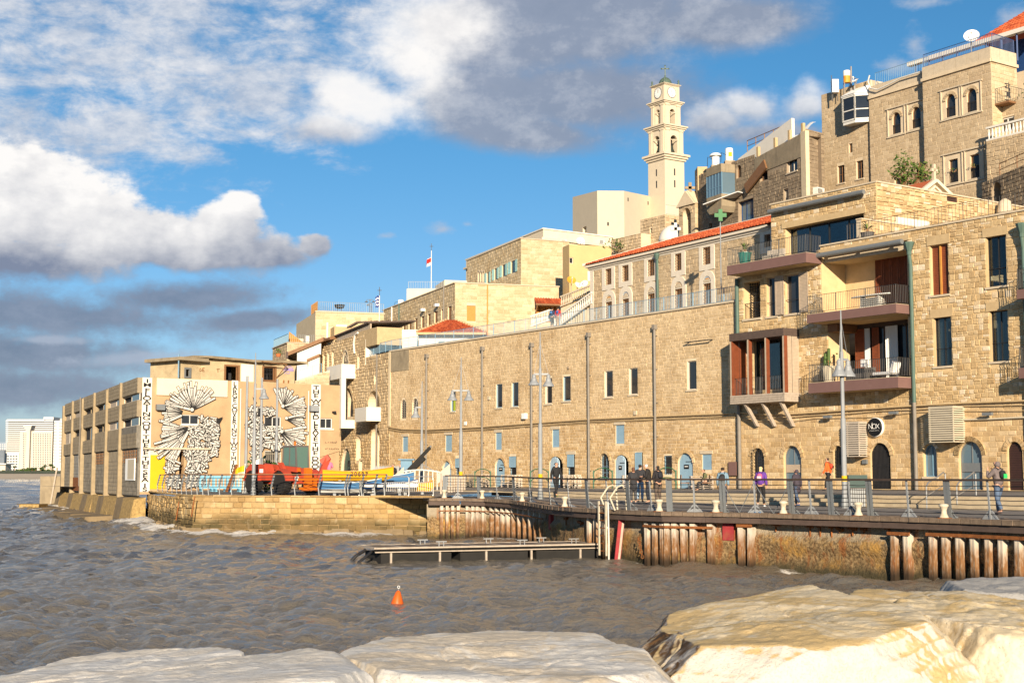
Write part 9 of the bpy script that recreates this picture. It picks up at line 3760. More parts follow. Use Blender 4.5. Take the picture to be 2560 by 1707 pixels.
# in front of the warehouse and hotel
def build_front():
 proto=None
 for x0,x1,lab in((1187,1226,'dark green steel arch rack left of the second arched door'),(1326,1371,'dark green steel arch rack behind the twin lamp with the yellow band'),(1484,1531,'dark green steel arch rack before the barred arched window'),(1646,1690,'dark green steel arch rack right of the group of four')):
  Y=(SEA.M@Vector((SEA.u((x0+x1)/2),0,0))).y-7
  a,b=foot(x0,Y,2.25),foot(x1,Y,2.25)
  w=(b-a).length
  t=thing('arch_rack',lab,'arch rack',Matrix.Translation(a),'green steel arch racks along the warehouse')
  q=MB()
  for c in(a,b):
   q.bar(c,c+Vector((0,0,1.25)),.1)
  q.obj('post','green_paint',t)
  q=MB()
  for z,r in((1.0,.42),(.35,.42)):
   q.tube([a.lerp(b,.5-.5*math.cos(s))+Vector((0,0,z+r*math.sin(s)))for s in np.linspace(0,math.pi,13)],.035,6)
  q.obj('arch','green_paint',t)
 def stack(x0,x1,dy,h,mat,label,n=7):
  Y=(SEA.M@Vector((SEA.u((x0+x1)/2),0,0))).y-dy
  a,b=foot(x0,Y,2.24),foot(x1,Y,2.24)
  t=thing('pallet_stack',label,'pallet stack',Matrix.Translation(a),'stacks of wooden pallets against the warehouse')
  for k in range(n):
   z=2.24+h*k/n
   q=MB()
   e=random.uniform(-.04,.04)
   for j in range(3):
    q.box(a.x+e,b.x+e,a.y+j*.35,a.y+j*.35+.22,z+h/n*.55,z+h/n*.8)
   for j in range(3):
    xx=lerp(a.x,b.x,j/2)-(.12 if j==2 else 0)
    q.box(xx+e,xx+.12+e,a.y+.002,a.y+.9,z+.002,z+h/n*.548)
   q.obj('pallet',mat,t)
 stack(1163,1183,3,1.05,'dark_concrete','dark grey pallet stack left of the second arched door')
 stack(1202,1223,3,1.05,'old_wood','pale pallet stack just left of the second arched door')
 stack(1252,1284,3,1.0,'old_wood','wide weathered pallet stack right of the second arched door')
 stack(1287,1307,3,1.0,'slat_grey','small pale pallet stack under the barred blue window')
 stack(1408,1434,3,1.0,'old_wood','grey pallet stack right of the open pale blue door')
 stack(1436,1454,3,1.0,'slat_grey','cream crate stack beside the grey pallet stack')
 stack(1556,1578,3,.95,'old_wood','pallet stack at the open door left of the standing group')
 stack(1728,1784,2.2,.9,'old_wood','long pallet stack behind the seated person')
 a,b=foot(1100,79.3,2.07),foot(1165,84,2.1)
 g=thing('plank_fence','short pale plank fence where boatyard and promenade meet','fence',Matrix.Translation(a))
 for k in range(10):
  c=a.lerp(b,k/10)
  MB().box(c.x,c.x+.11,c.y,c.y+.05,2.07,3.15+(.12 if k==0 else 0)).obj('plank','old_wood',g)
 p=foot(2140,57.5,0)
 p.z=deck_z(p)
 t=thing('litter_bin','square grey litter bin with a dark green box on top beside the tall lamp','litter bin',Matrix.Translation(p))
 MB().box(p.x-.3,p.x+.3,p.y-.3,p.y+.3,p.z,p.z+.8).obj('base_box','pot_grey',t)
 q=MB()
 for k in range(7):
  x=p.x-.28+k*.085
  q.box(x,x+.05,p.y-.325,p.y-.3,p.z+.04,p.z+.76)
 q.obj('bin_slat','steel_grey',t)
 MB().box(p.x-.38,p.x+.38,p.y-.36,p.y+.36,p.z+.8,p.z+1.3).obj('hood','bin_green',t)
 for x0,x1,lab in((2316,2372,'bent steel handrail on the broad steps, left of two near the bin'),(2392,2448,'bent steel handrail on the broad steps, right of two')):
  Y0=54.5
  a=foot(x0,Y0,1.86)
  b=tw(to_tw(a.x,a.y)[0]-1.2,WP-1.6,zup(40))
  b=foot(x1-8,57.6,2.32)
  t=thing('stair_handrail',lab,'handrail',Matrix.Translation(a),'steel handrails on the broad steps')
  q=MB()
  u=Vector((0,0,1))
  q.tube([a,a+u*.85,a+u*.95+(b-a)*.1,b+u*.95-(b-a)*.35,b+u*.98-(b-a)*.1,b+u*.88,b],.028,8)
  q.obj('rail','chrome',t)
  q=MB()
  q.tube([a+u*.5,b+u*.45],.018,6)
  q.obj('lower_rail','chrome',t)
 for px,lab in((1712,'empty dark folding chair left of the seated person'),(1765,'dark folding chair the green jacket person sits on')):
  p=foot(px,82,2.26)
  t=thing('folding_chair',lab,'chair',Matrix.Translation(p),'dark folding chairs in front of the warehouse')
  MB().box(p.x-.24,p.x+.24,p.y-.22,p.y+.22,p.z+.44,p.z+.48).obj('seat','brown_wood',t)
  s=1 if px>1740 else-1
  MB().box(p.x+s*.22-.015,p.x+s*.22+.015,p.y-.22,p.y+.22,p.z+.62,p.z+.92).obj('backrest','brown_wood',t)
  for sx in(-.22,.22):
   for sy in(-.2,.2):
    q=MB()
    q.bar(p+Vector((sx,sy,0)),p+Vector((sx*.98,sy,.9 if sx*s>0 else .45)),.03)
    q.obj('leg','black_iron',t)
 x,z=HO.uv(2192,1067.7)
 r=HO.uv(2192,1044.7)[1]-z
 M=HO.M@Matrix.Translation((x,-.22,z))@Matrix.Rotation(R(90),4,'X')
 t=thing('round_sign','round black sign with white thin lettering above the iron gate','sign',M)
 MB().lathe([(r,-.2),(r,.0),(r-.02,.02)],(0,0,0),40).obj('disc','sign_black',t,M)
 MB().lathe([(r+.03,-.21),(r+.03,-.05),(r,-.05)],(0,0,0),40).obj('disc_rim','print_white',t,M)
 for ch,dx in(('N',-.33),('O',.0),('X',.30)):
  link('letter',glyph(ch,'print_white',-.018),t,M@Matrix.Translation((dx*r/.62,-.10,.024))@Matrix.Scale(r*.82,4))
 q=MB()
 q.box(-.36*r/.62+.16,-.36*r/.62+.18,-.1,.1+r*.33,.022,.028)
 q.obj('letter_bar','print_white',t,M)
 for i,ch in enumerate('CONTEMPORARY HOSPICES'.replace('HOSPICES','AESTHETICS')):
  if ch!=' ':
   link('letter',glyph(ch,'print_white',0),t,M@Matrix.Translation(((i-10.5)*r*.058,-.10-r*.22,.024))@Matrix.Scale(r*.085,4))
 for x0,x1,y0,y1,p_,mt,lab in((2115,2147,1055,1137,.75,'slat_grey','weathered grey slatted box on the hotel wall left of the round sign'),(2321,2383,1017,1101,1.0,'slat_cream','cream slatted box on the hotel wall right of the downpipe')):
  o_=Wall((HO.M@Vector((0,-p_,0)))[:2],(HO.M@Vector((HO.L,-p_,0)))[:2],2,20)
  u0,u1,z0,z1=o_.rect(x0,y0,x1,y1)
  t=thing('slatted_box',lab,'slatted box',HO.at(u0,0,z0))
  n=15
  for k in range(n):
   za,zb=lerp(z0,z1,k/n)+.03,lerp(z0,z1,(k+1)/n)-.02
   MB().box(u0,u1,-p_,-p_+.03,za,zb).box(u1,u1+.03,-p_+.03,0,za,zb).box(u0-.03,u0,-p_+.03,0,za,zb).obj('slat',mt,t,HO.M)
  q=MB()
  for u in(u0+.03,u1-.08):
   q.box(u,u+.06,-p_+.035,-p_+.09,z0-.05,z1)
   q.box(u,u+.06,-.08,-.002,z0-.05,z1)
  q.box(u0,u1,-p_+.03,-.01,z1+.001,z1+.04).box(u0,u1,-p_+.03,-.01,z0-.1,z0-.05)
  q.obj('frame',mt,t,HO.M)
  MB().box(u0+.15,u1-.15,-p_+.2,-.05,z0+.1,z1-.1).obj('cooling_unit','pot_grey',t,HO.M)
 u0,u1,z0,z1=HBAL[2]
 pr=HO.M
 plant_pot(HO.at(u0+1.1,-.75,z1+.03).to_translation(),.42,.95,'slat_cream','leaf_green','tall cream ribbed pot with a small cactus on the lower balcony',n=12)
 for dx,hh in((.45,1.8),(.75,2.1),(1.75,2.2)):
  p=HO.at(u0+dx,-.35,z1+.03).to_translation()
  c=thing('cactus',('short','middle','tallest')[int((hh-1.7)*4)]+' column cactus beside the cream pot on the lower balcony','cactus',Matrix.Translation(p))
  MB().tube([p,p+Vector((0,0,hh*.5)),p+Vector((.03,0,hh)),p+Vector((.03,0,hh+.05))],[.09,.11,.1,.03],9).obj('stem','leaf_green',c)
 M=HO.at(u1-2.3,-1.0,z1+.03)
 s=thing('lounger','padded lounger with a raised back and striped cover on the lower balcony','lounger',M)
 MB().box(0,1.3,.1,.75,.22,.38).obj('seat','flag_white',s,M)
 q=MB()
 q.add([(1.25,.1,.3),(1.5,.1,.95),(1.62,.1,.92),(1.42,.1,.28),(1.25,.75,.3),(1.5,.75,.95),(1.62,.75,.92),(1.42,.75,.28)],[(0,1,2,3),(7,6,5,4),(0,4,5,1),(1,5,6,2),(2,6,7,3),(3,7,4,0)])
 q.obj('backrest','flag_white',s,M)
 for x in(.1,1.2):
  MB().box(x,x+.06,.15,.7,0,.22).obj('leg','black_iron',s,M)
 M=HO.at(u0+2.6,-.9,z1+.03)
 s=thing('balcony_sofa','dark grey low sofa on the lower balcony beside the lamp pole','sofa',M)
 MB().box(0,1.7,0,.7,0,.4).obj('seat','pot_grey',s,M)
 MB().box(0,1.7,.55,.75,.4,.75).obj('backrest','pot_grey',s,M)
 MB().box(1.3,1.75,-.1,.1,.75,1.2).obj('cushion','flag_white',s,M)
 u0,u1,z0,z1=HBAL[1]
 M=HO.at(u0+3.2,-.6,z1+.03)
 s=thing('glass_table','white framed table with stacked loungers under a long pale board on the middle balcony','table',M)
 q=MB()
 n=20
 pl=[(1.0+1.5*math.cos(a),.3+.35*math.sin(a))for a in np.linspace(0,6.28,n+1)[:-1]]
 q.prism(pl,.78,.84,'z')
 q.obj('tabletop','boat_white',s,M)
 for k in range(5):
  MB().box(.3+.04*k,1.9-.03*k,.05,.6,.12+k*.12,.17+k*.12).obj('stacked_lounger','white_metal',s,M)
 for x in(.35,1.7):
  MB().box(x,x+.05,.1,.5,0,.78).obj('leg','white_metal',s,M)
 u0,u1,z0,z1=HBAL[0]
 p=HO.at(u0+1.0,-.7,z1+.03).to_translation()
 plant_pot(p,.45,.75,'pot_green','palm_green','large glossy turquoise pot with a spiky palm on the upper balcony','palm',size=.9)
 M=HO.at(u0+2.3,-.4,z1+.03)
 s=thing('balcony_bench','pale cushioned bench on the upper balcony beside the turquoise pot','bench',M)
 MB().box(0,1.5,0,.6,.15,.42).obj('seat','slat_grey',s,M)
 MB().box(0,1.5,.45,.62,.42,.8).obj('backrest','slat_grey',s,M)
 plant_pot(HO.at(HO.u(2141,590),1.0,HZT-.2).to_translation(),.42,.75,'pot_grey','palm_green','dark ribbed pot with a small fan palm on the hotel terrace wall','palm',size=1.0)
 plant_pot(HO.at(HO.u(2556,520),1.2,HZT-.4).to_translation(),.5,.9,'pot_grey','palm_green','dark pot with a yellowish palm at the right edge of the hotel terrace','palm',size=1.2)
 p=at(1804,800,98.5)
 zt=at(1804,530,98.5).z
 t=thing('green_cross_sign','green cross sign on a slim mast in front of the red roofed building','sign',Matrix.Translation(p))
 MB().tube([Vector((p.x,p.y,WH.z1-.3)),Vector((p.x,p.y,zt))],.04,8).obj('mast','galvanised',t)
 c=Vector((p.x,p.y-.1,at(1804,539,98.5).z))
 q=MB()
 q.box(c.x-.14,c.x+.14,c.y-.08,c.y+.08,c.z-.42,c.z+.42).box(c.x-.42,c.x-.141,c.y-.08,c.y+.08,c.z-.14,c.z+.14).box(c.x+.141,c.x+.42,c.y-.08,c.y+.08,c.z-.14,c.z+.14)
 q.obj('cross','cross_green',t)
 for px,lab in((1864,'orange and blue sandal on the promenade edge, left of a pair'),(1875,'orange and blue sandal on the promenade edge, right of a pair')):
  p,d=edge_in(px,.5)
  M=TR(p.x,p.y,p.z+.015,.4)
  t=thing('sandal',lab,'sandal',M,'pair of bright sandals on the deck')
  MB().box(-.06,.06,-.14,.14,0,.03).obj('sole','boat_blue',t,M)
  MB().tube([(-.06,.02,.02),(0,-.02,.09),(.06,.02,.02)],.02,6).obj('strap','telehandler_orange',t,M)
build_front()
# PEOPLE
def skin(name,V,E,mat,parent,M,sub=1):
 """a smooth limb surface grown round joints: V = {key: (point, radius)}"""
 ks=list(V)
 me=bpy.data.meshes.new(name)
 me.from_pydata([V[k][0]for k in ks],[(ks.index(a),ks.index(b))for a,b in E],[])
 me.materials.append(M_(mat))
 o=link(name,me,parent,M)
 o.modifiers.new('skin','SKIN').use_smooth_shade=True
 for i,k in enumerate(ks):
  r=V[k][1]
  me.skin_vertices[0].data[i].radius=r if isinstance(r,tuple)else(r,r)
 me.skin_vertices[0].data[0].use_root=True
 m=o.modifiers.new('smooth','SUBSURF')
 m.levels=m.render_levels=sub
 return o
CLOTH={}
def cloth(col):
 if col not in CLOTH:
  CLOTH[col]='cloth_%d'%len(CLOTH)
  paint(CLOTH[col],col,.85,var=.18,scale=7,bump=.3,bscale=25)
 return CLOTH[col]
def person(px,Y,z,H,yaw,top,legs,hair,label,stride=.0,arms='hang',lean=0.0,coat=False,shoes=(.05,.05,.05),hood=False,pack=None,sit=False,look=0.0,cap=None):
 p=foot(px,Y,z)
 k=H/1.75
 M=TR(p.x,p.y,p.z,R(yaw))@Matrix.Scale(k,4)
 t=thing('person',label,'person',TR(p.x,p.y,p.z,R(yaw)))
 WM[t.name]=TR(p.x,p.y,p.z,R(yaw))
 V=Vector
 hip=V((0,0,.95))if not sit else V((0,-.05,.52))
 ch=hip+V((0,.04+lean,.42))
 nk=hip+V((0,.05+lean*1.3,.55))
 hd=hip+V((0,.06+lean*1.6+look*.3,.625-look*.1))
 P={}
 for s,nm in((-1,'L'),(1,'R')):
  st=stride*s
  P['h'+nm]=hip+V((.09*s,0,-.04))
  if sit:
   P['k'+nm]=V((.11*s,.38,.5))
   P['a'+nm]=V((.11*s,.42,.09))
  else:
   P['k'+nm]=V((.095*s,.06+st*.5,.5))
   P['a'+nm]=V((.10*s,st-(.04 if st<0 else 0),.09+(.05 if st<-.1 else 0)))
  P['t'+nm]=P['a'+nm]+V((.02*s,.17,-.055))
  P['s'+nm]=ch+V((.18*s,0,.03))
  if arms=='hang':
   P['e'+nm]=P['s'+nm]+V((.06*s,-.03-st*.3,-.28))
   P['w'+nm]=P['e'+nm]+V((.01*s,.10-st*.35,-.24))
  elif arms=='front':
   P['e'+nm]=P['s'+nm]+V((.07*s,.02,-.27))
   P['w'+nm]=P['e'+nm]+V((-.12*s,.2,.02))
  elif arms=='face':
   P['e'+nm]=P['s'+nm]+V((.08*s,.16,-.22))
   P['w'+nm]=P['e'+nm]+V((-.13*s,.10,.24))
  else:
   P['e'+nm]=P['s'+nm]+V((.05*s,.06,-.26))
   P['w'+nm]=P['e'+nm]+V((-.06*s,.22,-.06))
 B={'hip':(hip,(.13,.10)),'ch':(ch,(.155,.11)),'nk':(nk,.055),'hd0':(hd+V((0,.01,.0)),(.055,.06)),'hd':(hd+V((0,.01,.07)),(.072,.088)),'hd2':(hd+V((0,-.005,.125)),(.05,.06)),'nose':(hd+V((0,.115,.055)),.013)}
 E=[('hip','ch'),('ch','nk'),('nk','hd0'),('hd0','hd'),('hd','hd2'),('hd','nose')]
 for s,nm in((-1,'L'),(1,'R')):
  B.update({'h'+nm:(P['h'+nm],.085),'k'+nm:(P['k'+nm],.055),'a'+nm:(P['a'+nm],.038),'t'+nm:(P['t'+nm],.03),'s'+nm:(P['s'+nm],.058),'e'+nm:(P['e'+nm],.042),'w'+nm:(P['w'+nm],.027),'ear'+nm:(hd+V((.083*s,0,.06)),.014)})
  E+=[('hip','h'+nm),('h'+nm,'k'+nm),('k'+nm,'a'+nm),('a'+nm,'t'+nm),('ch','s'+nm),('s'+nm,'e'+nm),('e'+nm,'w'+nm),('hd','ear'+nm)]
  d=(P['w'+nm]-P['e'+nm]).normalized()
  sd=d.orthogonal().normalized()if arms!='hang' else V((0,1,0))
  pl=P['w'+nm]+d*.07
  B['p'+nm]=(pl,(.036,.018))
  E.append(('w'+nm,'p'+nm))
  for i,(o,L)in enumerate(((-.03,.065),(-.01,.078),(.01,.075),(.03,.058))):
   a=pl+sd*o+d*.03
   B['f%d%s'%(i,nm)]=(a,.0095)
   B['g%d%s'%(i,nm)]=(a+d*L*.6-V((.02*s,0,0)),.008)
   E+=[('p'+nm,'f%d%s'%(i,nm)),('f%d%s'%(i,nm),'g%d%s'%(i,nm))]
  B['th'+nm]=(P['w'+nm]+d*.05+sd*.05,.010)
  E.append(('w'+nm,'th'+nm))
 skin('body',B,E,'skin',t,M)
 up={'ch':(ch-V((0,0,.02)),(.195,.15)),'wst':(hip+V((0,.01,.14)),(.18,.145)),'hem':(hip-V((0,0,.05 if not coat else .38)),(.19,.15)if not coat else(.215,.17)),'nk':(nk+V((0,-.01,.02)),.085)}
 e=[('ch','wst'),('wst','hem'),('ch','nk')]
 for nm in 'LR':
  wr=P['e'+nm].lerp(P['w'+nm],.93)
  up.update({'s'+nm:(P['s'+nm],.09),'e'+nm:(P['e'+nm],.07),'w'+nm:(wr,.052)})
  e+=[('ch','s'+nm),('s'+nm,'e'+nm),('e'+nm,'w'+nm)]
 if sit:up.pop('hem');e.remove(('wst','hem'))
 skin('jacket',up,e,cloth(top),t,M)
 lo={'hip':(hip+V((0,0,.02)),(.14,.115))}
 e=[]
 for nm in 'LR':
  lo.update({'h'+nm:(P['h'+nm]-V((0,0,.04)),.105),'k'+nm:(P['k'+nm],.08),'a'+nm:(P['a'+nm]+V((0,0,.03)),.06)})
  e+=[('hip','h'+nm),('h'+nm,'k'+nm),('k'+nm,'a'+nm)]
 skin('trousers',lo,e,cloth(legs),t,M)
 for nm in 'LR':
  a,b=P['a'+nm],P['t'+nm]
  skin('shoe',{'a':(a-V((0,.03,.035)),(.042,.048)),'b':(b+V((0,.03,-.0)),(.042,.03))},[('a','b')],cloth(shoes),t,M)
 if hood:
  skin('hood',{'a':(nk+V((0,-.04,.0)),.10),'b':(hd+V((0,-.035,.06)),(.105,.11)),'c':(hd+V((0,-.02,.125)),(.07,.08))},[('a','b'),('b','c')],cloth(top),t,M)
 else:
  hv={'a0':(hd+V((0,-.05,-.01)),.07),'b':(hd+V((0,-.028,.075)),(.095,.095)),'c':(hd+V((0,-.005,.135)),(.075,.085))}
  if cap=='long':hv['a']=(hd+V((0,-.065,-.08)),.09)
  skin('hair',hv,[('a0','b'),('b','c')]+([('a','a0')]if cap=='long' else[]),cloth(hair),t,M)
 for s in(-1,1):
  MB().lathe([(.004,-.01),(.012,0),(.004,.01)],hd+V((.032*s,.098,.075)),8).obj('eye','print_black',t,M)
 MB().box(-.024,.024,hd.y+.082,hd.y+.093,hd.z+.008,hd.z+.016).obj('mouth','telehandler_red',t,M)
 if pack:
  col,lab,pr=pack
  b=thing('backpack',lab,'backpack',TR(*(M@(ch+V((0,-.2,-.1)))),R(yaw)))
  c=ch+V((0,-.21,-.1))
  skin('bag_body',{'a':(c-V((0,0,.13)),(.13,.085)),'b':(c+V((0,0,.05)),(.14,.09)),'c':(c+V((0,.02,.17)),(.10,.06))},[('a','b'),('b','c')],cloth(col),b,M)
  q=MB()
  for s in(-.1,.1):
   q.tube([c+V((s,.06,.18)),ch+V((s,.0,.15)),ch+V((s*1.2,.14,.02)),ch+V((s*1.3,.06,-.22)),c+V((s,.06,-.18))],.016,5)
  q.obj('strap',cloth((.03,.03,.03)),b,M)
  if pr:
   q=MB()
   q.box(-.09,.09,-.012,.0,-.16,-.02)
   q.obj('pocket',cloth(pr),b,M@Matrix.Translation(c+V((0,-.09,.06))))
 return t
def build_people():
 blk,navy,grey=(.018,.018,.02),(.02,.03,.065),(.06,.06,.065)
 person(1390,76,2.02,1.84,205,blk,(.02,.02,.022),(.05,.03,.02),'person in black tracksuit walking away along the promenade',stride=.24,shoes=(.35,.4,.05))
 person(1584,62,1.92,1.60,10,(.03,.03,.034),grey,(.13,.055,.03),'person with reddish hair in a long dark coat, leftmost of the group of four',coat=True,shoes=(.3,.3,.3),arms='front',cap='long')
 person(1600,64,1.94,1.72,-20,(.028,.028,.032),(.28,.38,.48),(.02,.016,.014),'person in a dark hooded jacket and light blue jeans within the group of four',arms='front')
 person(1622,62,1.92,1.76,75,(.02,.018,.018),(.02,.024,.035),(.60,.60,.60),'white haired person in a black leather jacket looking down, in the group of four',arms='front',look=.25)
 person(1646,61.6,1.92,1.66,30,(.022,.02,.024),(.10,.075,.06),(.02,.018,.018),'person in a shiny black padded jacket, rightmost of the group of four',arms='front',cap='long',pack=((.02,.022,.03),'dark backpack on the rightmost person of the group of four',None))
 person(1762,82,2.26,1.72,90,(.10,.105,.05),(.04,.04,.045),(.12,.07,.04),'person in an olive green jacket sitting on a folding chair',sit=True,arms='lap',look=.2,shoes=(.14,.09,.05))
 person(1807,59,1.86,1.64,-15,(.16,.25,.33),(.05,.055,.085),(.03,.02,.015),'person in a grey blue jacket walking away with a black backpack',stride=.18,shoes=(.6,.6,.6),pack=(blk,'black backpack on the person in the grey blue jacket',(.03,.03,.035)))
 person(1902,58,1.86,1.66,-25,(.11,.04,.26),blk,(.62,.48,.25),'blonde person in a purple jacket and black trousers',stride=.12,shoes=(.6,.62,.65),cap='long',pack=((.48,.10,.20),'pink patterned backpack on the person in purple',(.7,.45,.5)))
 person(1993,58.4,1.86,1.56,40,(.055,.045,.06),(.06,.085,.14),(.02,.02,.02),'person in a long dark padded coat with the hood up',stride=.16,coat=True,hood=True,shoes=(.06,.1,.2))
 person(2072,77,2.32,1.80,60,(.78,.12,.025),blk,(.04,.025,.02),'person in an orange vest and dark trousers on the upper promenade',stride=.2,pack=((.55,.06,.03),'red orange backpack on the person in the orange vest',(.08,.02,.02)))
 t=person(2497,45.6,1.86,1.76,35,(.155,.125,.125),(.085,.125,.20),blk,'person in a grey hoodie and jeans with the hood up, at the right edge',stride=.12,arms='face',hood=True,shoes=(.09,.07,.07),pack=(blk,'black drawstring bag with green print on the hooded person',(.03,.45,.12)))
 person(983,93,2.15,1.76,160,blk,blk,(.02,.018,.016),'dark haired person in a black jacket behind the palisade, left of two talking',arms='front')
 person(1003,93,2.15,1.78,100,(.02,.028,.07),blk,(.09,.05,.03),'person in a navy jacket behind the palisade, right of two talking',arms='front')
 person(808,98,2.6,1.75,0,(.13,.13,.17),(.03,.03,.035),(.03,.02,.02),'person in a grey patterned shirt standing under the mural sign board')
 person(822,98,2.6,1.70,-20,(.60,.16,.28),(.03,.03,.04),(.03,.02,.02),'person in a pink top standing under the mural sign board',arms='front')
 zz=at(1388,818,124.4).z
 person(1381,124.4,zz,1.75,-30,(.03,.04,.09),(.07,.06,.05),(.02,.02,.02),'person in a dark jacket on the stairs by the tiled door canopy',pack=((.06,.16,.36),'blue backpack on the person in the dark jacket on the stairs',None))
 person(1396,123.8,zz,1.72,-20,(.42,.03,.03),(.3,.22,.15),(.02,.02,.02),'person in a red jacket on the stairs by the tiled door canopy',pack=((.04,.10,.30),'blue backpack on the person in the red jacket on the stairs',None))
build_people()
# FOREGROUND ROCKS
def n3(p,seed=0):
 """vectorised 3-D value noise, -1..1"""
 i=np.floor(p).astype(np.int64)
 f=p-i
 f=f*f*(3-2*f)
 def h(dx,dy,dz):
  v=((i[:,0]+dx)*374761393+(i[:,1]+dy)*668265263+(i[:,2]+dz)*2147483647+seed*974711)&0xffffffff
  v=((v^(v>>13))*1274126177)&0xffffffff
  v=v^(v>>16)
  return(v&0xffff)/32767.5-1
 L=lambda a,b,t:a+(b-a)*t
 x,y,z=f[:,0],f[:,1],f[:,2]
 return L(L(L(h(0,0,0),h(1,0,0),x),L(h(0,1,0),h(1,1,0),x),y),L(L(h(0,0,1),h(1,0,1),x),L(h(0,1,1),h(1,1,1),x),y),z)
def rock_mat(name,a,b,c,ochre,side=None,fresh=0):
 m,t=newmat(name)
 p=pos(t)
 g=t.n('ShaderNodeNewGeometry')
 n1=t.noise(p,1.6,7.0,.65,.4)
 n2=t.noise(t.vmul(p,(1,1,1.9)),6.0,8.0,.72,.6)
 n3_=t.noise(p,22.0,5.0,.7)
 col=t.mix(n1.smooth(.34,.66),a,b)
 col=t.mix(n2.smooth(.5,.68)*.6,col,c)
 col=t.mix(t.noise(p,1.3,6.0,.72,.8).smooth(.44,.56)*ochre,col,(.52,.36,.15))
 col=t.mix(n3_.smooth(.56,.72)*.35,col,(.30,.235,.16))
 col=t.mix((t.noise(p,55.0,2.0)).smooth(.68,.74)*.7,col,(.10,.08,.06))
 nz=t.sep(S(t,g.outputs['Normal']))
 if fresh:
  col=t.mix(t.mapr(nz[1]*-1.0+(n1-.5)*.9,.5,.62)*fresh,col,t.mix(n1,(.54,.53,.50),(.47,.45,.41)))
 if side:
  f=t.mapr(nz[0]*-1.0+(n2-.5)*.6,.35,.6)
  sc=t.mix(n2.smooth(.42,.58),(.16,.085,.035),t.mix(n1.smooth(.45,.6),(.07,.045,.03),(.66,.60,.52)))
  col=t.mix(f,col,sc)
 pit=t.noise(p,75.0,3.0,.6).smooth(.66,.56)
 hgt=pit*.14+n2*.4+n3_*.35+n1
 finish(t,col,.92,bump=hgt,bstr=.65,bdist=.03,spec=.15)
rock_mat('rock_pale',(.63,.61,.565),(.69,.67,.63),(.52,.495,.45),.2)
rock_mat('rock_mid',(.61,.58,.525),(.67,.645,.595),(.50,.47,.42),.4)
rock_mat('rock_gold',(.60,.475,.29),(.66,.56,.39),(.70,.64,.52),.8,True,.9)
rock_mat('rock_yellow',(.60,.48,.29),(.66,.56,.40),(.70,.64,.53),.8,None,.4)
rock_mat('rock_grey',(.33,.32,.30),(.40,.385,.36),(.28,.27,.25),.0)
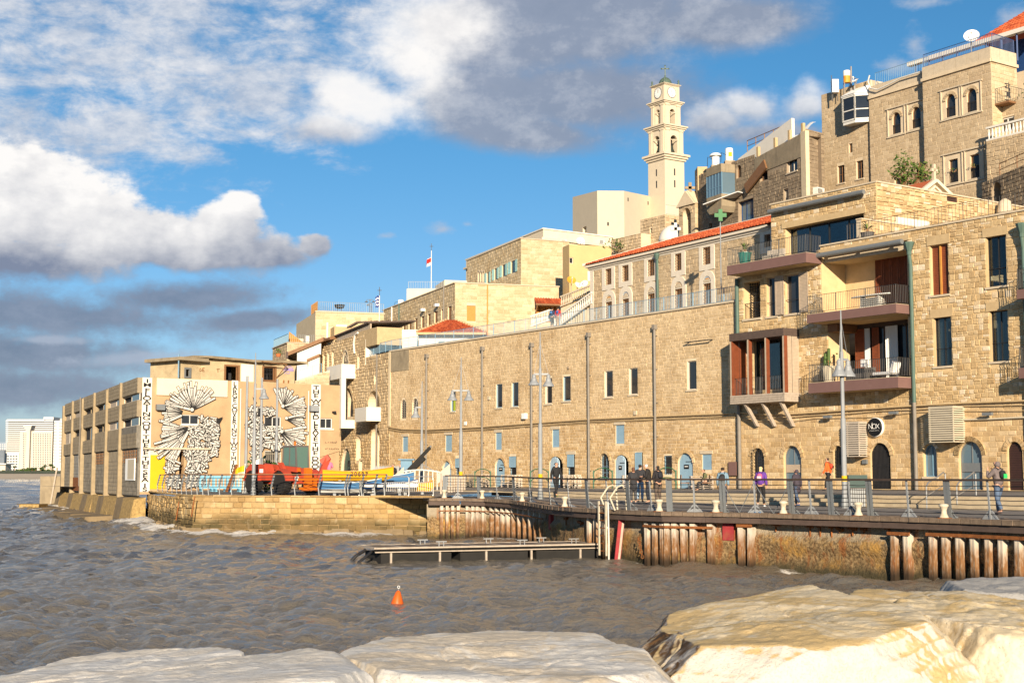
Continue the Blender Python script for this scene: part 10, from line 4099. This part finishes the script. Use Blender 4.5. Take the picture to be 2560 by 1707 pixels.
def rock(top,bz,mat,label,n=70,amp=.05,seed=1,spread=.25,strata=.012):
 """top: four measured corners (back left, back right, front right, front left); body runs down to bz"""
 T4=[np.array(at(*c))for c in top]
 cen=sum(T4)/4
 B4=[]
 for q in T4:
  d=q-cen
  B4.append(np.array([q[0]+d[0]*spread,q[1]+d[1]*spread,bz]))
 pts,faces=[],[]
 idx={}
 u=np.linspace(-1,1,n)
 A,Bb=np.meshgrid(u,u)
 o=0
 for ax in range(3):
  for sg in(-1,1):
   P=np.zeros((n*n,3))
   P[:,ax]=sg
   P[:,(ax+1)%3]=A.ravel()
   P[:,(ax+2)%3]=Bb.ravel()
   pts.append(P)
   k=np.arange(n*n).reshape(n,n)+o
   f=np.stack([k[:-1,:-1],k[:-1,1:],k[1:,1:],k[1:,:-1]],-1).reshape(-1,4)
   faces.append(f if sg>0 else f[:,::-1])
   o+=n*n
 P=np.concatenate(pts)
 Fq=np.concatenate(faces)
 P=P/((np.abs(P)**16).sum(1)**(1/16))[:,None]
 x,y,z=[(P[:,i:i+1]+1)/2 for i in range(3)]
 up=(T4[3]*(1-x)+T4[2]*x)*(1-y)+(T4[0]*(1-x)+T4[1]*x)*y
 dn=(B4[3]*(1-x)+B4[2]*x)*(1-y)+(B4[0]*(1-x)+B4[1]*x)*y
 Q=dn*(1-z)+up*z
 rs=np.random.RandomState(seed)
 mid=np.array([cen[0],cen[1],(cen[2]+bz)/2])
 for k in range(22):
  v=rs.normal(0,1,3)
  v[2]=abs(v[2])*.9
  v/=np.linalg.norm(v)
  h=(Q-mid)@v
  lim=np.percentile(h,rs.uniform(96.5,99.7))if v[2]<.93 else h.max()
  Q=Q-np.outer(np.clip(h-lim,0,None),v)
 out=Q-np.array([cen[0],cen[1],(cen[2]+bz)/2])
 out/=np.linalg.norm(out,axis=1)[:,None]
 d=n3(Q*1.3,seed)*.8+n3(Q*2.9,seed+1)*.4+n3(Q*6.5,seed+2)*.22+n3(Q*15,seed+3)*.14+n3(Q*34,seed+4)*.09
 s=Q[:,2]*9+n3(Q*1.1,seed+6)*1.8+Q[:,0]*.8
 st=np.abs(s-np.floor(s)-.5)*2
 crack=np.abs(n3(Q*np.array([1.4,1.4,2.4]),seed+9))
 d=d*amp+(st**3)*strata*np.clip(n3(Q*2,seed+7)+.4,0,1)-np.clip(.035-crack,0,.035)*amp*9
 Q=Q+out*d[:,None]
 me=bpy.data.meshes.new('rock')
 me.from_pydata(Q.tolist(),[],Fq.tolist())
 me.materials.append(M_(mat))
 bm=bmesh.new()
 bm.from_mesh(me)
 bmesh.ops.remove_doubles(bm,verts=bm.verts,dist=.0015)
 bm.to_mesh(me)
 bm.free()
 me.polygons.foreach_set('use_smooth',[True]*len(me.polygons))
 tag(link('rock',me),label,'rock','breakwater rocks in front of the camera')
rock([(1490,1560,9.8),(2080,1438,11.0),(2480,1560,8.2),(1710,1650,7.3)],.7,'rock_gold','big golden rock with a white front and rusty brown left side',150,.05,3,.05)
rock([(2010,1456,12.4),(2720,1480,11.4),(2820,1600,8.2),(2330,1560,8.6)],.5,'rock_yellow','golden cracked rock behind the big one at the right edge',110,.085,11,.05)
rock([(770,1580,9.0),(1480,1560,9.2),(1860,1720,6.2),(840,1680,6.6)],.7,'rock_mid','broad grey cream rock in the bottom middle with a yellow left end',150,.045,21,.1)
rock([(-60,1676,8.0),(900,1606,7.8),(960,1700,6.0),(-200,1760,5.8)],.6,'rock_pale','long pale rock along the bottom left',130,.04,33,.1)
rock([(50,1650,9.8),(620,1598,9.8),(660,1650,8.3),(20,1690,8.3)],.4,'rock_pale','pale rock peeping out behind the long bottom left rock',80,.045,41,.1)
rock([(2340,1438,15.0),(2720,1450,15.0),(2740,1500,13.0),(2320,1478,13.2)],-.3,'rock_grey','small grey rock near the water at the far right',60,.05,51,.1)
for i,c in enumerate((((900,1640,9.5),(1700,1650,9.8),(1800,1760,7.2),(800,1760,7.0)),((1500,1680,10.5),(2600,1620,11.5),(2700,1760,7.5),(1400,1780,7.0)),((0,1720,9.5),(900,1690,9.5),(900,1800,6.5),(-200,1800,6.5)))):
 rock(c,-.8,'rock_mid',('lower rock wedged under the broad middle rock','lower rock wedged under the big golden rock','lower rock wedged under the long left rock')[i],50,.07,61+i*5,.1)
